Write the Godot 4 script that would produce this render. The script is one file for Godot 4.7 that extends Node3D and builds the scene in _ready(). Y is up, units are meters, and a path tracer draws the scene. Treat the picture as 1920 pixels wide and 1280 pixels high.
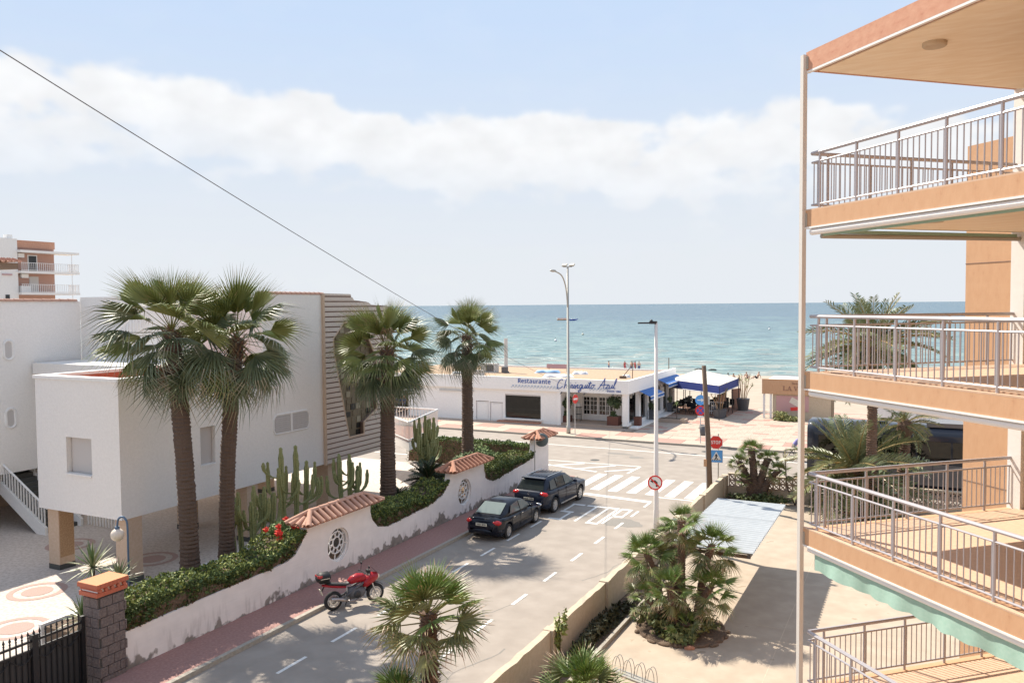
extends Node3D
# A street running down to the sea: walled white villa on the left, restaurant on the promenade, apartment balconies on the right.
# Metres, y up. The street runs along -z, its parking kerb lies at x = -17.4, the promenade road crosses at z = -43 to -56.
var M := {}
var used := {}
var rng := RandomNumberGenerator.new()
var unit_box := BoxMesh.new()


class MB:  # collects triangles, then commits them as one mesh
	var v := PackedVector3Array()
	var c := PackedColorArray()
	var t := PackedVector2Array()
	var col := Color.WHITE
	func tri(a: Vector3, b: Vector3, d: Vector3) -> void:
		v.append(a); v.append(b); v.append(d)
		c.append(col); c.append(col); c.append(col)
	func quad(a: Vector3, b: Vector3, d: Vector3, e: Vector3) -> void:
		tri(a, b, d); tri(a, d, e)
	func quaduv(a: Vector3, b: Vector3, d: Vector3, e: Vector3, r := Rect2(0, 0, 1, 1)) -> void:
		quad(a, b, d, e)
		while t.size() < v.size() - 6:
			t.append(Vector2.ZERO)
		var u := [Vector2(r.position.x, r.end.y), r.position, Vector2(r.end.x, r.position.y), r.end]
		for i in [0, 1, 2, 0, 2, 3]:
			t.append(u[i])
	func box(p: Vector3, s: Vector3, b := Basis()) -> void:
		var h := s * 0.5
		var k := []
		for i in 8:
			k.append(p + b * Vector3(h.x if i & 1 else -h.x, h.y if i & 2 else -h.y, h.z if i & 4 else -h.z))
		for f in [[0, 2, 3, 1], [5, 7, 6, 4], [4, 6, 2, 0], [1, 3, 7, 5], [2, 6, 7, 3], [4, 0, 1, 5]]:
			quad(k[f[0]], k[f[1]], k[f[2]], k[f[3]])
	func tube(pts: Array, rad, n := 8, caps := true) -> void:
		var rings := []
		var side := Vector3.ZERO
		for i in pts.size():
			var d: Vector3 = (pts[mini(i + 1, pts.size() - 1)] - pts[maxi(i - 1, 0)]).normalized()
			if side == Vector3.ZERO:
				side = d.cross(Vector3.UP if absf(d.y) < 0.9 else Vector3.RIGHT).normalized()
			side = (side - d * side.dot(d)).normalized()
			var up := side.cross(d)
			var r: float = rad if rad is float else rad[i]
			var ring := []
			for j in n:
				var a := TAU * j / n
				ring.append(pts[i] + (side * cos(a) + up * sin(a)) * r)
			rings.append(ring)
		for i in pts.size() - 1:
			for j in n:
				quad(rings[i][j], rings[i][(j + 1) % n], rings[i + 1][(j + 1) % n], rings[i + 1][j])
		if caps:
			for j in n:
				tri(pts[0], rings[0][(j + 1) % n], rings[0][j])
				tri(pts[-1], rings[-1][j], rings[-1][(j + 1) % n])
	func lathe(prof: Array, n := 16, x := Transform3D()) -> void:  # profile of (radius, height) about y
		for i in prof.size() - 1:
			for j in n:
				var a0 := TAU * j / n
				var a1 := TAU * (j + 1) / n
				var p: Vector2 = prof[i]
				var q: Vector2 = prof[i + 1]
				quad(x * Vector3(p.x * cos(a0), p.y, p.x * sin(a0)), x * Vector3(q.x * cos(a0), q.y, q.x * sin(a0)), x * Vector3(q.x * cos(a1), q.y, q.x * sin(a1)), x * Vector3(p.x * cos(a1), p.y, p.x * sin(a1)))
	func prism(poly: PackedVector2Array, d0: float, d1: float, x := Transform3D()) -> void:  # outline in local xy, depth along local z
		var ids := Geometry2D.triangulate_polygon(poly)
		for i in range(0, ids.size(), 3):
			var a := poly[ids[i]]
			var b := poly[ids[i + 1]]
			var e := poly[ids[i + 2]]
			tri(x * Vector3(a.x, a.y, d1), x * Vector3(e.x, e.y, d1), x * Vector3(b.x, b.y, d1))
			tri(x * Vector3(a.x, a.y, d0), x * Vector3(b.x, b.y, d0), x * Vector3(e.x, e.y, d0))
		for i in poly.size():
			var a := poly[i]
			var b := poly[(i + 1) % poly.size()]
			quad(x * Vector3(a.x, a.y, d0), x * Vector3(a.x, a.y, d1), x * Vector3(b.x, b.y, d1), x * Vector3(b.x, b.y, d0))
	func loft(rings: Array, close := true, cap := true) -> void:  # rings of equal point counts
		for i in rings.size() - 1:
			var n: int = rings[i].size()
			for j in (n if close else n - 1):
				quad(rings[i][j], rings[i][(j + 1) % n], rings[i + 1][(j + 1) % n], rings[i + 1][j])
		if cap:
			for r in [rings[0], rings[-1]]:
				var m := Vector3.ZERO
				for p in r:
					m += p
				m /= r.size()
				for j in r.size():
					tri(m, r[j], r[(j + 1) % r.size()])
	func ball(p: Vector3, s: Vector3, n := 10, m := 7) -> void:
		for i in m:
			for j in n:
				var q := []
				for e in [[i, j], [i + 1, j], [i + 1, j + 1], [i, j + 1]]:
					var a: float = PI * e[0] / m
					var b: float = TAU * e[1] / n
					q.append(p + Vector3(sin(a) * cos(b), cos(a), sin(a) * sin(b)) * s)
				quad(q[0], q[1], q[2], q[3])
	func mesh(smooth := false) -> ArrayMesh:
		var st := SurfaceTool.new()
		st.begin(Mesh.PRIMITIVE_TRIANGLES)
		st.set_smooth_group(0 if smooth else -1)
		var uv := t.size() == v.size()
		for i in v.size():
			st.set_color(c[i])
			if uv:
				st.set_uv(t[i])
			st.add_vertex(v[i])
		st.generate_normals()
		return st.commit()


func numbered(n: String) -> String:
	if not used.has(n):
		used[n] = 0
		return n
	used[n] += 1
	return "%s_%03d" % [n, used[n]]

func tag(o: Node3D, label: String, category: String, group := "", kind := "") -> Node3D:
	if label: o.set_meta("label", label)
	if category: o.set_meta("category", category)
	if group: o.set_meta("group", group)
	if kind: o.set_meta("kind", kind)
	return o

func thing(called: String, label: String, category: String, at := Vector3.ZERO, turn := 0.0, group := "") -> Node3D:
	var o := Node3D.new()
	o.name = numbered(called)
	add_child(o)
	o.position = at
	o.rotation.y = turn
	return tag(o, label, category, group)

func put(called: String, mesh: Mesh, mat: Material, parent: Node = null, x := Transform3D()) -> MeshInstance3D:
	var o := MeshInstance3D.new()
	o.mesh = mesh
	o.material_override = mat
	o.transform = x
	if parent == null or parent == self:
		o.name = numbered(called)
		add_child(o)
	else:
		o.name = called
		parent.add_child(o, true)
	return o

func setting(called: String, mesh: Mesh, mat: Material) -> MeshInstance3D:
	var o := put(called, mesh, mat)
	o.set_meta("kind", "structure")
	return o

func bx(called: String, p: Vector3, s: Vector3, mat: Material, parent: Node, b := Basis()) -> MeshInstance3D:  # a box part sharing one mesh
	return put(called, unit_box, mat, parent, Transform3D(b * Basis.from_scale(s), p))

func bar(called: String, a: Vector3, b: Vector3, r: float, mat: Material, parent: Node, n := 6) -> MeshInstance3D:
	var m := MB.new()
	m.tube([a, b], r, n)
	return put(called, m.mesh(), mat, parent)

func lin(r: float, g: float, b: float) -> Color:
	return Color(r, g, b).linear_to_srgb()

func mat(key: String, c: Color, rough := 0.8, metal := 0.0, spec := 0.5) -> StandardMaterial3D:
	var m := StandardMaterial3D.new()
	m.resource_name = key
	m.albedo_color = c
	m.roughness = rough
	m.metallic = metal
	m.metallic_specular = spec
	M[key] = m
	return m

func noise_tex(seed_: int, freq: float, oct: int, cols: Array, offs: Array, size := 512, kind := FastNoiseLite.TYPE_SIMPLEX_SMOOTH) -> NoiseTexture2D:
	var n := FastNoiseLite.new()
	n.seed = seed_
	n.noise_type = kind
	n.frequency = freq
	n.fractal_octaves = oct
	var t := NoiseTexture2D.new()
	t.width = size; t.height = size
	t.seamless = true
	t.noise = n
	if cols:
		var g := Gradient.new()
		g.offsets = PackedFloat32Array(offs)
		g.colors = PackedColorArray(cols)
		t.color_ramp = g
	return t

# a mottled surface: colour runs from a to b over patches metres wide, with fine relief
func rough_mat(key: String, a: Color, b: Color, metres: float, rough := 0.85, relief := 0.0, seed_ := 1, freq := 0.012, spots: Variant = null) -> StandardMaterial3D:
	var m := mat(key, Color.WHITE, rough)
	m.uv1_triplanar = true
	m.uv1_world_triplanar = true
	m.uv1_scale = Vector3.ONE / metres
	var cols := [a, a.lerp(b, 0.35), a.lerp(b, 0.6), b]
	var offs := [0.15, 0.42, 0.6, 0.85]
	if spots != null:
		cols.append(spots); offs.append(0.94)
	m.albedo_texture = noise_tex(seed_, freq, 6, cols, offs)
	if relief > 0.0:
		m.heightmap_enabled = true
		m.heightmap_texture = noise_tex(seed_ + 7, freq * 2.5, 5, [], [])
		m.heightmap_scale = relief
	return m

func leaf_mat(key: String, rough := 0.5, back := Color(0.1, 0.14, 0.03)) -> StandardMaterial3D:
	var m := mat(key, Color.WHITE, rough)
	m.vertex_color_use_as_albedo = true
	m.backlight_enabled = true
	m.backlight = back
	return m

func glass_mat(key: String, c: Color, a: float) -> StandardMaterial3D:
	var m := mat(key, Color(c.r, c.g, c.b, a), 0.03)
	m.transparency = BaseMaterial3D.TRANSPARENCY_ALPHA
	return m

func pick(a: Color, b: Color) -> Color:
	return a.lerp(b, rng.randf())


func sky_image() -> ImageTexture:  # air and one long bank of cloud, computed round the whole horizon
	var w := 2048
	var h := 1024
	var big := FastNoiseLite.new()
	big.seed = 11
	big.frequency = 1.0
	big.fractal_octaves = 6
	big.fractal_gain = 0.52
	var slow := FastNoiseLite.new()
	slow.seed = 5
	slow.frequency = 1.0
	slow.fractal_octaves = 2
	var data := PackedByteArray()
	data.resize(w * h * 3)
	var top := Color(0.785, 0.862, 0.98)
	var mid := Color(0.79, 0.875, 0.99)
	var low := Color(0.912, 0.932, 0.955)
	for y in h:
		var el := (0.5 - (y + 0.5) / h) * PI
		var s := sin(el)
		var air: Color = low.lerp(mid, smoothstep(0.02, 0.40, s)) if s < 0.42 else mid.lerp(top, smoothstep(0.42, 1.0, s))
		if s < 0.0:
			air = low
		air = air.srgb_to_linear()
		var deg := rad_to_deg(el)
		for x in w:
			var o := (y * w + x) * 3
			var c := air
			if deg > 1.0 and deg < 34.0:
				var az := (x + 0.5) / w * TAU
				var p := Vector3(sin(az) * 2.6, deg * 0.155, cos(az) * 2.6)
				var lift := slow.get_noise_3dv(p * Vector3(0.8, 0.0, 0.8) + Vector3(3, 0, 1)) * 2.4
				var axis := 9.4 + lift * 0.6 + 3.4 * sin(az + SHIFT)
				var puff := Vector3(p.x, deg * 0.075, p.z) * 4.2
				var n := 0.55 * big.get_noise_3dv(p * 1.9 + Vector3(0, 4.0, 0)) + 0.75 * big.get_noise_3dv(puff)
				var d := (deg - axis) / (3.0 if deg > axis else 5.2)
				var cover := smoothstep(-0.05, 0.42, 0.62 - d * d + n * 1.1)
				cover *= lerpf(0.25, 1.0, smoothstep(axis - 5.5, axis + 0.5, deg))
				var wisps := clampf(n * 0.5 + 0.02, 0.0, 1.0) * smoothstep(34.0, 20.0, deg) * 0.2
				var a := clampf(maxf(cover * 0.93, wisps), 0.0, 1.0)
				var body := 0.965 + 0.12 * big.get_noise_3dv(puff * 1.3 + Vector3(7, 1, 2))
				c = c.lerp(Color(body * 0.985, body * 0.99, body), a)
			data[o] = int(clampf(c.linear_to_srgb().r, 0, 1) * 255)
			data[o + 1] = int(clampf(c.linear_to_srgb().g, 0, 1) * 255)
			data[o + 2] = int(clampf(c.linear_to_srgb().b, 0, 1) * 255)
	return ImageTexture.create_from_image(Image.create_from_data(w, h, false, Image.FORMAT_RGB8, data))

const SHIFT := PI

func _ready() -> void:
	rng.seed = 20240607
	var cam := Camera3D.new()
	cam.name = "camera"
	cam.fov = rad_to_deg(2.0 * atan(640.0 / 1536.0))
	cam.position = Vector3(0, 9.9, 0)
	cam.basis = Basis(Vector3.UP, deg_to_rad(26.6)) * Basis(Vector3.RIGHT, deg_to_rad(-2.55)) * Basis(Vector3.BACK, deg_to_rad(-0.47))
	cam.near = 0.1
	cam.far = 60000.0
	add_child(cam)
	cam.current = true
	var env := Environment.new()
	env.background_mode = Environment.BG_SKY
	env.sky = Sky.new()
	var pan := PanoramaSkyMaterial.new()
	pan.panorama = sky_image()
	pan.energy_multiplier = 0.605
	env.sky.sky_material = pan
	env.tonemap_mode = Environment.TONE_MAPPER_LINEAR
	env.tonemap_exposure = 1.65
	env.sdfgi_enabled = true
	env.ssao_enabled = true
	env.ssil_enabled = true
	var we := WorldEnvironment.new()
	we.name = "environment"
	we.environment = env
	add_child(we)
	var sun := DirectionalLight3D.new()
	sun.name = "sun"
	sun.light_energy = 1.6
	sun.light_color = Color(1.0, 0.965, 0.905)
	sun.light_angular_distance = 0.55
	sun.shadow_enabled = true
	add_child(sun)
	sun.look_at_from_position(Vector3.ZERO, Vector3(0.8, -1.0, 0.32))
	make_materials()
	ground()
	villa()
	garden_wall()
	restaurant()
	plaza()
	apartments_right()
	far_left()
	patio()
	cars()
	street_furniture()
	plants()
	people()
	seaside()
	cables()

func make_materials() -> void:
	rough_mat("asphalt", lin(0.274, 0.234, 0.198), lin(0.326, 0.281, 0.240), 9.0, 0.9, 0.25, 3, 0.014)
	rough_mat("patch", lin(0.204, 0.188, 0.165), lin(0.235, 0.213, 0.190), 2.0, 0.9, 0.2, 13, 0.03)
	rough_mat("paint", lin(0.632, 0.614, 0.577), lin(0.744, 0.725, 0.698), 0.9, 0.75, 0.05, 4, 0.02, lin(0.419, 0.391, 0.353))
	rough_mat("red_pavement", lin(0.29, 0.155, 0.13), lin(0.365, 0.205, 0.18), 1.7, 0.85, 0.2, 5, 0.03)
	rough_mat("kerb", lin(0.313, 0.281, 0.231), lin(0.383, 0.341, 0.289), 1.5, 0.9, 0.2, 6, 0.02)
	rough_mat("earth", lin(0.11, 0.075, 0.05), lin(0.19, 0.13, 0.09), 1.2, 0.95, 1.2, 7, 0.02)
	rough_mat("sand", lin(0.357, 0.298, 0.231), lin(0.409, 0.341, 0.269), 14.0, 0.95, 0.8, 8, 0.012)
	rough_mat("concrete", lin(0.374, 0.303, 0.231), lin(0.439, 0.362, 0.281), 6.0, 0.9, 0.15, 9, 0.012, lin(0.313, 0.247, 0.182))
	rough_mat("white_wall", lin(0.745, 0.715, 0.68), lin(0.79, 0.76, 0.725), 2.4, 0.9, 0.9, 10, 0.03)
	rough_mat("white_fine", lin(0.73, 0.71, 0.685), lin(0.775, 0.755, 0.73), 2.2, 0.8, 0.1, 12, 0.02)
	rough_mat("white_bright", lin(0.83, 0.815, 0.79), lin(0.88, 0.865, 0.84), 2.2, 0.8, 0.1, 11, 0.02)
	rough_mat("cream_wall", lin(0.450, 0.369, 0.270), lin(0.513, 0.427, 0.324), 1.9, 0.9, 0.25, 14, 0.018, lin(0.324, 0.261, 0.189))
	rough_mat("orange", lin(0.540, 0.329, 0.194), lin(0.504, 0.293, 0.167), 1.6, 0.85, 0.15, 15, 0.015, lin(0.423, 0.225, 0.126))
	M.orange.uv1_scale = Vector3(1.1, 0.35, 1.1)
	rough_mat("orange_worn", lin(0.540, 0.297, 0.198), lin(0.468, 0.225, 0.144), 1.1, 0.85, 0.2, 16, 0.012, lin(0.360, 0.144, 0.081))
	rough_mat("soffit", lin(0.80, 0.66, 0.49), lin(0.87, 0.76, 0.61), 2.8, 0.9, 0.1, 17, 0.01)
	M.soffit.uv1_scale = Vector3(0.25, 0.4, 0.85)
	rough_mat("beige_wall", lin(0.46, 0.37, 0.27), lin(0.54, 0.44, 0.33), 2.4, 0.9, 0.1, 18, 0.012)
	rough_mat("balcony_tile", lin(0.522, 0.358, 0.248), lin(0.574, 0.409, 0.289), 1.3, 0.6, 0.0, 19, 0.02)
	rough_mat("tile", lin(0.386, 0.175, 0.110), lin(0.478, 0.248, 0.166), 0.5, 0.85, 0.3, 20, 0.03, lin(0.276, 0.138, 0.101))
	rough_mat("tile_pale", lin(0.460, 0.248, 0.175), lin(0.515, 0.313, 0.230), 0.6, 0.85, 0.3, 21, 0.03)
	rough_mat("brick_red", lin(0.42, 0.10, 0.055), lin(0.5, 0.15, 0.08), 0.4, 0.7, 0.1, 22, 0.03)
	rough_mat("brick_top", lin(0.55, 0.21, 0.09), lin(0.6, 0.26, 0.12), 0.5, 0.8, 0.1, 23, 0.03)
	rough_mat("pillar_stone", lin(0.12, 0.095, 0.09), lin(0.21, 0.17, 0.155), 0.9, 0.9, 0.8, 24, 0.02)
	rough_mat("column_stone", lin(0.36, 0.22, 0.12), lin(0.50, 0.34, 0.20), 0.8, 0.9, 1.0, 25, 0.02)
	rough_mat("column_plain", lin(0.52, 0.38, 0.27), lin(0.57, 0.43, 0.32), 1.5, 0.9, 0.1, 26, 0.02)
	rough_mat("court_stone", lin(0.414, 0.347, 0.293), lin(0.558, 0.486, 0.427), 2.4, 0.9, 0.4, 27, 0.05)
	M.court_stone.albedo_texture = noise_tex(27, 0.03, 3, [lin(0.352, 0.290, 0.246), lin(0.458, 0.387, 0.330), lin(0.546, 0.475, 0.418), lin(0.581, 0.510, 0.458)], [0.1, 0.25, 0.5, 0.9], 512, FastNoiseLite.TYPE_CELLULAR)
	rough_mat("ring_red", lin(0.36, 0.235, 0.20), lin(0.44, 0.31, 0.265), 0.8, 0.9, 0.3, 28, 0.03)
	rough_mat("trunk", lin(0.075, 0.05, 0.037), lin(0.17, 0.115, 0.085), 0.55, 0.95, 1.5, 29, 0.03)
	rough_mat("trunk_red", lin(0.14, 0.085, 0.058), lin(0.27, 0.175, 0.125), 0.4, 0.95, 2.0, 30, 0.03)
	rough_mat("cactus", lin(0.15, 0.18, 0.07), lin(0.30, 0.31, 0.14), 0.7, 0.6, 0.5, 31, 0.02, lin(0.36, 0.32, 0.16))
	rough_mat("wood", lin(0.13, 0.085, 0.06), lin(0.21, 0.15, 0.11), 0.5, 0.9, 0.6, 32, 0.03)
	M.wood.uv1_scale = Vector3(6, 0.7, 6)
	rough_mat("rust", lin(0.12, 0.045, 0.03), lin(0.17, 0.07, 0.05), 0.5, 0.8, 0.2, 33, 0.03)
	rough_mat("corrugated", lin(0.360, 0.387, 0.410), lin(0.414, 0.441, 0.459), 2.0, 0.5, 0.0, 34, 0.01, lin(0.252, 0.270, 0.297))
	rough_mat("stripe_wall", lin(0.56, 0.475, 0.415), lin(0.64, 0.555, 0.49), 0.9, 0.85, 0.2, 35, 0.03)
	rough_mat("slat_gap", lin(0.21, 0.135, 0.1), lin(0.25, 0.165, 0.125), 0.8, 0.9, 0.0, 36, 0.03)
	rough_mat("pink_brick", lin(0.414, 0.243, 0.189), lin(0.468, 0.288, 0.234), 1.0, 0.9, 0.1, 37, 0.03)
	rough_mat("roof_gravel", lin(0.365, 0.247, 0.157), lin(0.452, 0.324, 0.223), 3.5, 0.95, 0.6, 38, 0.02)
	rough_mat("canvas_cream", lin(0.630, 0.576, 0.495), lin(0.684, 0.639, 0.558), 2.0, 0.9, 0.0, 39, 0.02)
	rough_mat("canvas_green", lin(0.27, 0.42, 0.345), lin(0.33, 0.47, 0.40), 0.8, 0.85, 0.0, 40, 0.02)
	rough_mat("board", lin(0.24, 0.125, 0.085), lin(0.32, 0.18, 0.125), 0.6, 0.85, 0.2, 41, 0.03)
	rough_mat("mosaic_a", lin(0.16, 0.125, 0.08), lin(0.22, 0.18, 0.12), 0.6, 0.8, 0.4, 42, 0.03)
	rough_mat("pave_red", lin(0.400, 0.213, 0.169), lin(0.435, 0.247, 0.198), 1.2, 0.85, 0.1, 43, 0.03)
	rough_mat("pave_pink", lin(0.413, 0.320, 0.252), lin(0.444, 0.345, 0.277), 1.2, 0.85, 0.1, 44, 0.03)
	rough_mat("pave_cream", lin(0.422, 0.345, 0.273), lin(0.461, 0.379, 0.302), 1.2, 0.85, 0.1, 45, 0.03)
	mat("grout", lin(0.45, 0.37, 0.30), 0.95)
	mat("mosaic_b", lin(0.02, 0.018, 0.015), 0.5)
	mat("mosaic_c", lin(0.32, 0.28, 0.2), 0.7)
	mat("white_paint", lin(0.74, 0.73, 0.72), 0.45)
	mat("post_paint", lin(0.60, 0.57, 0.53), 0.5)
	mat("rail", lin(0.42, 0.40, 0.42), 0.38, 0.25)
	mat("galvanised", lin(0.40, 0.38, 0.34), 0.5, 0.4)
	mat("lamp_white", lin(0.70, 0.66, 0.62), 0.5)
	mat("dark_metal", lin(0.035, 0.035, 0.038), 0.5, 0.2)
	mat("iron", lin(0.018, 0.018, 0.02), 0.55, 0.1)
	mat("iron_sheet", lin(0.045, 0.048, 0.052), 0.6, 0.1)
	mat("blue_pole", lin(0.09, 0.15, 0.24), 0.5, 0.2)
	mat("globe", lin(0.72, 0.62, 0.52), 0.3)
	mat("slate", lin(0.07, 0.07, 0.065), 0.8)
	mat("black", lin(0.012, 0.012, 0.013), 0.6)
	mat("rubber", lin(0.02, 0.02, 0.021), 0.85)
	mat("shutter", lin(0.50, 0.47, 0.45), 0.6)
	mat("blue_canvas", lin(0.05, 0.15, 0.40), 0.8)
	mat("navy_canvas", lin(0.03, 0.05, 0.22), 0.8)
	mat("blue_letter", lin(0.06, 0.12, 0.36), 0.6)
	mat("wave_blue", lin(0.36, 0.47, 0.62), 0.6)
	mat("sign_red", lin(0.70, 0.035, 0.03), 0.4)
	mat("sign_white", lin(0.78, 0.77, 0.75), 0.4)
	mat("sign_blue", lin(0.10, 0.36, 0.78), 0.4)
	mat("sign_navy", lin(0.06, 0.10, 0.42), 0.4)
	mat("sign_black", lin(0.02, 0.018, 0.018), 0.5)
	mat("room_wood", lin(0.20, 0.13, 0.085), 0.7)
	mat("curtain", lin(0.45, 0.42, 0.38), 0.9)
	mat("red_plastic", lin(0.42, 0.015, 0.02), 0.2)
	mat("chrome", lin(0.62, 0.60, 0.58), 0.22, 0.9)
	mat("alloy", lin(0.52, 0.51, 0.50), 0.35, 0.6)
	mat("exhaust", lin(0.38, 0.34, 0.32), 0.35, 0.8)
	mat("grey_plastic", lin(0.10, 0.10, 0.11), 0.6)
	mat("unit_grey", lin(0.55, 0.54, 0.52), 0.6)
	mat("pink_board", lin(0.50, 0.30, 0.30), 0.8)
	mat("tarp_white", lin(0.72, 0.73, 0.75), 0.6)
	mat("tarp_blue", lin(0.22, 0.38, 0.58), 0.6)
	mat("flower", lin(0.66, 0.02, 0.015), 0.6)
	mat("plate", lin(0.66, 0.62, 0.5), 0.4)
	mat("mirror_back", lin(0.10, 0.13, 0.13), 0.5)
	mat("lamp_red", lin(0.5, 0.02, 0.02), 0.15)
	glass_mat("glass", Color(0.55, 0.6, 0.6), 0.25)
	glass_mat("glass_car", Color(0.10, 0.13, 0.12), 0.55)
	mat("glass_dark", lin(0.03, 0.036, 0.036), 0.04)
	mat("glass_pale", lin(0.13, 0.155, 0.15), 0.05)
	mat("glass_rear", lin(0.17, 0.20, 0.185), 0.04)  # opaque; pale albedo stands in for the sunlit interior behind the glass
	glass_mat("glass_tint", Color(0.02, 0.025, 0.03), 0.85)
	for k in [["sedan_paint", lin(0.004, 0.005, 0.012)], ["suv_paint", lin(0.012, 0.017, 0.033)], ["moto_red", lin(0.33, 0.012, 0.02)], ["bus_paint", lin(0.03, 0.035, 0.05)], ["bus_grey", lin(0.15, 0.14, 0.14)]]:
		var p := mat(k[0], k[1], 0.4, 0.0, 0.2)
		p.clearcoat_enabled = true
		p.clearcoat = 0.6
		p.clearcoat_roughness = 0.04
	leaf_mat("leaf", 0.45)
	leaf_mat("leaf_matte", 0.7, Color(0.05, 0.06, 0.02))
	var sk := mat("body", Color.WHITE, 0.75)
	sk.vertex_color_use_as_albedo = true
	var wall := mat("stained_wall", Color.WHITE, 0.9)
	wall.albedo_texture = stained_wall_image()
	wall.heightmap_enabled = true
	wall.heightmap_scale = 0.25
	wall.heightmap_texture = noise_tex(61, 0.05, 5, [], [])
	wall.texture_repeat = true
	var sea := mat("sea", Color.WHITE, 0.25, 0.0, 0.3)
	sea.vertex_color_use_as_albedo = true
	sea.uv1_triplanar = true
	sea.uv1_world_triplanar = true
	sea.uv1_scale = Vector3(1.0 / 260.0, 1.0, 1.0 / 70.0)
	sea.normal_enabled = true
	var nt := noise_tex(71, 0.016, 5, [], [], 1024)
	nt.as_normal_map = true
	nt.bump_strength = 16.0
	sea.normal_texture = nt
	sea.normal_scale = 1.0
	sea.albedo_texture = noise_tex(73, 0.02, 6, [Color(0.72, 0.76, 0.79), Color(0.88, 0.9, 0.9), Color(1, 1, 1), Color(1, 1, 1)], [0.2, 0.42, 0.6, 0.9], 1024)


func stained_wall_image() -> ImageTexture:  # lime wash with the grey-brown damp patches where the render has come off along the foot
	var w := 2048
	var h := 192
	var im := Image.create(w, h, false, Image.FORMAT_RGB8)
	var n := FastNoiseLite.new()
	n.seed = 9
	n.frequency = 0.012
	n.fractal_octaves = 4
	var f := FastNoiseLite.new()
	f.seed = 4
	f.frequency = 0.03
	f.fractal_octaves = 4
	for x in w:
		var s := x / 2048.0 * 29.0
		var edge := 0.1 + 0.5 * maxf(0.0, n.get_noise_2d(x * 0.8, 3.0) + 0.1)
		edge += 0.12 * smoothstep(26.0, 15.0, absf(s - 17.0) * 2.0)
		if s < 1.6:
			edge += 0.3 * (1.6 - s)
		for y in h:
			var up := (1.0 - y / 192.0) * 2.7
			var g := f.get_noise_2d(x * 1.0, y * 1.0)
			var m := n.get_noise_2d(x * 1.0, y * 2.0)
			var c := Vector3(0.80, 0.745, 0.705) * (1.0 + 0.06 * m + 0.04 * g)
			var inside := smoothstep(0.08, -0.05, up - edge - g * 0.3)
			var stain := Vector3(0.235, 0.205, 0.18) * (1.0 + 0.5 * g)
			var drip := smoothstep(0.18, 0.5, f.get_noise_2d(x * 1.7, y * 0.22) + 0.25 * (edge + 0.5 - up)) * smoothstep(1.1, 0.3, up) * 0.35
			c = c.lerp(Vector3(0.42, 0.38, 0.35), drip).lerp(stain, inside)
			im.set_pixel(x, y, lin(c.x, c.y, c.z))
	return ImageTexture.create_from_image(im)


func sheet(called: String, x0: float, x1: float, z0: float, z1: float, y: float, m: Material, step := 0.0) -> MeshInstance3D:
	var b := MB.new()
	b.quad(Vector3(x0, y, z0), Vector3(x0, y, z1), Vector3(x1, y, z1), Vector3(x1, y, z0))
	return setting(called, b.mesh(), m)

func flat(b: MB, x0: float, x1: float, z0: float, z1: float, y: float) -> void:
	b.quad(Vector3(x0, y, z0), Vector3(x0, y, z1), Vector3(x1, y, z1), Vector3(x1, y, z0))

func mark(called: String, parent: Node, pts: Array, y := 0.006) -> void:  # a painted patch on the road from plan points
	var b := MB.new()
	var poly := PackedVector2Array()
	for p in pts:
		poly.append(p)
	var ids := Geometry2D.triangulate_polygon(poly)
	for i in ids:
		b.v.append(Vector3(poly[i].x, y, poly[i].y))
		b.c.append(Color.WHITE)
	put(called, b.mesh(), M.paint, parent)

func line(called: String, parent: Node, a: Vector2, e: Vector2, w: float) -> void:
	var n := (e - a).normalized().orthogonal() * w * 0.5
	mark(called, parent, [a - n, a + n, e + n, e - n])


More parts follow.
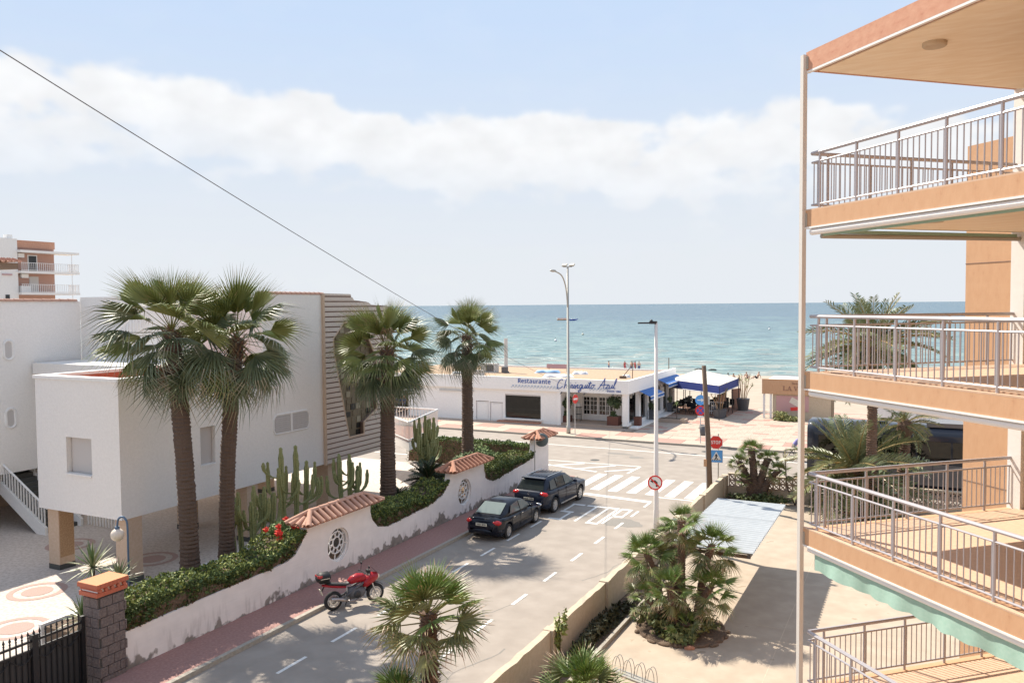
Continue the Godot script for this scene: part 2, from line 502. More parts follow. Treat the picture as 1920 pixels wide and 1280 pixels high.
func ground() -> void:
	# one sheet of land, falling as a beach into the sea
	var b := MB.new()
	for r in [[3000.0, -78.0, -0.03, -0.03], [-78.0, -105.0, -0.03, -0.35], [-105.0, -127.0, -0.35, -1.1], [-127.0, -150.0, -1.1, -2.2], [-150.0, -400.0, -2.2, -9.0]]:
		b.quad(Vector3(-4000, r[2], r[0]), Vector3(-4000, r[3], r[1]), Vector3(4000, r[3], r[1]), Vector3(4000, r[2], r[0]))
	setting("ground", b.mesh(), M.sand)
	# road: the street and the promenade road in one sheet
	b = MB.new()
	flat(b, -17.4, -9.1, 40, -43, 0.0)
	flat(b, -260, 260, -43, -56, 0.0)
	var road := setting("road", b.mesh(), M.asphalt)
	for z in [-11.6, -14.05, -16.54, -18.85, -21.15, -23.5, -25.8, -28.0, -30.3, -32.6]:
		line("dash", road, Vector2(-15.48, z), Vector2(-15.48, z - 1.18), 0.11)
	for z in [-16.3, -18.8, -21.3, -23.82, -26.35, -28.93, -31.47, -33.95, -36.2, -38.2]:
		line("dash", road, Vector2(-12.0, z), Vector2(-12.0, z - 1.1), 0.12)
	line("stop_line", road, Vector2(-15.7, -39.7), Vector2(-12.0, -39.3), 0.38)
	line("edge_line", road, Vector2(-12.0, -40.45), Vector2(-10.0, -40.42), 0.14)
	for x in [-16.55, -15.55, -14.55, -13.52, -12.5, -11.47, -10.45]:
		mark("zebra_stripe", road, [Vector2(x - 0.26, -40.75), Vector2(x - 0.26, -44.8), Vector2(x + 0.26, -44.8), Vector2(x + 0.26, -40.75)])
	for e in [[-21.4, -47.4, -15.2, -47.7], [-15.2, -47.7, -15.3, -45.5], [-20.9, -46.1, -17.1, -45.2], [-20.7, -45.6, -18.7, -47.3], [-18.5, -45.6, -16.7, -47.4], [-16.7, -45.5, -15.3, -46.8]]:
		line("hatching", road, Vector2(e[0], e[1]), Vector2(e[2], e[3]), 0.14 if e[1] < -47.0 else 0.22)
	line("edge_line", road, Vector2(-60, -52.85), Vector2(60, -52.85), 0.16)
	line("edge_line", road, Vector2(-60, -45.3), Vector2(-21.6, -45.3), 0.14)
	# S T O P, lengthened for drivers
	var zb := -34.4
	var zt := -37.35
	var k := 0.125
	var letters := [
		[[-15.35, zb + 0.0, -14.8, zb - 0.0], [-14.85, zb, -14.85, -35.8], [-15.35, -35.85, -14.8, -35.85], [-15.3, -35.9, -15.3, zt], [-15.35, zt, -14.8, zt]],
		[[-14.1, zb, -14.1, zt], [-14.55, zt, -13.65, zt]],
		[[-13.5, zb + 0.1, -13.5, zt - 0.1], [-13.02, zb + 0.1, -13.02, zt - 0.1], [-13.5, zb, -13.02, zb], [-13.5, zt, -13.02, zt]],
		[[-12.82, zb, -12.82, zt], [-12.36, -35.95, -12.36, zt], [-12.82, zt, -12.36, zt], [-12.82, -35.95, -12.36, -35.95]]]
	for l in letters:
		for e in l:
			var across: bool = absf(e[1] - e[3]) < 0.01
			if across:
				line("stop_letter_stroke", road, Vector2(e[0] - k * 0.5 + 0.002, e[1]), Vector2(e[2] + k * 0.5 - 0.002, e[3]), 0.24)
			else:
				var up: float = minf(e[1], e[3])
				var dn: float = maxf(e[1], e[3])
				line("stop_letter_stroke", road, Vector2(e[0], dn - (0.0 if l.size() == 2 else 0.12)), Vector2(e[0], up + 0.12), k)
	# repairs in the asphalt
	for e in [[-12.0, -35.0, 0.9, 0.7], [-17.8, -51.3, 0.9, 0.3], [-11.5, -53.6, 0.8, 0.3], [-16.4, -50.5, 0.5, 0.4]]:
		b = MB.new()
		for i in 18:
			var a0 := TAU * i / 18
			var a1 := TAU * (i + 1) / 18
			var c := Vector3(e[0], 0.004, e[1])
			var q := func(a: float) -> Vector3: return c + Vector3(cos(a) * e[2], 0, sin(a) * e[3]) * (1.0 + 0.12 * sin(a * 3.0 + e[0]) + 0.08 * sin(a * 7.0))
			b.tri(c, q.call(a1), q.call(a0))
		put("asphalt_patch", b.mesh(), M.patch, road)
	rng.seed = 41
	for e in [[-13.2, -20.0, 0.3, 5.0], [-10.8, -27.0, 0.1, 7.0], [-14.3, -43.6, 1.3, 5.0], [-12.5, -49.0, 1.5, 9.0], [-20.5, -50.5, 1.6, 8.0], [-10.6, -17.0, -0.1, 4.0]]:
		var p := Vector2(e[0], e[1])
		var ang: float = e[2]
		var cr := MB.new()
		for i in int(e[3] / 0.35):
			ang += rng.randf_range(-0.35, 0.35) + (e[2] - ang) * 0.3
			var d := Vector2(sin(ang), -cos(ang)) * 0.35
			var o := d.orthogonal().normalized() * rng.randf_range(0.012, 0.028)
			cr.quad(Vector3(p.x - o.x, 0.003, p.y - o.y), Vector3(p.x + o.x, 0.003, p.y + o.y), Vector3(p.x + d.x + o.x, 0.003, p.y + d.y + o.y), Vector3(p.x + d.x - o.x, 0.003, p.y + d.y - o.y))
			p += d
		put("sealed_crack", cr.mesh(), M.patch, road)
	for e in [[-18.5, -48.6], [-12.8, -54.4]]:
		var mh := MB.new()
		mh.lathe([Vector2(0.0, 0.008), Vector2(0.27, 0.008), Vector2(0.3, 0.0)], 24, Transform3D(Basis(), Vector3(e[0], 0, e[1])))
		put("manhole_cover", mh.mesh(), M.slate, road)
	# left pavement and kerb
	var pv := MB.new()
	pv.box(Vector3(-18.33, 0.04, -1.5), Vector3(1.56, 0.18, 83))
	setting("pavement", pv.mesh(), M.red_pavement)
	var kb := MB.new()
	kb.box(Vector3(-17.475, 0.03, -1.5), Vector3(0.15, 0.205, 83))
	setting("kerb", kb.mesh(), M.kerb)
	# right strip by the patio wall
	var ks := MB.new()
	ks.box(Vector3(-9.2, 0.03, -1.5), Vector3(0.2, 0.16, 83))
	setting("kerb", ks.mesh(), M.kerb)
	# near side of the promenade road in front of the right-hand plot
	var np := MB.new()
	np.box(Vector3(40, 0.03, -42.7), Vector3(97.8, 0.2, 0.9))
	setting("pavement", np.mesh(), M.kerb)
	# far pavement and plaza
	var fk := MB.new()
	fk.box(Vector3(0, 0.03, -56.08), Vector3(400, 0.2, 0.16))
	setting("kerb", fk.mesh(), M.kerb)
	var fp := MB.new()
	fp.box(Vector3(0, 0.0, -67.08), Vector3(400, 0.22, 21.84))
	var prom := setting("promenade", fp.mesh(), M.grout)
	var red := MB.new()
	red.box(Vector3.ZERO, Vector3(1.96, 0.02, 1.55))
	var slab := red.mesh()
	for i in 36:
		var x := -52.0 + i * 2.0
		put("border_slab", slab, [M.pave_red, M.pave_cream, M.pave_cream][i % 3] if i % 3 else M.pave_red, prom, Transform3D(Basis(), Vector3(x, 0.115, -57.0)))
		put("border_slab", slab, M.pave_red if i % 3 == 1 else M.pave_cream, prom, Transform3D(Basis(), Vector3(x + 0.6, 0.115, -58.6)))
	for kind in 3:
		var t := MB.new()
		for iz in 30:
			for ix in 40:
				var x := -20.0 + ix * 1.1 + (0.55 if iz % 2 else 0.0)
				var z := -59.75 - iz * 0.6
				var h := hash(Vector2i(ix, iz)) % 7
				var what := (ix + iz / 2) % 2 if h else 2
				if what == kind and z > -77.6:
					t.box(Vector3(x, 0.115, z), Vector3(1.085, 0.02, 0.585))
		var o := put("paving_tile", t.mesh(), [M.pave_cream, M.pave_pink, M.pave_red][kind], prom)
		o.set_meta("kind", "stuff")
	var t2 := MB.new()
	for ix in 30:
		t2.box(Vector3(-52.0 + ix * 1.1, 0.115, -60.2), Vector3(1.085, 0.02, 1.55))
	put("paving_tile", t2.mesh(), M.pave_pink, prom).set_meta("kind", "stuff")
	# villa courtyard and planter
	b = MB.new()
	flat(b, -75, -22.72, 30, -43, 0.02)
	var court := setting("courtyard", b.mesh(), M.court_stone)
	for c in [[-25.0, -15.4], [-27.6, -17.8], [-31.8, -22.0], [-27.0, -22.1], [-29.4, -15.0], [-33.0, -17.5]]:
		for r in [[0.95, 0.74, M.ring_red, 0.028], [0.5, 0.0, M.ring_red, 0.028]]:
			b = MB.new()
			for i in 28:
				var a0 := TAU * i / 28
				var a1 := TAU * (i + 1) / 28
				var d0 := Vector3(cos(a0), 0, sin(a0))
				var d1 := Vector3(cos(a1), 0, sin(a1))
				var o := Vector3(c[0], r[3], c[1])
				b.quad(o + d0 * r[1], o + d0 * r[0], o + d1 * r[0], o + d1 * r[1])
			put("paving_ring", b.mesh(), r[2], court)
	# sea: patches of sandbank, weed and open water picked cell by cell
	b = MB.new()
	var cols := [lin(0.29, 0.315, 0.28), lin(0.21, 0.30, 0.285), lin(0.165, 0.265, 0.265), lin(0.125, 0.21, 0.235), lin(0.09, 0.16, 0.205)]
	var bands := [-134.0, -165.0, -270.0, -560.0]
	var deep := FastNoiseLite.new()
	deep.seed = 3
	deep.frequency = 0.05
	rng.seed = 99
	var z0 := -122.0
	while z0 > -45000.0:
		var z1 := z0 * (1.018 if z0 > -900.0 else 1.25)
		var n := 150 if z0 > -900.0 else 12
		var wide := maxf(260.0, -z0 * 1.5)
		var left := -60.0 - wide
		for i in n:
			var x0 := left
			var x1 := -60.0 - wide + 2.0 * wide * (i + 1.0 + rng.randf_range(-0.35, 0.35)) / n
			left = x1
			var key := z0 * (1.0 + 0.28 * deep.get_noise_2d(x0 * 0.12, log(-z0) * 90.0) + 0.14 * rng.randfn())
			var band := 0
			while band < 4 and key < bands[band]:
				band += 1
			b.col = cols[band].srgb_to_linear()
			b.quad(Vector3(x0, -1.1, z0), Vector3(x0, -1.1, z1), Vector3(x1, -1.1, z1), Vector3(x1, -1.1, z0))
		z0 = z1
	setting("sea", b.mesh(), M.sea)


func villa() -> void:
	var v := thing("white_villa", "white villa raised on stone columns with a striped end wall, behind the palms", "villa")
	var wall := MB.new()
	# left wing, its street side carries the small oval windows
	wall.box(Vector3(-39.0, 6.35, -17.0), Vector3(4, 7.8, 19.0))
	# main block
	wall.box(Vector3(-31.1, 6.45, -28.5), Vector3(11.8, 8.0, 3.98))
	wall.box(Vector3(-31.24, 6.2, -33.3), Vector3(11.48, 7.5, 5.62))
	put("wall", wall.mesh(), M.white_wall, v)
	# low front box with a sunken roof terrace
	var lowb := MB.new()
	lowb.box(Vector3(-27.5, 4.85, -19.53), Vector3(4.6, 4.9, 0.26))
	for x in [-29.67, -25.33]:
		for w in ([[-19.66, -26.51, 2.4, 7.3]] if x < -28.0 else [[-19.66, -23.0, 2.4, 7.3], [-23.0, -23.75, 2.4, 3.7], [-23.0, -23.75, 5.2, 7.3], [-23.75, -26.51, 2.4, 7.3]]):
			lowb.box(Vector3(x, (w[2] + w[3]) * 0.5, (w[0] + w[1]) * 0.5), Vector3(0.26, w[3] - w[2], w[0] - w[1]))
	lowb.box(Vector3(-27.5, 2.5, -23.1), Vector3(4.08, 0.2, 6.85))
	var lo := put("low_wall", cut_window(lowb), M.white_wall, v)
	put("coping", (func(): 
		var m := MB.new()
		m.box(Vector3(-27.5, 7.36, -19.56), Vector3(4.75, 0.12, 0.42))
		m.box(Vector3(-25.34, 7.36, -23.12), Vector3(0.4, 0.12, 6.7))
		m.box(Vector3(-29.66, 7.36, -23.12), Vector3(0.4, 0.12, 6.7))
		return m.mesh()).call(), M.white_fine, v)
	bx("roof_terrace", Vector3(-27.5, 6.85, -23.0), Vector3(4.07, 0.1, 6.9), M.brick_top, v)
	for e in [[-29.52, 0.06, -23, 6.9], [-25.48, 0.06, -23, 6.9]]:
		bx("terrace_lining", Vector3(e[0], 7.1, e[2]), Vector3(e[1], 0.38, e[3]), M.brick_red, v)
	# sunk window in the front wall and in the long side
	bx("shutter", Vector3(-27.4, 4.5, -19.61), Vector3(1.34, 1.36, 0.02), M.shutter, v)
	bx("window_sill", Vector3(-27.4, 3.84, -19.45), Vector3(1.4, 0.06, 0.22), M.white_fine, v)
	bx("shutter", Vector3(-25.4, 4.45, -23.375), Vector3(0.02, 1.5, 0.74), M.shutter, v)
	bx("window_sill", Vector3(-25.3, 3.68, -23.375), Vector3(0.26, 0.06, 0.8), M.white_fine, v)
	# roof edge of the main block: a row of ridge tiles
	for i in 13:
		put("ridge_tile", half_tile(0.33, 0.13, 0.11), M.tile_pale, v, Transform3D(Basis(Vector3.UP, PI / 2), Vector3(-25.3, 10.45, -26.6 - i * 0.32)))
	for i in 24:
		put("ridge_tile", half_tile(0.45, 0.13, 0.11), M.tile_pale, v, Transform3D(Basis(Vector3.UP, PI / 2), Vector3(-37.05, 10.25, -16.0 - i * 0.44)))
	# rounded double window
	var hole := PackedVector2Array()
	for p in [[-1.05, -0.42], [1.0, -0.42], [1.16, -0.2], [1.16, 0.24], [0.98, 0.42], [-1.0, 0.42], [-1.16, 0.22], [-1.16, -0.22]]:
		hole.append(Vector2(p[0], p[1]))
	var face := Transform3D(Basis(Vector3(0, 0, -1), Vector3.UP, Vector3(1, 0, 0)), Vector3(-25.2, 4.75, -28.2))
	var fr := MB.new()
	for i in 8:
		fr.tube([face * Vector3(hole[i].x, hole[i].y, -0.0), face * Vector3(hole[(i + 1) % 8].x, hole[(i + 1) % 8].y, 0.0)], 0.05, 6)
	var w := put("window", fr.mesh(), M.white_fine, v)
	var sh := MB.new()
	sh.prism(hole, 0.002, 0.012, face)
	put("shutter", sh.mesh(), M.shutter, w)
	for i in 9:
		bx("shutter_slat", face * Vector3(0, -0.36 + i * 0.09, 0.02), Vector3(0.02, 0.055, 2.1), M.shutter, w, Basis(Vector3.BACK, 0.5))
	bx("mullion", face * Vector3(-0.05, 0, 0.03), Vector3(0.05, 0.84, 0.12), M.white_fine, w)
	# small oval windows of the wing
	for p in [[-22.9, 8.05], [-22.9, 4.95]]:
		var o := MB.new()
		var poly := PackedVector2Array()
		for i in 20:
			var a := TAU * i / 20
			poly.append(Vector2(cos(a) * 0.22, sin(a) * 0.22 + (0.22 if sin(a) > 0 else -0.22)))
		var fx := Transform3D(Basis(Vector3(0, 0, -1), Vector3.UP, Vector3(1, 0, 0)), Vector3(-37.0, p[1], p[0]))
		for i in 20:
			o.tube([fx * Vector3(poly[i].x, poly[i].y, 0), fx * Vector3(poly[(i + 1) % 20].x, poly[(i + 1) % 20].y, 0)], 0.07, 6)
		var ow := put("oval_window", o.mesh(), M.white_fine, v)
		var pane := MB.new()
		pane.prism(poly, 0.003, 0.01, fx)
		put("pane", pane.mesh(), M.shutter, ow)
	# columns
	for c in [[-29.35, -19.95, M.column_stone], [-25.55, -19.95, M.column_plain], [-25.6, -25.8, M.column_plain], [-25.9, -31.4, M.column_plain], [-29.4, -26.0, M.column_stone], [-36.7, -20.6, M.column_stone], [-36.7, -26.0, M.column_stone], [-31.5, -33.0, M.column_plain]]:
		var col := bx("column", Vector3(c[0], 1.32, c[1]), Vector3(0.62, 2.24, 0.62) if c[1] > -31 else Vector3(0.75, 2.24, 0.75), M.column_plain, v)
		if c[2] == M.column_stone:
			bx("stone_facing", Vector3(c[0] + 0.315, 1.45, c[1]), Vector3(0.03, 1.9, 0.56), c[2], v)
		bx("column_base", Vector3(c[0], 0.12, c[1]), Vector3(0.64, 0.2, 0.64) if c[1] > -31 else Vector3(0.77, 0.2, 0.77), M.slate, v)
	# courtyard stair with white balustrades
	var st := put("staircase", (func():
		var m := MB.new()
		for i in 13:
			m.box(Vector3(-34.5 - i * 0.28, 0.1 + i * 0.185, -23.35), Vector3(0.3, 0.19, 1.6))
		return m.mesh()).call(), M.slate, v)
	for z in [-22.5, -24.2]:
		var side := MB.new()
		side.prism(PackedVector2Array([Vector2(-34.1, 0.02), Vector2(-34.1, 0.35), Vector2(-38.2, 2.65), Vector2(-38.2, 2.1), Vector2(-34.7, 0.02)]), z - 0.06, z + 0.06)
		put("stair_string", side.mesh(), M.white_fine, st)
		for i in 20:
			var x := -34.2 - i * 0.2
			bx("baluster", Vector3(x, 0.4 + (-34.1 - x) * 0.56 + 0.4, z), Vector3(0.05, 0.8, 0.05), M.white_fine, st)
		var r := MB.new()
		r.tube([Vector3(-34.0, 1.2, z), Vector3(-38.2, 3.55, z)], 0.05, 6)
		put("handrail", r.mesh(), M.white_fine, st)
	for i in 16:
		bx("baluster", Vector3(-33.8 + i * 0.2, 0.55, -24.3), Vector3(0.05, 0.9, 0.05), M.white_fine, st)
	bx("handrail", Vector3(-32.3, 1.03, -24.3), Vector3(3.2, 0.07, 0.09), M.white_fine, st)
	bx("ground_floor_wall", Vector3(-41.2, 1.22, -17.0), Vector3(0.3, 2.44, 19.4), M.column_plain, v)
	bx("ground_floor_wall", Vector3(-39.0, 1.22, -26.6), Vector3(4.1, 2.44, 0.3), M.column_plain, v)
	for i in 16:
		bx("wall_bar", Vector3(-38.6, 1.7, -24.8 - i * 0.11), Vector3(0.03, 1.5, 0.03), M.white_paint, v)
	# roof stair railing behind the palm
	for i in 14:
		var p := Vector3(-35.2 + i * 0.22, 7.35 + i * 0.13, -26.2)
		bx("roof_baluster", p + Vector3(0, 0.35, 0), Vector3(0.04, 0.75, 0.04), M.white_paint, v)
	bx("roof_block", Vector3(-33.4, 7.15, -25.2), Vector3(6.9, 0.5, 2.6), M.white_wall, v)
	put("roof_handrail", (func():
		var m := MB.new()
		m.tube([Vector3(-35.3, 8.05, -26.2), Vector3(-32.2, 9.9, -26.2)], 0.045, 6)
		return m.mesh()).call(), M.white_paint, v)
	striped_wall(v)
	# railed terrace at the far end
	var plan := [Vector2(-24.3, -36.2), Vector2(-25.7, -41.4), Vector2(-31.0, -41.4), Vector2(-28.6, -39.4)]
	var lie := Transform3D(Basis(Vector3.RIGHT, Vector3(0, 0, 1), Vector3(0, -1, 0)), Vector3.ZERO)
	var slab := MB.new()
	slab.prism(PackedVector2Array(plan), -2.62, -2.2, lie)
	put("terrace_slab", slab.mesh(), M.white_fine, v)
	var deck := MB.new()
	deck.prism(PackedVector2Array(plan.map(func(p): return Vector2(-27.2, -39.4) + (p - Vector2(-27.2, -39.4)) * 0.97)), -2.64, -2.61, lie)
	put("terrace_floor", deck.mesh(), M.tile, v)
	var rl := MB.new()
	for e in [[0, 1], [0, 3], [1, 2]]:
		var p := Vector3(plan[e[0]].x, 3.72, plan[e[0]].y)
		var q := Vector3(plan[e[1]].x, 3.72, plan[e[1]].y)
		rl.tube([p, q], 0.05, 6)
		rl.tube([p - Vector3(0, 0.95, 0), q - Vector3(0, 0.95, 0)], 0.03, 6)
	var tr := put("terrace_railing", rl.mesh(), M.white_paint, v)
	for e in [[0, 1], [0, 3], [1, 2]]:
		var p: Vector2 = plan[e[0]]
		var q: Vector2 = plan[e[1]]
		var n := int(p.distance_to(q) / 0.2)
		for i in n:
			var o := p.lerp(q, (i + 0.5) / n)
			bx("baluster", Vector3(o.x, 3.17, o.y), Vector3(0.035, 1.08, 0.035), M.white_paint, tr)


func cut_window(m: MB) -> ArrayMesh:  # the front wall is rebuilt round its sunk window
	m.v = m.v.slice(36)
	m.c = m.c.slice(36)
	for r in [[-29.8, -28.1, 2.4, 7.3], [-26.7, -25.2, 2.4, 7.3], [-28.1, -26.7, 2.4, 3.8], [-28.1, -26.7, 5.2, 7.3]]:
		m.box(Vector3((r[0] + r[1]) * 0.5, (r[2] + r[3]) * 0.5, -19.53), Vector3(r[1] - r[0], r[3] - r[2], 0.26))
	return m.mesh()


func striped_wall(v: Node3D) -> void:
	# brown ground with pale boards; an angular opening shows a mosaic set back in the wall
	var hole := PackedVector2Array()  # (distance along the wall, height)
	for p in [[31.95, 9.1], [31.15, 8.35], [31.2, 7.6], [32.25, 3.45], [33.45, 3.45], [33.45, 4.05], [34.55, 4.6], [34.6, 7.2], [33.4, 9.2]]:
		hole.append(Vector2(p[0], p[1]))
	var outer := PackedVector2Array([Vector2(30.45, 2.4), Vector2(36.1, 2.4), Vector2(36.1, 9.85), Vector2(34.2, 9.98), Vector2(33.9, 10.12), Vector2(32.8, 10.2), Vector2(32.5, 10.5), Vector2(30.45, 10.52)])
	var x := Transform3D(Basis(Vector3(0, 0, -1), Vector3.UP, Vector3(1, 0, 0)), Vector3(-25.2, 0, 0))
	var left := PackedVector2Array([Vector2(30, 2), Vector2(32.3, 2), Vector2(32.3, 11), Vector2(30, 11)])
	var back := MB.new()
	for half in Geometry2D.intersect_polygons(outer, left) + Geometry2D.clip_polygons(outer, left):
		for piece in Geometry2D.clip_polygons(half, hole):
			back.prism(piece, -0.2, 0.0, x)
	var sw := put("striped_wall", back.mesh(), M.slat_gap, v)
	var y := 2.42
	while y < 10.5:
		var strip := PackedVector2Array([Vector2(30.4, y), Vector2(36.2, y), Vector2(36.2, y + 0.18), Vector2(30.4, y + 0.18)])
		for piece in Geometry2D.intersect_polygons(outer, strip):
			for bit in Geometry2D.clip_polygons(piece, hole):
				var m := MB.new()
				m.prism(bit, 0.002, 0.05, x)
				put("slat", m.mesh(), M.stripe_wall, sw)
		y += 0.242
	var rim := MB.new()
	for i in hole.size():
		var a := hole[i]
		var b := hole[(i + 1) % hole.size()]
		rim.tube([x * Vector3(a.x, a.y, 0.03), x * Vector3(b.x, b.y, 0.03)], 0.045, 6)
	put("opening_frame", rim.mesh(), M.column_plain, sw)
	bx("corner_strip", Vector3(-25.14, 6.45, -30.4), Vector3(0.16, 8.1, 0.1), M.column_plain, sw)
	bx("mosaic_wall", Vector3(-25.45, 6.2, -33.0), Vector3(0.06, 7.3, 5.2), M.mosaic_a, sw)
	rng.seed = 77
	var stone := [M.mosaic_b, M.mosaic_a, M.mosaic_c, M.mosaic_a, M.mosaic_a]
	for i in 18:
		for j in 9:
			if rng.randf() < 0.75:
				bx("mosaic_stone", Vector3(-25.41, 3.6 + i * 0.32 + rng.randf_range(-0.03, 0.03), -31.3 - j * 0.4 + rng.randf_range(-0.05, 0.05)), Vector3(rng.randf_range(0.03, 0.09), rng.randf_range(0.2, 0.29), rng.randf_range(0.22, 0.36)), stone[rng.randi() % 5], sw)


func half_tile(l: float, r: float, r2: float) -> ArrayMesh:  # barrel roof tile along local x, open below
	var key := "tile%.2f_%.2f" % [l, r]
	if not M.has(key):
		var m := MB.new()
		for i in 7:
			var a0 := PI * i / 7
			var a1 := PI * (i + 1) / 7
			var p := func(x: float, a: float, rr: float) -> Vector3: return Vector3(x, sin(a) * rr, cos(a) * rr)
			m.quad(p.call(-l / 2, a0, r), p.call(-l / 2, a1, r), p.call(l / 2, a1, r2), p.call(l / 2, a0, r2))
			m.quad(p.call(-l / 2, a0, r), p.call(-l / 2, a0, r - 0.02), p.call(-l / 2, a1, r - 0.02), p.call(-l / 2, a1, r))
		M[key] = m.mesh()
	return M[key]


func tile_cap(parent: Node3D, s0: float, s1: float, y: float, half: float, m: Material) -> void:  # a little hipped tile roof over the wall from s0 to s1 (s = -z)
	var rise := 0.34
	var xm := -19.24
	var deck := MB.new()
	var e0 := s0 - 0.3
	var e1 := s1 + 0.3
	var h0 := s0 + half * 0.75
	var h1 := s1 - half * 0.75
	var k := [Vector3(xm + half, y, -e0), Vector3(xm + half, y, -e1), Vector3(xm - half, y, -e1), Vector3(xm - half, y, -e0), Vector3(xm, y + rise, -h0), Vector3(xm, y + rise, -h1)]
	deck.quad(k[0], k[1], k[5], k[4])
	deck.quad(k[2], k[3], k[4], k[5])
	deck.tri(k[3], k[0], k[4])
	deck.tri(k[1], k[2], k[5])
	deck.quad(k[0], k[3], k[2], k[1])
	var cap := put("tile_cap", deck.mesh(), M.tile, parent)
	var lay := func(low: Vector3, high: Vector3) -> void:
		var d := (high - low)
		var l := d.length() + 0.03
		var bx_ := d.normalized()
		var bz := bx_.cross(Vector3.UP).normalized()
		var by := bz.cross(bx_)
		put("roof_tile", half_tile(snappedf(l, 0.05), 0.105, 0.085), m, cap, Transform3D(Basis(bx_, by, bz), (low + high) * 0.5 + by * 0.01))
	var n := int((e1 - e0) / 0.31)
	for i in n:
		var s := e0 + (i + 0.5) * (e1 - e0) / n
		var f := 1.0
		if s < h0: f = (s - e0) / (h0 - e0)
		if s > h1: f = (e1 - s) / (e1 - h1)
		f = maxf(f, 0.35)
		for side in [1.0, -1.0]:
			lay.call(Vector3(xm + side * half, y + 0.02, -s), Vector3(xm + side * half * (1.0 - f), y + 0.02 + rise * f, -s))
	for i in 3:
		var x := xm + (i - 1) * half * 0.62
		lay.call(Vector3(x, y + 0.02, -e0), Vector3(x + (xm - x) * 0.5, y + rise * 0.6, -e0 - (h0 - e0) * 0.6))
		lay.call(Vector3(x, y + 0.02, -e1), Vector3(x + (xm - x) * 0.5, y + rise * 0.6, -e1 + (e1 - h1) * 0.6))
	for c in [[k[0], k[4]], [k[3], k[4]], [k[1], k[5]], [k[2], k[5]]]:
		lay.call(c[0] + Vector3(0, 0.05, 0), c[1] + Vector3(0, 0.05, 0))
	var nr := maxi(1, int((h1 - h0) / 0.5))
	for i in nr:
		var a := h0 + (h1 - h0) * i / nr
		var b := h0 + (h1 - h0) * (i + 1) / nr
		lay.call(Vector3(xm, y + rise + 0.03, -a), Vector3(xm, y + rise + 0.03, -b))


const WALL_TOP := [[14.72, 1.18], [18.2, 1.23], [20.4, 1.25], [21.05, 1.28], [21.45, 1.42], [21.75, 1.7], [21.95, 2.0], [22.0, 2.3], [25.75, 2.3], [25.72, 1.9], [25.85, 1.55], [26.2, 1.2], [26.9, 1.04], [29.75, 1.19], [31.0, 1.36], [31.4, 1.6], [31.7, 1.95], [31.8, 2.3], [34.95, 2.3], [35.0, 1.8], [35.25, 1.4], [35.9, 1.1], [39.3, 1.35], [40.3, 1.5], [40.7, 1.75], [40.88, 2.1], [40.9, 2.42], [42.72, 2.42]]

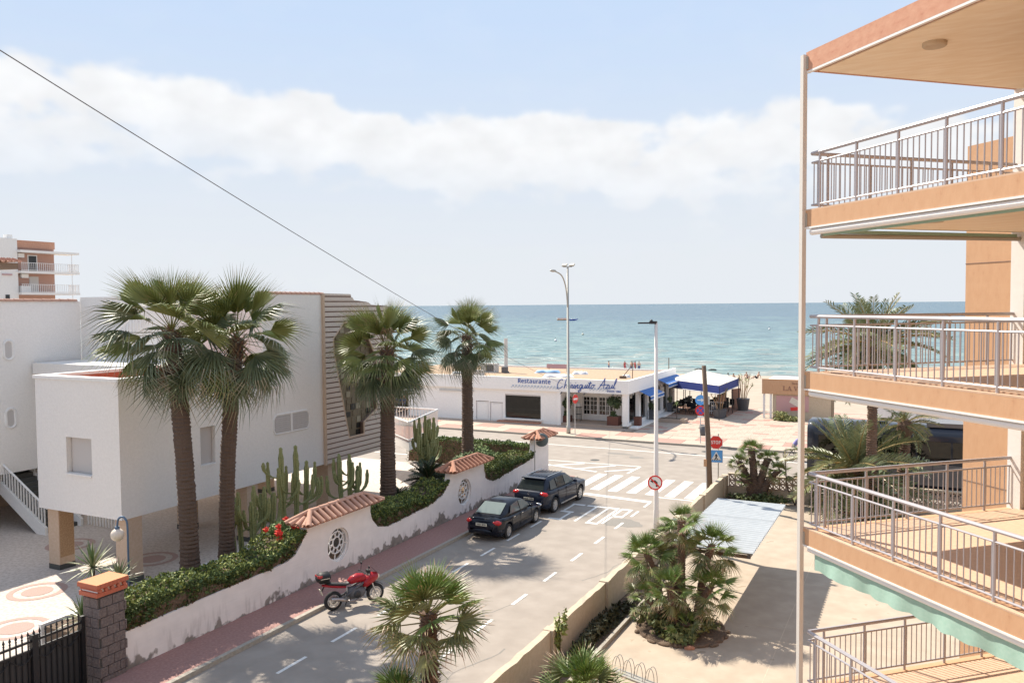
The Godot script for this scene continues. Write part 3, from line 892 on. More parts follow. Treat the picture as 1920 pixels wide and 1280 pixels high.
func garden_wall() -> void:
	var g := thing("garden_wall", "white scalloped garden wall with tiled caps and round grilles along the pavement", "wall")
	var top := WALL_TOP
	var x := Transform3D(Basis(Vector3(0, 0, -1), Vector3.UP, Vector3(1, 0, 0)), Vector3(-19.11, 0, 0))
	var cuts := [14.7, 23.76, 33.07, 42.73]
	var m := MB.new()
	for i in 3:
		var box := PackedVector2Array([Vector2(cuts[i], -0.1), Vector2(cuts[i + 1], -0.1), Vector2(cuts[i + 1], 3), Vector2(cuts[i], 3)])
		var poly := PackedVector2Array([Vector2(14.72, -0.05)])
		for p in top:
			poly.append(Vector2(p[0], p[1]))
		poly.append(Vector2(42.72, -0.05))
		poly.reverse()
		for piece in Geometry2D.intersect_polygons(poly, box):
			for c in [23.76, 33.07]:
				var ring := PackedVector2Array()
				for k in 28:
					ring.append(Vector2(c + cos(TAU * k / 28) * 0.62, 1.15 + sin(TAU * k / 28) * 0.62))
				var cut := Geometry2D.clip_polygons(piece, ring)
				if cut: piece = cut[0]
			m.prism(piece, -0.27, 0.0, x)
	for p in m.v:
		m.t.append(Vector2((-p.z - 14.0) / 29.0, 1.0 - p.y / 2.7))
	put("wall_body", m.mesh(), M.stained_wall, g)
	for c in [23.76, 33.07]:
		var gr := MB.new()
		var o := Vector3(-19.22, 1.15, -c)
		var circle := func(r: float, q: Vector2, t: float) -> void:
			var pts := []
			for k in 25:
				var a := TAU * k / 24
				pts.append(o + Vector3(0, q.y + sin(a) * r, q.x + cos(a) * r))
			gr.tube(pts, t, 6, false)
		circle.call(0.6, Vector2.ZERO, 0.04)
		circle.call(0.40, Vector2(0, 0.06), 0.025)
		circle.call(0.2, Vector2(0, 0.06), 0.025)
		for k in 8:
			var a := TAU * k / 8 + 0.2
			circle.call(0.1, Vector2(cos(a) * 0.3, 0.06 + sin(a) * 0.3), 0.018)
			gr.tube([o + Vector3(0, 0.06 + sin(a) * 0.4, cos(a) * 0.4), o + Vector3(0, sin(a) * 0.6, cos(a) * 0.6)], 0.022, 5)
		put("round_grille", gr.mesh(), M.white_fine, g)
	tile_cap(g, 22.0, 25.75, 2.3, 0.5, M.tile_pale)
	tile_cap(g, 31.85, 34.9, 2.3, 0.5, M.tile)
	tile_cap(g, 41.0, 42.7, 2.42, 0.55, M.tile)
	bx("end_pier", Vector3(-19.6, 1.2, -42.35), Vector3(0.7, 2.42, 0.72), M.white_fine, g)
	bx("planter_soil", Vector3(-21.05, 0.35, -28.6), Vector3(3.36, 0.7, 27.6), M.earth, g)
	bx("planter_wall", Vector3(-22.74, 0.38, -28.6), Vector3(0.12, 0.8, 27.8), M.white_fine, g)
	# gate pillar and gate
	var p := thing("gate_pillar", "dark stone gate pillar with a red brick cap at the end of the garden wall", "pillar", Vector3(-19.35, 0, -14.28))
	bx("core", Vector3(0, 1.2, 0), Vector3(0.58, 2.4, 0.74), M.slate, p)
	rng.seed = 5
	for r in 9:
		var h := 0.262
		var off := 0.18 if r % 2 else 0.0
		for f in 2:
			for k in 3:
				var z0 := clampf(-0.38 + k * 0.36 - off, -0.38, 0.38)
				var z1 := clampf(-0.38 + (k + 1) * 0.36 - off, -0.38, 0.38)
				if k == 2: z1 = 0.38
				if z1 - z0 > 0.05:
					bx("stone", Vector3((0.3 if f else -0.3), 0.135 + r * h, (z0 + z1) / 2), Vector3(0.05 + rng.randf() * 0.02, h - 0.02, z1 - z0 - 0.02), M.pillar_stone, p)
			bx("stone", Vector3(-0.14 + off * 0.4, 0.135 + r * h, 0.385 if f else -0.385), Vector3(0.27, h - 0.02, 0.04), M.pillar_stone, p)
			bx("stone", Vector3(0.15 + off * 0.4, 0.135 + r * h, 0.385 if f else -0.385), Vector3(0.27, h - 0.02, 0.04), M.pillar_stone, p)
	bx("cap_band", Vector3(0, 2.46, 0), Vector3(0.7, 0.11, 0.92), M.brick_red, p)
	bx("cap_core", Vector3(0, 2.57, 0), Vector3(0.6, 0.12, 0.8), M.white_fine, p)
	var tl := MB.new()
	tl.tube([Vector3(-0.38, 0, 0), Vector3(0.38, 0, 0)], 0.05, 8)
	var tm := tl.mesh()
	for i in 5:
		put("cap_tile", tm, M.brick_red, p, Transform3D(Basis(), Vector3(0, 2.57, -0.36 + i * 0.18)))
	for i in 8:
		bx("cap_brick", Vector3(0, 2.68, -0.42 + i * 0.12), Vector3(0.78, 0.1, 0.113), M.brick_red, p)
	bx("cap_slab", Vector3(0, 2.738, 0), Vector3(0.76, 0.02, 0.94), M.brick_top, p)
	var gate := thing("iron_gate", "black wrought iron gate with spear points beside the stone pillar", "gate", Vector3(-19.55, 0, -13.8))
	bx("gate_post", Vector3(0, 0.95, 0.02), Vector3(0.1, 1.85, 0.1), M.iron, gate)
	bx("gate_post", Vector3(0, 0.95, 1.32), Vector3(0.14, 1.85, 0.16), M.iron, gate)
	bx("back_sheet", Vector3(-0.04, 0.8, 3.0), Vector3(0.01, 1.35, 6.0), M.iron_sheet, gate)
	for y in [1.72, 1.5, 0.12]:
		bx("cross_bar", Vector3(0, y, 3.0), Vector3(0.05, 0.06, 6.0), M.iron, gate)
	var spear := MB.new()
	spear.lathe([Vector2(0.012, 0), Vector2(0.03, 0.03), Vector2(0.012, 0.05), Vector2(0.032, 0.1), Vector2(0.0, 0.2)], 6)
	var sm := spear.mesh()
	for i in 40:
		var z := 0.12 + i * 0.15
		bx("upright", Vector3(0, 0.95, z), Vector3(0.028, 1.75, 0.028), M.iron, gate)
		put("spear_point", sm, M.iron, gate, Transform3D(Basis(), Vector3(0, 1.8, z)))
	for i in 8:
		var pts := []
		for k in 9:
			pts.append(Vector3(0.03, 1.44 - 0.22 * sin(PI * k / 8.0), 0.15 + i * 0.6 + k * 0.075))
		var sc := MB.new()
		sc.tube(pts, 0.016, 5)
		put("scroll", sc.mesh(), M.iron, gate)

func text_mesh(s: String, size: float, bold := true, font := "Droid Sans", depth := 0.02) -> TextMesh:  # letters SIZE metres high
	var f := SystemFont.new()
	f.font_names = PackedStringArray([font])
	f.font_weight = 700 if bold else 400
	var t := TextMesh.new()
	t.font = f
	t.text = s
	t.font_size = 64
	t.pixel_size = size / 64.0 * 1.35
	t.depth = depth
	return t

func smooth_line(pts: Array, n := 4) -> Array:  # Catmull-Rom through the points
	var out := []
	for i in pts.size() - 1:
		var a: Vector3 = pts[maxi(i - 1, 0)]
		var d: Vector3 = pts[mini(i + 2, pts.size() - 1)]
		for k in n:
			out.append((pts[i] as Vector3).cubic_interpolate(pts[i + 1], a, d, float(k) / n))
	out.append(pts[-1])
	return out


func walls_round(m: MB, x0: float, x1: float, y0: float, y1: float, z: float, th: float, holes: Array) -> void:  # a wall in the xy plane built round its openings [x0, x1, y0, y1]
	var xs := [x0, x1]
	for h in holes:
		xs.append(h[0]); xs.append(h[1])
	xs.sort()
	for i in xs.size() - 1:
		if xs[i + 1] - xs[i] < 0.01:
			continue
		var mid: float = (xs[i] + xs[i + 1]) * 0.5
		var low := y0
		for h in holes:
			if mid > h[0] and mid < h[1]:
				if h[2] - low > 0.01:
					m.box(Vector3(mid, (low + h[2]) * 0.5, z - th * 0.5), Vector3(xs[i + 1] - xs[i], h[2] - low, th))
				low = h[3]
		if y1 - low > 0.01:
			m.box(Vector3(mid, (low + y1) * 0.5, z - th * 0.5), Vector3(xs[i + 1] - xs[i], y1 - low, th))


func restaurant() -> void:
	var r := thing("restaurant", "single storey white restaurant with blue lettering across its front", "restaurant")
	var m := MB.new()
	walls_round(m, -46.0, -26.45, 0.1, 2.86, -61.1, 0.3, [[-42.6, -41.0, 0.1, 2.3], [-31.3, -28.0, 0.42, 2.45], [-34.1, -32.85, 0.1, 1.75], [-32.75, -31.5, 0.1, 1.7]])
	walls_round(m, -26.15, -20.9, 0.1, 2.86, -63.6, 0.25, [[-25.3, -22.6, 0.22, 2.3]])
	m.box(Vector3(-26.3, 1.48, -62.4), Vector3(0.3, 2.76, 2.9))
	put("front_wall", m.mesh(), M.white_bright, r)
	m = MB.new()
	m.box(Vector3(-20.72, 1.48, -61.25), Vector3(0.44, 2.76, 0.4))
	for z in [-64.2, -66.4, -68.6, -70.7, -72.6, -74.4]:
		m.box(Vector3(-20.66, 1.48, z), Vector3(0.3, 2.76, 0.55))
	for z in [[-61.45, -63.92], [-64.48, -66.12], [-66.68, -68.32], [-68.88, -70.42], [-70.98, -72.32], [-72.88, -74.12]]:
		m.box(Vector3(-20.66, 0.3, (z[0] + z[1]) / 2), Vector3(0.26, 0.4, z[0] - z[1]))
	m.box(Vector3(-33.2, 1.48, -74.6), Vector3(25.4, 2.76, 0.2))
	m.box(Vector3(-45.9, 1.48, -68), Vector3(0.2, 2.76, 13.4))
	put("side_wall", m.mesh(), M.white_bright, r)
	m = MB.new()
	m.box(Vector3(-33.2, 3.38, -60.98), Vector3(25.66, 1.06, 0.24))
	m.box(Vector3(-20.5, 3.38, -67.9), Vector3(0.24, 1.06, 13.58))
	m.box(Vector3(-33.2, 3.3, -74.6), Vector3(25.4, 0.9, 0.2))
	put("fascia", m.mesh(), M.white_bright, r)
	bx("roof", Vector3(-33.3, 3.55, -67.8), Vector3(25.4, 0.12, 13.3), M.roof_gravel, r)
	bx("porch_ceiling", Vector3(-23.5, 2.9, -62.4), Vector3(5.3, 0.06, 2.5), M.white_bright, r)
	bx("porch_step", Vector3(-23.3, 0.2, -62.3), Vector3(5.7, 0.2, 2.5), M.pave_pink, r)
	bx("side_step", Vector3(-20.15, 0.17, -67.9), Vector3(0.8, 0.16, 13.2), M.white_bright, r)
	bx("floor", Vector3(-33.3, 0.13, -69), Vector3(25.2, 0.06, 10.6), M.board, r)
	bx("back_room", Vector3(-33.3, 1.5, -66.5), Vector3(25, 2.6, 0.1), M.room_wood, r)
	# big shop window
	var w := bx("shop_window", Vector3(-29.65, 2.39, -61.2), Vector3(3.28, 0.1, 0.12), M.shutter, r)
	w.name = "window_head"
	bx("pane", Vector3(-29.65, 1.4, -61.25), Vector3(3.3, 2.0, 0.02), M.glass_tint, r)
	bx("window_sill", Vector3(-29.65, 0.4, -61.02), Vector3(3.6, 0.1, 0.3), M.white_bright, r)
	bx("curtain", Vector3(-28.9, 1.7, -61.8), Vector3(0.7, 1.4, 0.05), M.curtain, r)
	bx("ledge", Vector3(-29.9, 0.17, -60.85), Vector3(3.9, 0.12, 0.5), M.tile, r)
	# service doors, open staff door
	for d in [[-33.47, 1.2, 1.6], [-32.12, 1.2, 1.55]]:
		var dr := bx("service_door", Vector3(d[0], 0.1 + d[2] / 2, -61.2), Vector3(d[1], d[2], 0.06), M.white_paint, r)
		bx("door_panel", Vector3(d[0], 0.1 + d[2] / 2, -61.16), Vector3(d[1] - 0.24, d[2] - 0.24, 0.03), M.white_bright, r)
	bx("door_frame", Vector3(-41.75, 1.2, -61.25), Vector3(0.07, 2.2, 0.07), M.white_paint, r)
	bx("passage_wall", Vector3(-41.8, 1.2, -63.4), Vector3(1.7, 2.2, 0.06), M.unit_grey, r)
	bx("shutter_box", Vector3(-36.0, 2.55, -61.05), Vector3(3.4, 0.14, 0.16), M.unit_grey, r)
	# french doors with small panes
	var fd := bx("french_door", Vector3(-23.95, 1.26, -63.75), Vector3(0.1, 2.06, 0.08), M.white_paint, r)
	fd.mesh = (func():
		var b := MB.new()
		for x in [-1.32, -0.72, -0.06, 0.06, 0.66, 1.0, 1.32]:
			b.box(Vector3(x, 0, 0), Vector3(0.09, 2.06, 0.07))
		for y in [-0.98, -0.55, 0.98]:
			b.box(Vector3(0, y, 0), Vector3(2.7, 0.12, 0.06))
		for y in [-0.15, 0.25, 0.62]:
			b.box(Vector3(0, y, 0), Vector3(2.7, 0.035, 0.05))
		for x in [-1.02, -0.4, 0.36, 0.84]:
			b.box(Vector3(x, 0.2, 0), Vector3(0.035, 1.5, 0.05))
		b.box(Vector3(0, -0.78, 0), Vector3(2.6, 0.4, 0.04))
		return b.mesh()).call()
	fd.transform = Transform3D(Basis(), Vector3(-23.95, 1.26, -63.75))
	bx("door_glass", Vector3(-23.95, 1.45, -63.78), Vector3(2.6, 1.5, 0.02), M.glass_tint, r)
	# side windows
	for z in [-62.7, -65.3, -67.5, -69.65, -71.65]:
		bx("side_pane", Vector3(-20.68, 1.55, z), Vector3(0.02, 2.1, 1.7 if z > -63 else 1.5), M.glass_tint, r)
	for z in [-65.3, -67.5, -69.65, -71.65, -73.4]:
		for k in 3:
			bx("curtain", Vector3(-20.9, 1.5, z - 0.5 + k * 0.5), Vector3(0.08, 2.3, 0.22), M.curtain, r)
	# blue awnings on the promenade side
	for a in [[-63.6, -67.4, 2.86, 2.42], [-68.8, -74.8, 3.35, 2.95]]:
		var cv := MB.new()
		cv.quad(Vector3(-20.36, a[2], a[0]), Vector3(-20.36, a[2], a[1]), Vector3(-19.4, a[3], a[1]), Vector3(-19.4, a[3], a[0]))
		var cv2 := cv
		cv2.box(Vector3(-19.4, a[3] - 0.12, (a[0] + a[1]) / 2), Vector3(0.02, 0.24, a[0] - a[1]))
		var o := put("awning", cv2.mesh(), M.blue_canvas, r)
		bx("awning_edge", Vector3(-19.385, a[3] - 0.26, (a[0] + a[1]) / 2), Vector3(0.02, 0.08, a[0] - a[1]), M.white_paint, o)
		bx("awning_edge", Vector3(-19.41, a[3] + 0.03, (a[0] + a[1]) / 2), Vector3(0.06, 0.06, a[0] - a[1]), M.white_paint, o)
	# spot lamps over the porch
	for x in [-26.0, -24.0, -21.6]:
		var sp := MB.new()
		sp.tube([Vector3(x, 2.8, -60.85), Vector3(x, 2.72, -60.6)], 0.05, 8)
		put("spot_lamp", sp.mesh(), M.grey_plastic, r)
	# lettering
	var tx := text_mesh("Restaurante", 0.44)
	var ab := tx.get_aabb()
	put("lettering", tx, M.blue_letter, r, Transform3D(Basis.from_scale(Vector3(2.95 / ab.size.x, 2.95 / ab.size.x, 1)), Vector3(-28.48, 3.62, -60.85)))
	var tz := text_mesh("DESDE 1986", 0.14)
	ab = tz.get_aabb()
	put("lettering", tz, M.blue_letter, r, Transform3D(Basis.from_scale(Vector3(1.15 / ab.size.x, 1.15 / ab.size.x, 1)), Vector3(-21.55, 3.05, -60.85)))
	script_letters(r)
	for wv in [[-30.6, 15, 0.29], [-23.6, 6, 0.27]]:
		var wm := MB.new()
		for i in wv[1]:
			var x: float = wv[0] + i * wv[2]
			wm.tube(smooth_line([Vector3(x, 3.06, -60.84), Vector3(x + 0.1, 3.1, -60.84), Vector3(x + 0.17, 3.26, -60.84), Vector3(x + 0.25, 3.24, -60.84), Vector3(x + 0.24, 3.16, -60.84), Vector3(x + 0.19, 3.17, -60.84)], 3), 0.018, 4)
		put("painted_wave", wm.mesh(), M.wave_blue, r)
	# planters with lollipop trees, stand by the door
	for p in [[-26.0, -60.65, 0.0], [-21.7, -61.6, 0.2]]:
		planter_tree(Vector3(p[0] - 0.1, 0.1 + p[2], p[1] - (1.15 if p[0] < -25 else 0.0)), "rust brown cube planter with a round clipped tree by the " + ("entrance pilaster" if p[0] < -25 else "corner pier"))
	var b := thing("cube_planter", "rust brown cube planter under the side window of the restaurant", "planter", Vector3(-20.1, 0.25, -62.4))
	bx("box", Vector3(0, 0.35, 0), Vector3(0.5, 0.7, 0.5), M.rust, b)
	bx("soil", Vector3(0, 0.705, 0), Vector3(0.44, 0.01, 0.44), M.earth, b)
	for p in [[-20.05, -66.2, 0.5, "tall dark planter with a small olive shrub against the restaurant's side wall"], [-20.05, -71.5, 0.42, "dark planter with a low shrub at the far end of the side wall"]]:
		var t := thing("wall_planter", p[3], "planter", Vector3(p[0], 0.25, p[1]))
		bx("box", Vector3(0, 0.4, 0), Vector3(p[2], 0.8, p[2]), M.grey_plastic, t)
		put("foliage", leaf_ball(500, Vector3(0.4, 0.42, 0.4) * (1.0 if p[2] > 0.45 else 0.7), 0.06, 91, [lin(0.07, 0.11, 0.04), lin(0.16, 0.19, 0.09)]), M.leaf_matte, t, Transform3D(Basis(), Vector3(0, 1.15, 0)))
		bar("stem", Vector3(0, 0.78, 0), Vector3(0, 1.1, 0), 0.03, M.trunk, t)
	var st := thing("menu_stand", "tall dark menu stand beside the restaurant's french doors", "stand", Vector3(-25.3, 0.3, -62.7))
	for x in [-0.22, 0.22]:
		for z in [-0.16, 0.16]:
			bar("leg", Vector3(x, 0, z), Vector3(x * 0.8, 1.1, z * 0.8), 0.02, M.dark_metal, st)
	bx("shelf", Vector3(0, 0.55, 0), Vector3(0.4, 0.03, 0.3), M.dark_metal, st)
	bx("top", Vector3(0, 1.12, 0), Vector3(0.5, 0.04, 0.4), M.dark_metal, st)
	bx("menu_box", Vector3(0, 1.28, 0), Vector3(0.28, 0.28, 0.12), M.tarp_white, st, Basis(Vector3.RIGHT, -0.4))
	# things lying on the flat roof
	var ac := thing("air_conditioner", "large grey air conditioning unit on the restaurant roof", "air conditioner", Vector3(-36.2, 3.61, -67.6))
	bx("casing", Vector3(0, 0.42, 0), Vector3(1.5, 0.84, 0.8), M.unit_grey, ac)
	bx("grille", Vector3(0.2, 0.42, 0.41), Vector3(0.8, 0.6, 0.02), M.grey_plastic, ac)
	bx("foot", Vector3(0, 0.03, 0), Vector3(1.3, 0.06, 0.3), M.dark_metal, ac)
	var ac2 := thing("air_conditioner", "small pale unit near the front edge of the restaurant roof", "air conditioner", Vector3(-35.2, 3.61, -63.6))
	bx("casing", Vector3(0, 0.29, 0), Vector3(0.95, 0.5, 0.5), M.unit_grey, ac2)
	for x in [-0.35, 0.35]:
		bx("foot", Vector3(x, 0.02, 0), Vector3(0.08, 0.04, 0.6), M.grey_plastic, ac2)
	var ch := thing("flue_pipe", "tall grey flue pipe standing on the restaurant roof", "pipe", Vector3(-34.6, 3.61, -67.8))
	bar("pipe", Vector3(0, 0, 0), Vector3(0, 3.2, 0), 0.17, M.unit_grey, ch, 12)
	bar("collar", Vector3(0, 0, 0), Vector3(0, 0.12, 0), 0.3, M.grey_plastic, ch, 12)
	bx("fan_box", Vector3(0.1, 0.3, 0.45), Vector3(0.5, 0.55, 0.4), M.grey_plastic, ch)
	var bd := thing("pink_board", "long faded pink board propped up on the restaurant roof", "board", Vector3(-30.5, 3.61, -70.5))
	bx("panel", Vector3(0, 0.5, 0), Vector3(2.3, 0.42, 0.04), M.pink_board, bd)
	for x in [-0.9, 0.9]:
		bar("leg", Vector3(x, 0, 0.03), Vector3(x, 0.4, 0.03), 0.02, M.wood, bd)
	rng.seed = 31
	for t in [[-30.9, -69.0, 2.4, 0.7, "tarp_blue", "crumpled blue sheet on the restaurant roof below the pink board"], [-28.2, -65.2, 2.7, 0.8, "tarp_white", "crumpled white tarpaulin along the front of the restaurant roof"], [-27.5, -68.6, 1.4, 0.6, "tarp_white", "small white sheet in the middle of the restaurant roof"], [-22.6, -67.0, 0.7, 0.4, "tarp_white", "scrap of white board near the leaning sticks"], [-37.8, -65.0, 1.8, 0.6, "tarp_white", "white pipe cover lying left of the roof units"]]:
		var tm := MB.new()
		var n := 9
		var hh := func(i: int, j: int) -> Vector3:
			var e := 0.0 if i == 0 or j == 0 or i == n or j == n else 1.0
			return Vector3((i / float(n) - 0.5) * t[2], e * (0.1 + 0.16 * absf(sin(i * 2.3 + j * 1.7 + t[0]))), (j / float(n) - 0.5) * t[3] + 0.06 * sin(i * 1.3))
		for i in n:
			for j in n:
				tm.quad(hh.call(i, j), hh.call(i, j + 1), hh.call(i + 1, j + 1), hh.call(i + 1, j))
		tag(put("tarpaulin", tm.mesh(true), M[t[4]], null, Transform3D(Basis(Vector3.UP, 0.15), Vector3(t[0], 3.61, t[1]))), t[5], "sheet", "sheets on the restaurant roof")
	var sk := thing("leaning_sticks", "brown wooden sticks leaning together on the restaurant roof", "sticks", Vector3(-21.8, 3.61, -66.2))
	bar("stick", Vector3(0, 0, 0), Vector3(0.05, 1.5, 0), 0.035, M.wood, sk)
	bar("stick", Vector3(-0.9, 0.03, 0.1), Vector3(0.05, 1.2, 0.06), 0.035, M.wood, sk)
	bx("block", Vector3(-0.8, 0.1, 0.1), Vector3(0.5, 0.2, 0.4), M.wood, sk)
	var ma := thing("roof_mast", "thin brown mast at the far right corner of the roof", "mast", Vector3(-20.8, 3.61, -73.8))
	bar("pole", Vector3(0, 0, 0), Vector3(0, 1.3, 0), 0.04, M.wood, ma)


func planter_tree(at: Vector3, label: String) -> void:
	var t := thing("tree_planter", label, "planter", at)
	bx("box", Vector3(0, 0.35, 0), Vector3(0.92, 0.7, 0.8), M.rust, t)
	bx("soil", Vector3(0, 0.705, 0), Vector3(0.84, 0.02, 0.72), M.earth, t)
	bar("trunk", Vector3(0, 0.7, 0), Vector3(0, 1.4, 0), 0.045, M.trunk, t)
	put("crown", leaf_ball(1100, Vector3(0.58, 0.62, 0.58), 0.1, 55, [lin(0.025, 0.05, 0.02), lin(0.10, 0.13, 0.05)]), M.leaf_matte, t, Transform3D(Basis(), Vector3(0, 1.78, 0)))
	put("undergrowth", leaf_ball(350, Vector3(0.36, 0.3, 0.34), 0.08, 57, [lin(0.03, 0.06, 0.02), lin(0.11, 0.15, 0.05)]), M.leaf_matte, t, Transform3D(Basis(), Vector3(0, 0.85, 0)))


func leaf_ball(n: int, r: Vector3, size: float, seed_: int, cols: Array) -> ArrayMesh:  # a lumpy cloud of small leaves
	var q := RandomNumberGenerator.new()
	q.seed = seed_
	var m := MB.new()
	var lumps := []
	for i in 9:
		lumps.append([Vector3(q.randfn(), q.randfn(), q.randfn()).normalized() * q.randf_range(0.35, 0.7), q.randf_range(0.35, 0.55)])
	for i in n:
		var l: Array = lumps[i % 9]
		var d := Vector3(q.randfn(), q.randfn(), q.randfn()).normalized()
		var p: Vector3 = (l[0] + d * l[1] * pow(q.randf(), 0.35)) * r
		var a := Vector3(q.randfn(), q.randfn(), q.randfn()).normalized()
		var b := a.cross(d + Vector3(0.01, 0.3, 0.02)).normalized()
		var s := size * q.randf_range(0.7, 1.3)
		m.col = (cols[0] as Color).srgb_to_linear().lerp((cols[1] as Color).srgb_to_linear(), q.randf())
		m.quad(p - a * s, p - b * s * 0.45, p + a * s, p + b * s * 0.45)
	return m.mesh()


func script_letters(r: Node3D) -> void:  # a hand-lettered name, one brush stroke after another
	var g := {
		"C": [0.95, [[0.55, 1.05, 0.42, 1.25, 0.12, 0.95, 0.0, 0.4, 0.12, 0.0, 0.4, 0.02, 0.72, 0.3]]],
		"h": [0.55, [[0.08, 1.3, 0.04, 0.7, 0.02, 0.0], [0.03, 0.2, 0.2, 0.52, 0.34, 0.45, 0.34, 0.1, 0.55, 0.1]]],
		"i": [0.26, [[0.0, 0.1, 0.12, 0.5, 0.1, 0.08, 0.26, 0.1], [0.19, 0.72, 0.21, 0.78]]],
		"r": [0.36, [[0.0, 0.1, 0.08, 0.5, 0.2, 0.48, 0.22, 0.42, 0.2, 0.06, 0.36, 0.1]]],
		"n": [0.46, [[0.0, 0.45, 0.05, 0.0, 0.08, 0.2, 0.24, 0.5, 0.3, 0.42, 0.28, 0.06, 0.46, 0.1]]],
		"g": [0.46, [[0.36, 0.48, 0.16, 0.48, 0.04, 0.2, 0.14, 0.02, 0.3, 0.14, 0.38, 0.5, 0.28, -0.3, 0.06, -0.45, 0.06, -0.25, 0.46, 0.1]]],
		"u": [0.46, [[0.0, 0.45, 0.02, 0.1, 0.12, 0.0, 0.26, 0.15, 0.34, 0.48, 0.32, 0.06, 0.46, 0.1]]],
		"t": [0.34, [[0.0, 0.1, 0.16, 0.9, 0.12, 0.1, 0.2, 0.02, 0.34, 0.1], [-0.02, 0.64, 0.36, 0.7]]],
		"o": [0.5, [[0.3, 0.48, 0.08, 0.42, 0.02, 0.12, 0.16, 0.0, 0.34, 0.16, 0.34, 0.44, 0.26, 0.46, 0.5, 0.42]]],
		" ": [0.5, []],
		"A": [0.85, [[0.0, -0.05, 0.4, 0.85, 0.55, 1.35, 0.6, 0.8, 0.62, 0.0], [0.1, 0.5, 0.4, 0.42, 0.8, 0.5]]],
		"z": [0.46, [[0.02, 0.45, 0.34, 0.48, 0.04, 0.02, 0.46, 0.08]]],
		"l": [0.3, [[0.0, 0.1, 0.24, 0.8, 0.26, 1.25, 0.14, 1.1, 0.1, 0.1, 0.3, 0.05]]]}
	var m := MB.new()
	var word := "Chiringuito Azul"
	var total := 0.0
	for ch in word:
		total += g[ch][0]
	var k := 5.0 / total
	var x := -26.45
	for ch in word:
		for s in g[ch][1]:
			var pts := []
			for i in range(0, s.size(), 2):
				var px: float = x + (s[i] + 0.22 * s[i + 1]) * k
				pts.append(Vector3(px, 3.1 + s[i + 1] * 0.62 + (px + 26.4) * 0.035, -60.84))
			m.tube(smooth_line(pts, 4), 0.034, 5)
		x += g[ch][0] * k
	put("script_lettering", m.mesh(), M.blue_letter, r)


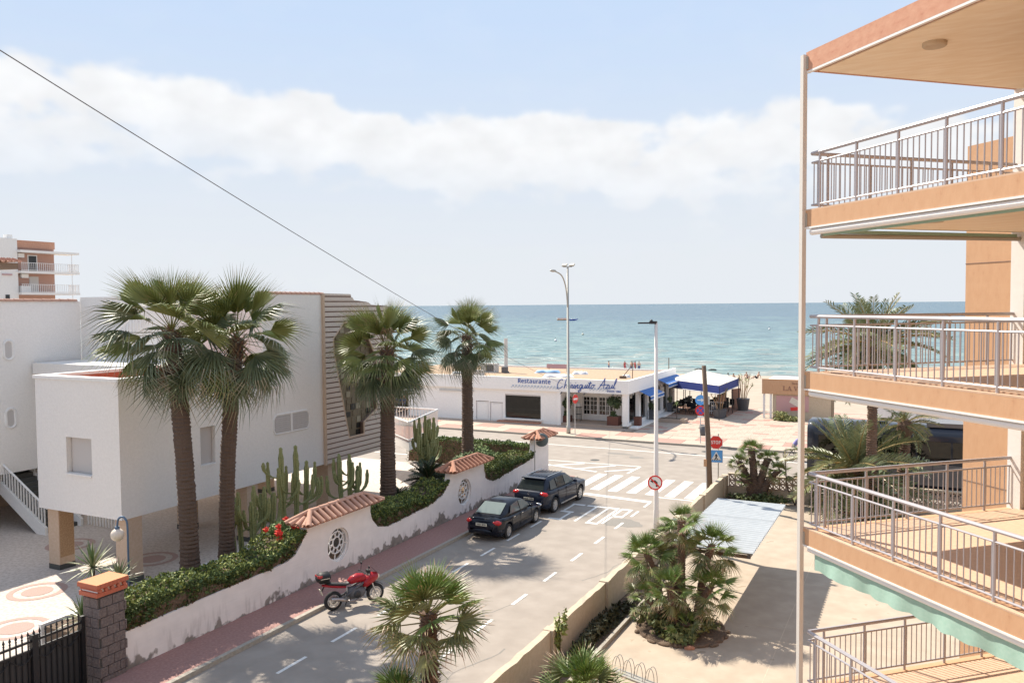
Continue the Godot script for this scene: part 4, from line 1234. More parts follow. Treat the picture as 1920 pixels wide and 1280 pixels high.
func plaza() -> void:
	# dining pavilion beyond the restaurant
	var c := thing("dining_pavilion", "open dining pavilion with cream canopy and navy blue valance", "pavilion")
	var a := [Vector3(-20.3, 3.05, -72.4), Vector3(-15.0, 3.05, -68.4), Vector3(-14.9, 3.05, -76.0), Vector3(-20.3, 3.05, -79.5)]
	var apex := Vector3(-18.0, 3.95, -73.6)
	var m := MB.new()
	for i in 4:
		m.tri(a[i], apex, a[(i + 1) % 4])
		m.tri(a[i], a[(i + 1) % 4], apex - Vector3(0, 0.03, 0))
	put("canopy", m.mesh(), M.canvas_cream, c)
	m = MB.new()
	for i in 4:
		var p: Vector3 = a[i]
		var q: Vector3 = a[(i + 1) % 4]
		var n := (q - p).cross(Vector3.UP).normalized() * 0.02
		m.quad(p, q, q - Vector3(0, 0.68, 0), p - Vector3(0, 0.68, 0))
		m.quad(p + n, p + n - Vector3(0, 0.68, 0), q + n - Vector3(0, 0.68, 0), q + n)
	put("valance", m.mesh(), M.navy_canvas, c)
	for i in 4:
		bar("gutter", a[i] - Vector3(0, 0.7, 0), a[(i + 1) % 4] - Vector3(0, 0.7, 0), 0.04, M.white_paint, c)
		bar("post", Vector3(a[i].x, 0.1, a[i].z), a[i] - Vector3(0, 0.6, 0), 0.04, M.dark_metal, c)
		for k in [0.33, 0.66]:
			var p: Vector3 = a[i].lerp(a[(i + 1) % 4], k)
			bar("post", Vector3(p.x, 0.1, p.z), p - Vector3(0, 0.6, 0), 0.035, M.dark_metal, c)
	bx("deck", Vector3(-17.6, 0.13, -74.5), Vector3(5.4, 0.06, 7.0), M.board, c)
	rng.seed = 8
	for i in 12:
		var p := Vector3(-19.6 + (i % 4) * 1.25, 0.16, -72.3 - int(i / 4.0) * 2.1)
		if i % 2 == 0:
			var t := thing("dining_table", "dark square dining table under the pavilion canopy", "table", p, 0.3, "tables under the pavilion")
			bx("table_top", Vector3(0, 0.74, 0), Vector3(0.8, 0.04, 0.8), M.dark_metal, t)
			bar("pedestal", Vector3(0, 0.02, 0), Vector3(0, 0.72, 0), 0.05, M.dark_metal, t)
			bx("foot", Vector3(0, 0.02, 0), Vector3(0.5, 0.04, 0.5), M.dark_metal, t)
		for s in [-1.0, 1.0]:
			var ch := thing("dining_chair", "black dining chair under the pavilion canopy", "chair", p + Vector3(0.0 if i % 2 == 0 else 0.3 * s, 0, 0.7 * s), PI * (0.5 + 0.5 * s) + rng.randf_range(-0.3, 0.3), "chairs under the pavilion")
			bx("seat", Vector3(0, 0.45, 0), Vector3(0.46, 0.05, 0.44), M.black, ch)
			bx("backrest", Vector3(0, 0.72, 0.21), Vector3(0.46, 0.5, 0.04), M.black, ch)
			for e in [[-0.2, -0.19], [0.2, -0.19], [-0.2, 0.19], [0.2, 0.19]]:
				bar("leg", Vector3(e[0], 0, e[1]), Vector3(e[0], 0.44, e[1]), 0.018, M.black, ch, 4)
	# brown screens, white fence, potted plants
	for p in [[-15.9, -73.6, 0.2], [-15.3, -76.8, 0.2]]:
		var s := thing("wooden_screen", "tall brown wooden screen at the open side of the pavilion, " + ("nearer the white fence" if p[1] > -75 else "beside the far plant pot"), "screen", Vector3(p[0], 0.1, p[1]), 1.2)
		for i in 7:
			bx("plank", Vector3(-0.62 + i * 0.205, 0.95, 0), Vector3(0.195, 1.9, 0.04), M.board, s)
		for y in [0.3, 1.6]:
			bx("batten", Vector3(0, y, -0.035), Vector3(1.4, 0.08, 0.03), M.board, s)
	var f := thing("white_fence", "low white picket fence at the front of the pavilion", "fence", Vector3(-16.4, 0.1, -72.2), 0.0)
	for i in 12:
		bx("picket", Vector3(-0.9 + i * 0.16, 0.6, 0), Vector3(0.05, 1.2, 0.04), M.white_paint, f)
	for y in [0.3, 1.1]:
		bx("fence_rail", Vector3(0, y, 0.035), Vector3(2.0, 0.06, 0.03), M.white_paint, f)
	for p in [[-15.35, -70.2, 0.62, 0.75, 3.0, "wide dark bowl pot with tall pale stems in front of the white fence"], [-14.5, -76.0, 0.6, 1.1, 3.4, "tall dark pot with bare upright branches beside the wooden screens"]]:
		var t := thing("plant_pot", p[5], "plant pot", Vector3(p[0], 0.11, p[1]))
		var l := MB.new()
		l.lathe([Vector2(0.0, 0.0), Vector2(p[2] * 0.75, 0.0), Vector2(p[2], p[3]), Vector2(p[2] * 0.9, p[3]), Vector2(0.0, p[3] - 0.06)], 16)
		put("pot", l.mesh(), M.grey_plastic, t)
		var sm := MB.new()
		var lf := MB.new()
		for i in 9:
			var d := Vector3(rng.randf_range(-0.5, 0.5), 0, rng.randf_range(-0.5, 0.5))
			var top := Vector3(d.x * 1.6, p[4] * rng.randf_range(0.65, 1.0), d.z * 1.6)
			sm.tube(smooth_line([d * 0.5 + Vector3(0, p[3] - 0.1, 0), d * 0.8 + Vector3(0, p[3] + 0.6, 0), top]), 0.03, 5)
			for k in 10:
				var h := rng.randf_range(0.55, 1.0)
				var o := (d * 0.8 + Vector3(0, p[3] + 0.5, 0)).lerp(top, h)
				var q := Vector3(rng.randfn(), rng.randf(), rng.randfn()).normalized() * 0.28
				lf.col = lin(0.16, 0.22, 0.07).srgb_to_linear().lerp(Color(0.30, 0.30, 0.14), rng.randf())
				lf.quad(o, o + q * 0.5 + Vector3(0.04, 0, 0.04), o + q, o + q * 0.5 - Vector3(0.04, 0, 0.04))
		put("stems", sm.mesh(), M.column_stone, t)
		put("leaves", lf.mesh(), M.leaf, t)
	var pb := thing("planter_bed", "low stone planting bed with a small yucca beside the restaurant", "planter", Vector3(-18.3, 0.1, -66.2))
	bx("kerb_stone", Vector3(0, 0.16, 0), Vector3(2.2, 0.32, 1.0), M.pave_pink, pb)
	bx("soil", Vector3(0, 0.325, 0), Vector3(2.0, 0.02, 0.8), M.earth, pb)
	bar("stem", Vector3(0.3, 0.3, 0), Vector3(0.3, 1.5, 0), 0.03, M.trunk, pb)
	rosette(pb, Vector3(0.3, 1.5, 0), 26, 0.4, 0.05, 66, [lin(0.20, 0.30, 0.08), lin(0.34, 0.36, 0.12)])
	# orange kiosk
	var k := thing("beach_kiosk", "beach kiosk with an orange sign board and a pink poster", "kiosk", Vector3(-9.6, 0.1, -71.6))
	bx("sign_board", Vector3(0.35, 2.75, 0.05), Vector3(5.6, 1.25, 0.3), M.orange, k)
	var tx := text_mesh("LA VIDA ES", 0.42, true, "Droid Serif")
	var ab := tx.get_aabb()
	put("lettering", tx, M.board, k, Transform3D(Basis.from_scale(Vector3(3.0 / ab.size.x, 3.0 / ab.size.x, 1)), Vector3(0.75, 2.62, 0.21)))
	var tx2 := text_mesh("Beach Bar", 0.2, false, "Droid Serif")
	put("lettering", tx2, M.board, k, Transform3D(Basis(), Vector3(0.6, 3.06, 0.21)))
	for x in [-2.3, -1.75]:
		bx("post", Vector3(x, 1.05, 0), Vector3(0.16, 2.1, 0.2), M.white_paint, k)
	bx("wall", Vector3(0.7, 1.05, -0.1), Vector3(4.6, 2.1, 0.2), M.cream_wall, k)
	bx("poster", Vector3(0.0, 1.35, 0.02), Vector3(2.6, 1.3, 0.02), M.pink_board, k)
	bx("poster_print", Vector3(0.4, 0.95, 0.036), Vector3(1.1, 0.28, 0.01), M.sign_red, k, Basis(Vector3.BACK, 0.12))
	bx("poster_print", Vector3(0.2, 1.5, 0.036), Vector3(0.8, 0.5, 0.01), M.canvas_cream, k, Basis(Vector3.BACK, -0.5))
	bx("rear_wall", Vector3(0.7, 1.05, -3.0), Vector3(4.6, 2.1, 0.2), M.cream_wall, k)
	bx("kiosk_roof", Vector3(0.6, 3.3, -1.6), Vector3(5.2, 0.12, 3.4), M.white_fine, k)
	tag(put("grass_clump", leaf_ball(900, Vector3(1.5, 0.5, 0.6), 0.16, 72, [lin(0.16, 0.19, 0.06), lin(0.36, 0.35, 0.14)]), M.leaf_matte, null, Transform3D(Basis(), Vector3(-9.7, 0.5, -70.4))), "yellow green clump of ornamental grass in front of the kiosk", "grass")
	# low houses across the promenade, right
	var h := thing("low_house", "low white house with a shuttered window behind the coach", "house", Vector3(4, 0, -64))
	bx("wall", Vector3(0, 2.3, -2), Vector3(14, 4.4, 6), M.white_fine, h)
	bx("roof_slab", Vector3(0, 4.6, -2), Vector3(14.6, 0.2, 6.6), M.white_fine, h)
	bx("window_frame", Vector3(-3.2, 2.6, 1.01), Vector3(2.3, 1.3, 0.05), M.white_paint, h)
	bx("shutter", Vector3(-3.2, 2.6, 1.04), Vector3(2.1, 1.1, 0.03), M.shutter, h)
	bx("doorway", Vector3(0.3, 2.4, 1.02), Vector3(2.4, 1.7, 0.04), M.room_wood, h)
	bx("awning", Vector3(0.4, 3.5, 1.5), Vector3(3.4, 0.08, 1.0), M.unit_grey, h, Basis(Vector3.RIGHT, 0.2))


func railing(b: Node3D, y: float, posts_front: Array, posts_side: Array, zmax: float, xmax: float) -> void:
	var m := MB.new()
	for s in [[1.0, 0.034], [0.84, 0.018], [0.09, 0.018]]:
		m.tube([Vector3(0.08, y + s[0], 0.08), Vector3(0.08, y + s[0], zmax)], s[1], 6)
		m.tube([Vector3(0.08, y + s[0], 0.08), Vector3(xmax, y + s[0], 0.08)], s[1], 6)
	var r := put("railing", m.mesh(), M.rail, b)
	var pm := MB.new()
	pm.tube([Vector3(0, -0.02, 0), Vector3(0, 1.0, 0)], 0.024, 8)
	var post := pm.mesh()
	var bm := MB.new()
	bm.tube([Vector3(0, 0.09, 0), Vector3(0, 0.84, 0)], 0.0105, 5)
	var bal := bm.mesh()
	for z in posts_front:
		put("rail_post", post, M.rail, r, Transform3D(Basis(), Vector3(0.08, y, z)))
	for x in posts_side:
		put("rail_post", post, M.rail, r, Transform3D(Basis(), Vector3(x, y, 0.08)))
	var z := 0.14
	while z < zmax - 0.05:
		put("baluster", bal, M.rail, r, Transform3D(Basis(), Vector3(0.08, y, z)))
		z += 0.1163
	var x := 0.2
	while x < xmax - 0.05:
		put("baluster", bal, M.rail, r, Transform3D(Basis(), Vector3(x, y, 0.08)))
		x += 0.1163


func apartments_right() -> void:
	# local x runs inwards from the balcony fronts, local z along the fronts towards the viewer's own block
	var b := thing("apartment_block", "orange apartment block with stacked corner balconies and grey railings", "apartment building", Vector3(-1.9, 0, -15.6), deg_to_rad(43.5))
	var depth := 4.85
	var zl := 11.0
	var tops := [2.88, 5.80, 8.65, 11.55]
	for i in 4:
		var y: float = tops[i]
		var s := bx("balcony_slab", Vector3(depth / 2, y - 0.155, zl / 2), Vector3(depth, 0.29, zl), M.orange, b)
		bx("floor_tiles", Vector3(depth / 2 + 0.1, y + 0.005, zl / 2 + 0.1), Vector3(depth - 0.28, 0.03, zl - 0.28), M.balcony_tile, b)
		bx("soffit", Vector3(depth / 2 + 0.06, y - 0.31, zl / 2 + 0.06), Vector3(depth - 0.2, 0.02, zl - 0.2), M.soffit, b)
		bx("drip_edge", Vector3(0.03, y - 0.315, zl / 2), Vector3(0.09, 0.03, zl), M.white_paint, b)
		bx("edge_strip", Vector3(0.06, y + 0.0, zl / 2), Vector3(0.12, 0.025, zl), M.balcony_tile, b)
		railing(b, y, [0.3, 1.23, 2.16, 3.09, 4.02], [0.42, 1.32, 2.25, 3.2, 4.12], 4.5 if i else 2.6, depth)
	bx("roof_slab", Vector3(depth / 2, 14.18, zl / 2), Vector3(depth, 0.33, zl), M.orange_worn, b)
	bx("soffit", Vector3(depth / 2 + 0.06, 14.0, zl / 2 + 0.06), Vector3(depth - 0.2, 0.02, zl - 0.2), M.soffit, b)
	bx("drip_edge", Vector3(0.03, 14.0, zl / 2), Vector3(0.06, 0.04, zl), M.white_paint, b)
	bx("house_wall", Vector3(depth + 4.1, 7.05, zl / 2 + 0.05), Vector3(8.2, 14.0, zl - 0.1), M.beige_wall, b)
	bx("corner_pillar", Vector3(depth + 0.02, 7.05, 0.16), Vector3(0.22, 14.0, 0.3), M.white_fine, b)
	bx("stair_tower", Vector3(7.6, 6.7, -0.9), Vector3(3.2, 13.4, 2.75), M.orange, b)
	for y in [2.9, 5.8, 8.3, 10.75]:
		bx("render_joint", Vector3(5.998, y, -0.9), Vector3(0.01, 0.02, 2.76), M.slat_gap, b)
	bx("glazed_door", Vector3(depth - 0.02, 7.0, 3.5), Vector3(0.06, 2.2, 2.2), M.white_paint, b)
	bx("corner_post", Vector3(-0.03, 7.15, -0.02), Vector3(0.085, 14.3, 0.085), M.post_paint, b)
	for y in [14.15, 11.38, 8.48, 5.62]:
		bx("post_bracket", Vector3(0.03, y, 0.02), Vector3(0.08, 0.22, 0.1), M.galvanised, b)
	for y in [13.99, 11.23]:
		var l := MB.new()
		l.lathe([Vector2(0.0, -0.07), Vector2(0.16, -0.07), Vector2(0.18, -0.05), Vector2(0.18, 0.0)], 20)
		put("ceiling_lamp", l.mesh(), M.beige_wall, b, Transform3D(Basis(), Vector3(0.9, y, 2.0)))
	# blinds rolled up under the slabs
	for a in [[11.16, 0.06], [8.26, 0.05], [5.42, 0.05]]:
		bar("awning_cassette", Vector3(0.06, a[0], 0.12), Vector3(0.06, a[0], 10.5), a[1], M.white_paint, b, 10)
		bx("awning_rail", Vector3(0.1, a[0] + 0.09, 5.3), Vector3(0.05, 0.05, 10.4), M.grey_plastic, b)
	bar("awning_arm", Vector3(0.2, 11.08, 0.2), Vector3(depth - 0.1, 11.1, 0.2), 0.045, M.galvanised, b)
	bx("folded_awning", Vector3(2.4, 11.16, 0.2), Vector3(4.5, 0.06, 0.07), M.canvas_green, b)
	bx("folded_awning", Vector3(0.18, 11.1, 3.0), Vector3(0.05, 0.05, 5.4), M.canvas_green, b)
	var vm := MB.new()
	var prev := Vector3.ZERO
	var prevt := Vector3.ZERO
	for i in 181:
		var z := 0.28 + i * 0.05
		var x := 0.03 + 0.03 * sin(z * 5.1) + 0.015 * sin(z * 13.0)
		var top := Vector3(0.05, 5.38, z)
		var low := Vector3(x, 5.38 - 0.26 - 0.03 * absf(sin(z * 7.4)) - 0.01 * sin(z * 2.0), z)
		if i:
			vm.quad(prevt, top, low, prev)
		prev = low
		prevt = top
	put("scalloped_valance", vm.mesh(true), M.canvas_green, b)
	# the viewer's own block, unseen, added so its sunlit front bounces warm light
	var nb := thing("unseen_bounce_block", "unseen plain orange apartment block added beside the balcony stack to bounce warm light", "apartment building", b.transform * Vector3(-7.9, 0, 11.9), b.rotation.y)
	bx("wall", Vector3(7.0, 8.5, 13.0), Vector3(14.0, 17.0, 26.0), M.orange, nb)
	for y in [2.75, 5.65, 8.5, 11.4, 14.2]:
		bx("balcony_slab", Vector3(-0.75, y - 0.3, 14.5), Vector3(1.5, 0.25, 22.0), M.white_fine, nb)
	bx("roof_edge", Vector3(7.0, 17.1, 13.0), Vector3(14.4, 0.2, 26.4), M.white_fine, nb)
	# furniture glimpsed on the top balcony
	var ch := thing("deck_chair", "brown wooden folding chair on the top balcony", "chair", b.transform * Vector3(3.6, 11.57, 2.0), 0.4)
	for i in 5:
		bx("seat_slat", Vector3(0, 0.42, -0.2 + i * 0.1), Vector3(0.48, 0.03, 0.08), M.wood, ch)
		bx("back_slat", Vector3(0, 0.5 + i * 0.1, 0.27 + i * 0.03), Vector3(0.48, 0.08, 0.03), M.wood, ch)
	for x in [-0.24, 0.24]:
		bar("leg", Vector3(x, 0, -0.25), Vector3(x, 0.95, 0.4), 0.022, M.wood, ch)
		bar("leg", Vector3(x, 0, 0.3), Vector3(x, 0.44, -0.22), 0.022, M.wood, ch)


func far_left() -> void:
	var p := thing("pink_apartments", "pink brick apartment block with railed balconies beyond the villa", "apartment building", Vector3(-100, 0, -68.2))
	bx("wall", Vector3(-6, 9.1, 2.6), Vector3(12, 18.2, 5.2), M.pink_brick, p)
	bx("parapet", Vector3(-5.95, 17.95, 2.6), Vector3(12.2, 0.9, 5.3), M.orange_worn, p)
	for i in 3:
		var y: float = [17.0, 14.45, 11.8][i]
		bx("balcony_slab", Vector3(0.2, y, 1.35), Vector3(2.4, 0.28, 7.8), M.white_fine, p)
		if i:
			for s in [1.0, 0.1]:
				bx("rail", Vector3(1.35, y + 0.14 + s, 1.35), Vector3(0.05, 0.05, 7.7), M.white_paint, p)
				bx("rail", Vector3(0.2, y + 0.14 + s, -2.5), Vector3(2.3, 0.05, 0.05), M.white_paint, p)
			for k in 31:
				bx("baluster", Vector3(1.35, y + 0.65, -2.4 + k * 0.25), Vector3(0.04, 0.95, 0.04), M.white_paint, p)
			for k in 9:
				bx("baluster", Vector3(-0.9 + k * 0.25, y + 0.65, -2.5), Vector3(0.04, 0.95, 0.04), M.white_paint, p)
		bar("awning_pole", Vector3(1.2, y - 2.5, -1.6), Vector3(1.2, y, -1.6), 0.04, M.white_paint, p)
	bx("door_frame", Vector3(0.02, 15.6, 2.9), Vector3(0.06, 2.1, 1.25), M.white_paint, p)
	bx("glazed_door", Vector3(0.04, 15.55, 2.9), Vector3(0.06, 1.95, 1.0), M.glass_tint, p)
	bx("glazed_door", Vector3(0.04, 12.95, 2.8), Vector3(0.06, 2.0, 1.2), M.shutter, p)
	bx("wall_unit", Vector3(0.3, 14.0, 4.2), Vector3(0.4, 0.5, 0.9), M.white_paint, p)
	bx("wall_unit", Vector3(0.3, 16.5, 4.6), Vector3(0.4, 0.5, 0.8), M.white_paint, p)
	bx("balcony_box", Vector3(0.7, 12.35, 4.4), Vector3(0.6, 0.8, 1.2), M.white_paint, p)
	var w := thing("white_apartments", "white rendered block adjoining the pink brick one", "apartment building", Vector3(-100, 0, -57))
	bx("wall", Vector3(-5.4, 9.2, 0), Vector3(12.2, 18.6, 12), M.white_fine, w)
	bx("chimney", Vector3(-0.3, 18.75, -5.5), Vector3(0.7, 0.5, 0.7), M.white_fine, w)
	bx("small_window", Vector3(0.72, 11.3, -4.6), Vector3(0.06, 0.7, 0.5), M.glass_tint, w)
	bx("window_ledge", Vector3(0.76, 14.1, -4.6), Vector3(0.2, 0.15, 1.2), M.pink_board, w)
	var t := thing("tiled_house", "house corner with brown tiled eaves behind the villa wing", "house", Vector3(-46.8, 0, -29.2))
	bx("wall", Vector3(-5.5, 6.2, 5.8), Vector3(10, 12.4, 10), M.white_wall, t)
	bx("eaves", Vector3(-5.2, 12.35, 5.5), Vector3(11.4, 0.35, 11.4), M.wood, t)
	var roof := MB.new()
	var q := [Vector3(0.6, 12.6, -0.3), Vector3(0.6, 12.6, 11.4), Vector3(-11, 12.6, 11.4), Vector3(-11, 12.6, -0.3)]
	for i in 4:
		roof.tri(q[i], q[(i + 1) % 4], Vector3(-5.2, 14.0, 5.5))
	put("roof", roof.mesh(), M.tile, t)
	for i in 36:
		put("roof_tile", half_tile(0.9, 0.12, 0.1), M.tile_pale, t, Transform3D(Basis(Vector3.BACK, PI - 0.23) , Vector3(0.25, 12.76, -0.2 + i * 0.32)))


func patio() -> void:
	var b := MB.new()
	flat(b, -8.1, 60, 40, -42.2, 0.012)
	var floor_ := setting("patio", b.mesh(), M.concrete)
	for z in [-12.0, -16.5, -21.0, -25.5, -30.0, -34.5, -39.0]:
		bx("joint", Vector3(4.0, 0.0105, z), Vector3(24.0, 0.006, 0.018), M.beige_wall, floor_)
	for x in [-3.6, 0.9]:
		bx("joint", Vector3(x, 0.011, -22.0), Vector3(0.018, 0.006, 40.0), M.beige_wall, floor_)
	b = MB.new()
	flat(b, -8.95, -8.1, 20, -42.2, 0.03)
	setting("flower_bed", b.mesh(), M.earth)
	b = MB.new()
	b.box(Vector3(-8.08, 0.06, -8.0), Vector3(0.1, 0.16, 36))
	setting("bed_edging", b.mesh(), M.kerb)
	# boundary wall along the street
	var w := thing("patio_wall", "low cream rendered wall with piers between the street and the patio", "wall")
	rng.seed = 12
	var z := 6.0
	while z > -42.0:
		var l := minf(4.35, z + 42.3)
		var seg := MB.new()
		var top := []
		var n := 12
		for i in n + 1:
			top.append(1.04 + rng.randf_range(-0.025, 0.03))
		for i in n:
			var z0 := z - l * i / n
			var z1 := z - l * (i + 1) / n
			seg.quad(Vector3(-9.1, 0, z0), Vector3(-9.1, 0, z1), Vector3(-9.1, top[i + 1], z1), Vector3(-9.1, top[i], z0))
			seg.quad(Vector3(-8.9, 0, z1), Vector3(-8.9, 0, z0), Vector3(-8.9, top[i], z0), Vector3(-8.9, top[i + 1], z1))
			seg.quad(Vector3(-9.1, top[i], z0), Vector3(-9.1, top[i + 1], z1), Vector3(-8.9, top[i + 1], z1), Vector3(-8.9, top[i], z0))
		put("wall_panel", seg.mesh(), M.cream_wall, w)
		bx("pier", Vector3(-8.97, 0.54, z - l + 0.0), Vector3(0.3, 1.08, 0.3), M.cream_wall, w)
		z -= l
	# pierced block wall on the promenade side
	var s := thing("pierced_block_wall", "low wall with pierced concrete blocks at the far end of the patio", "wall", Vector3(0, 0, -42.3))
	bx("plinth", Vector3(1.5, 0.26, 0), Vector3(20.6, 0.52, 0.22), M.cream_wall, s)
	bx("coping", Vector3(1.5, 1.17, 0), Vector3(20.6, 0.07, 0.24), M.cream_wall, s)
	var blk := MB.new()
	for e in [[0, 0.14, 0.31, 0.035], [0, -0.14, 0.31, 0.035], [0.14, 0, 0.035, 0.28], [-0.14, 0, 0.035, 0.28]]:
		blk.box(Vector3(e[0], e[1], 0), Vector3(e[2], e[3], 0.14))
	blk.box(Vector3.ZERO, Vector3(0.36, 0.04, 0.12), Basis(Vector3.BACK, PI / 4))
	blk.box(Vector3.ZERO, Vector3(0.36, 0.04, 0.12), Basis(Vector3.BACK, -PI / 4))
	var bm := blk.mesh()
	for i in 62:
		for j in 2:
			put("pierced_block", bm, M.pave_pink, s, Transform3D(Basis(), Vector3(-8.6 + i * 0.312, 0.68 + j * 0.315, 0)))
	# corrugated shelter
	var c := thing("carport", "low carport with a pale corrugated roof on the patio", "carport", Vector3(-5.8, 0, -28.7))
	for k in 5:
		var sh := MB.new()
		var z0 := -3.4 + k * 1.36
		var n := 36
		for i in n:
			var a := z0 + 1.4 * i / n
			var e := z0 + 1.4 * (i + 1) / n
			var h := func(q: float) -> float: return 2.24 + 0.05 * sin(q * TAU / 0.24) + 0.004 * (k % 2)
			sh.quad(Vector3(-1.28, h.call(a), a), Vector3(-1.28, h.call(e), e), Vector3(1.28, h.call(e), e), Vector3(1.28, h.call(a), a))
		put("roof_sheet", sh.mesh(true), M.corrugated, c)
	for x in [-1.15, 1.15]:
		bx("beam", Vector3(x, 2.14, 0), Vector3(0.08, 0.12, 6.7), M.grey_plastic, c)
		for zz in ([-3.2, 0.0, 3.2] if x < 0.0 else []):
			bar("post", Vector3(x, 0, zz), Vector3(x, 2.1, zz), 0.045, M.grey_plastic, c)
	for zz in [-3.3, 3.3]:
		bx("end_beam", Vector3(0, 2.12, zz), Vector3(2.4, 0.1, 0.06), M.wood, c)
	# bicycle rack
	var r := thing("bicycle_rack", "wire bicycle rack with hoops standing on the patio", "bicycle rack", Vector3(-6.7, 0.02, -20.4), 1.25)
	for sdn in [-0.07, 0.07]:
		for i in 4:
			var pts := []
			for k in 13:
				var a := PI * k / 12
				pts.append(Vector3(sdn + 0.05 * sin(a), 0.42 * sin(a) + 0.02, 0.55 - i * 0.36 + 0.15 * cos(a)))
			var m := MB.new()
			m.tube(pts, 0.01, 5)
			put("hoop", m.mesh(), M.galvanised, r)
	bx("ground_rail", Vector3(0, 0.02, 0), Vector3(0.3, 0.03, 1.5), M.galvanised, r)

func wheel(parent: Node3D, at: Vector3, r: float, w: float, side: float) -> void:
	var t := MB.new()
	var lay := Transform3D(Basis(Vector3.BACK, PI / 2), at)
	var h := w * 0.5
	t.lathe([Vector2(r * 0.66, -h), Vector2(r * 0.92, -h), Vector2(r, -h * 0.7), Vector2(r, h * 0.7), Vector2(r * 0.92, h), Vector2(r * 0.66, h), Vector2(r * 0.66, -h)], 28, lay)
	var wh := put("wheel", t.mesh(true), M.rubber, parent)
	var d := MB.new()
	d.lathe([Vector2(0.0, side * h * -0.55), Vector2(r * 0.6, side * h * -0.55), Vector2(r * 0.69, side * h * -0.9)], 24, lay)
	d.lathe([Vector2(r * 0.6, side * h * -0.8), Vector2(r * 0.69, side * h * -0.96)], 24, lay)
	for i in 8:
		var a := TAU * i / 8
		d.box(at + Vector3(side * h * 0.78, sin(a) * r * 0.36, cos(a) * r * 0.36), Vector3(0.025, r * 0.2, r * 0.6), Basis(Vector3.RIGHT, -a))
	d.ball(at + Vector3(side * h * 0.8, 0, 0), Vector3(0.03, r * 0.14, r * 0.14), 8, 5)
	put("rim", d.mesh(), M.alloy, wh)
	var back := MB.new()
	back.lathe([Vector2(0.0, side * h * -0.4), Vector2(r * 0.66, side * h * -0.4)], 20, lay)
	put("brake", back.mesh(), M.black, wh)


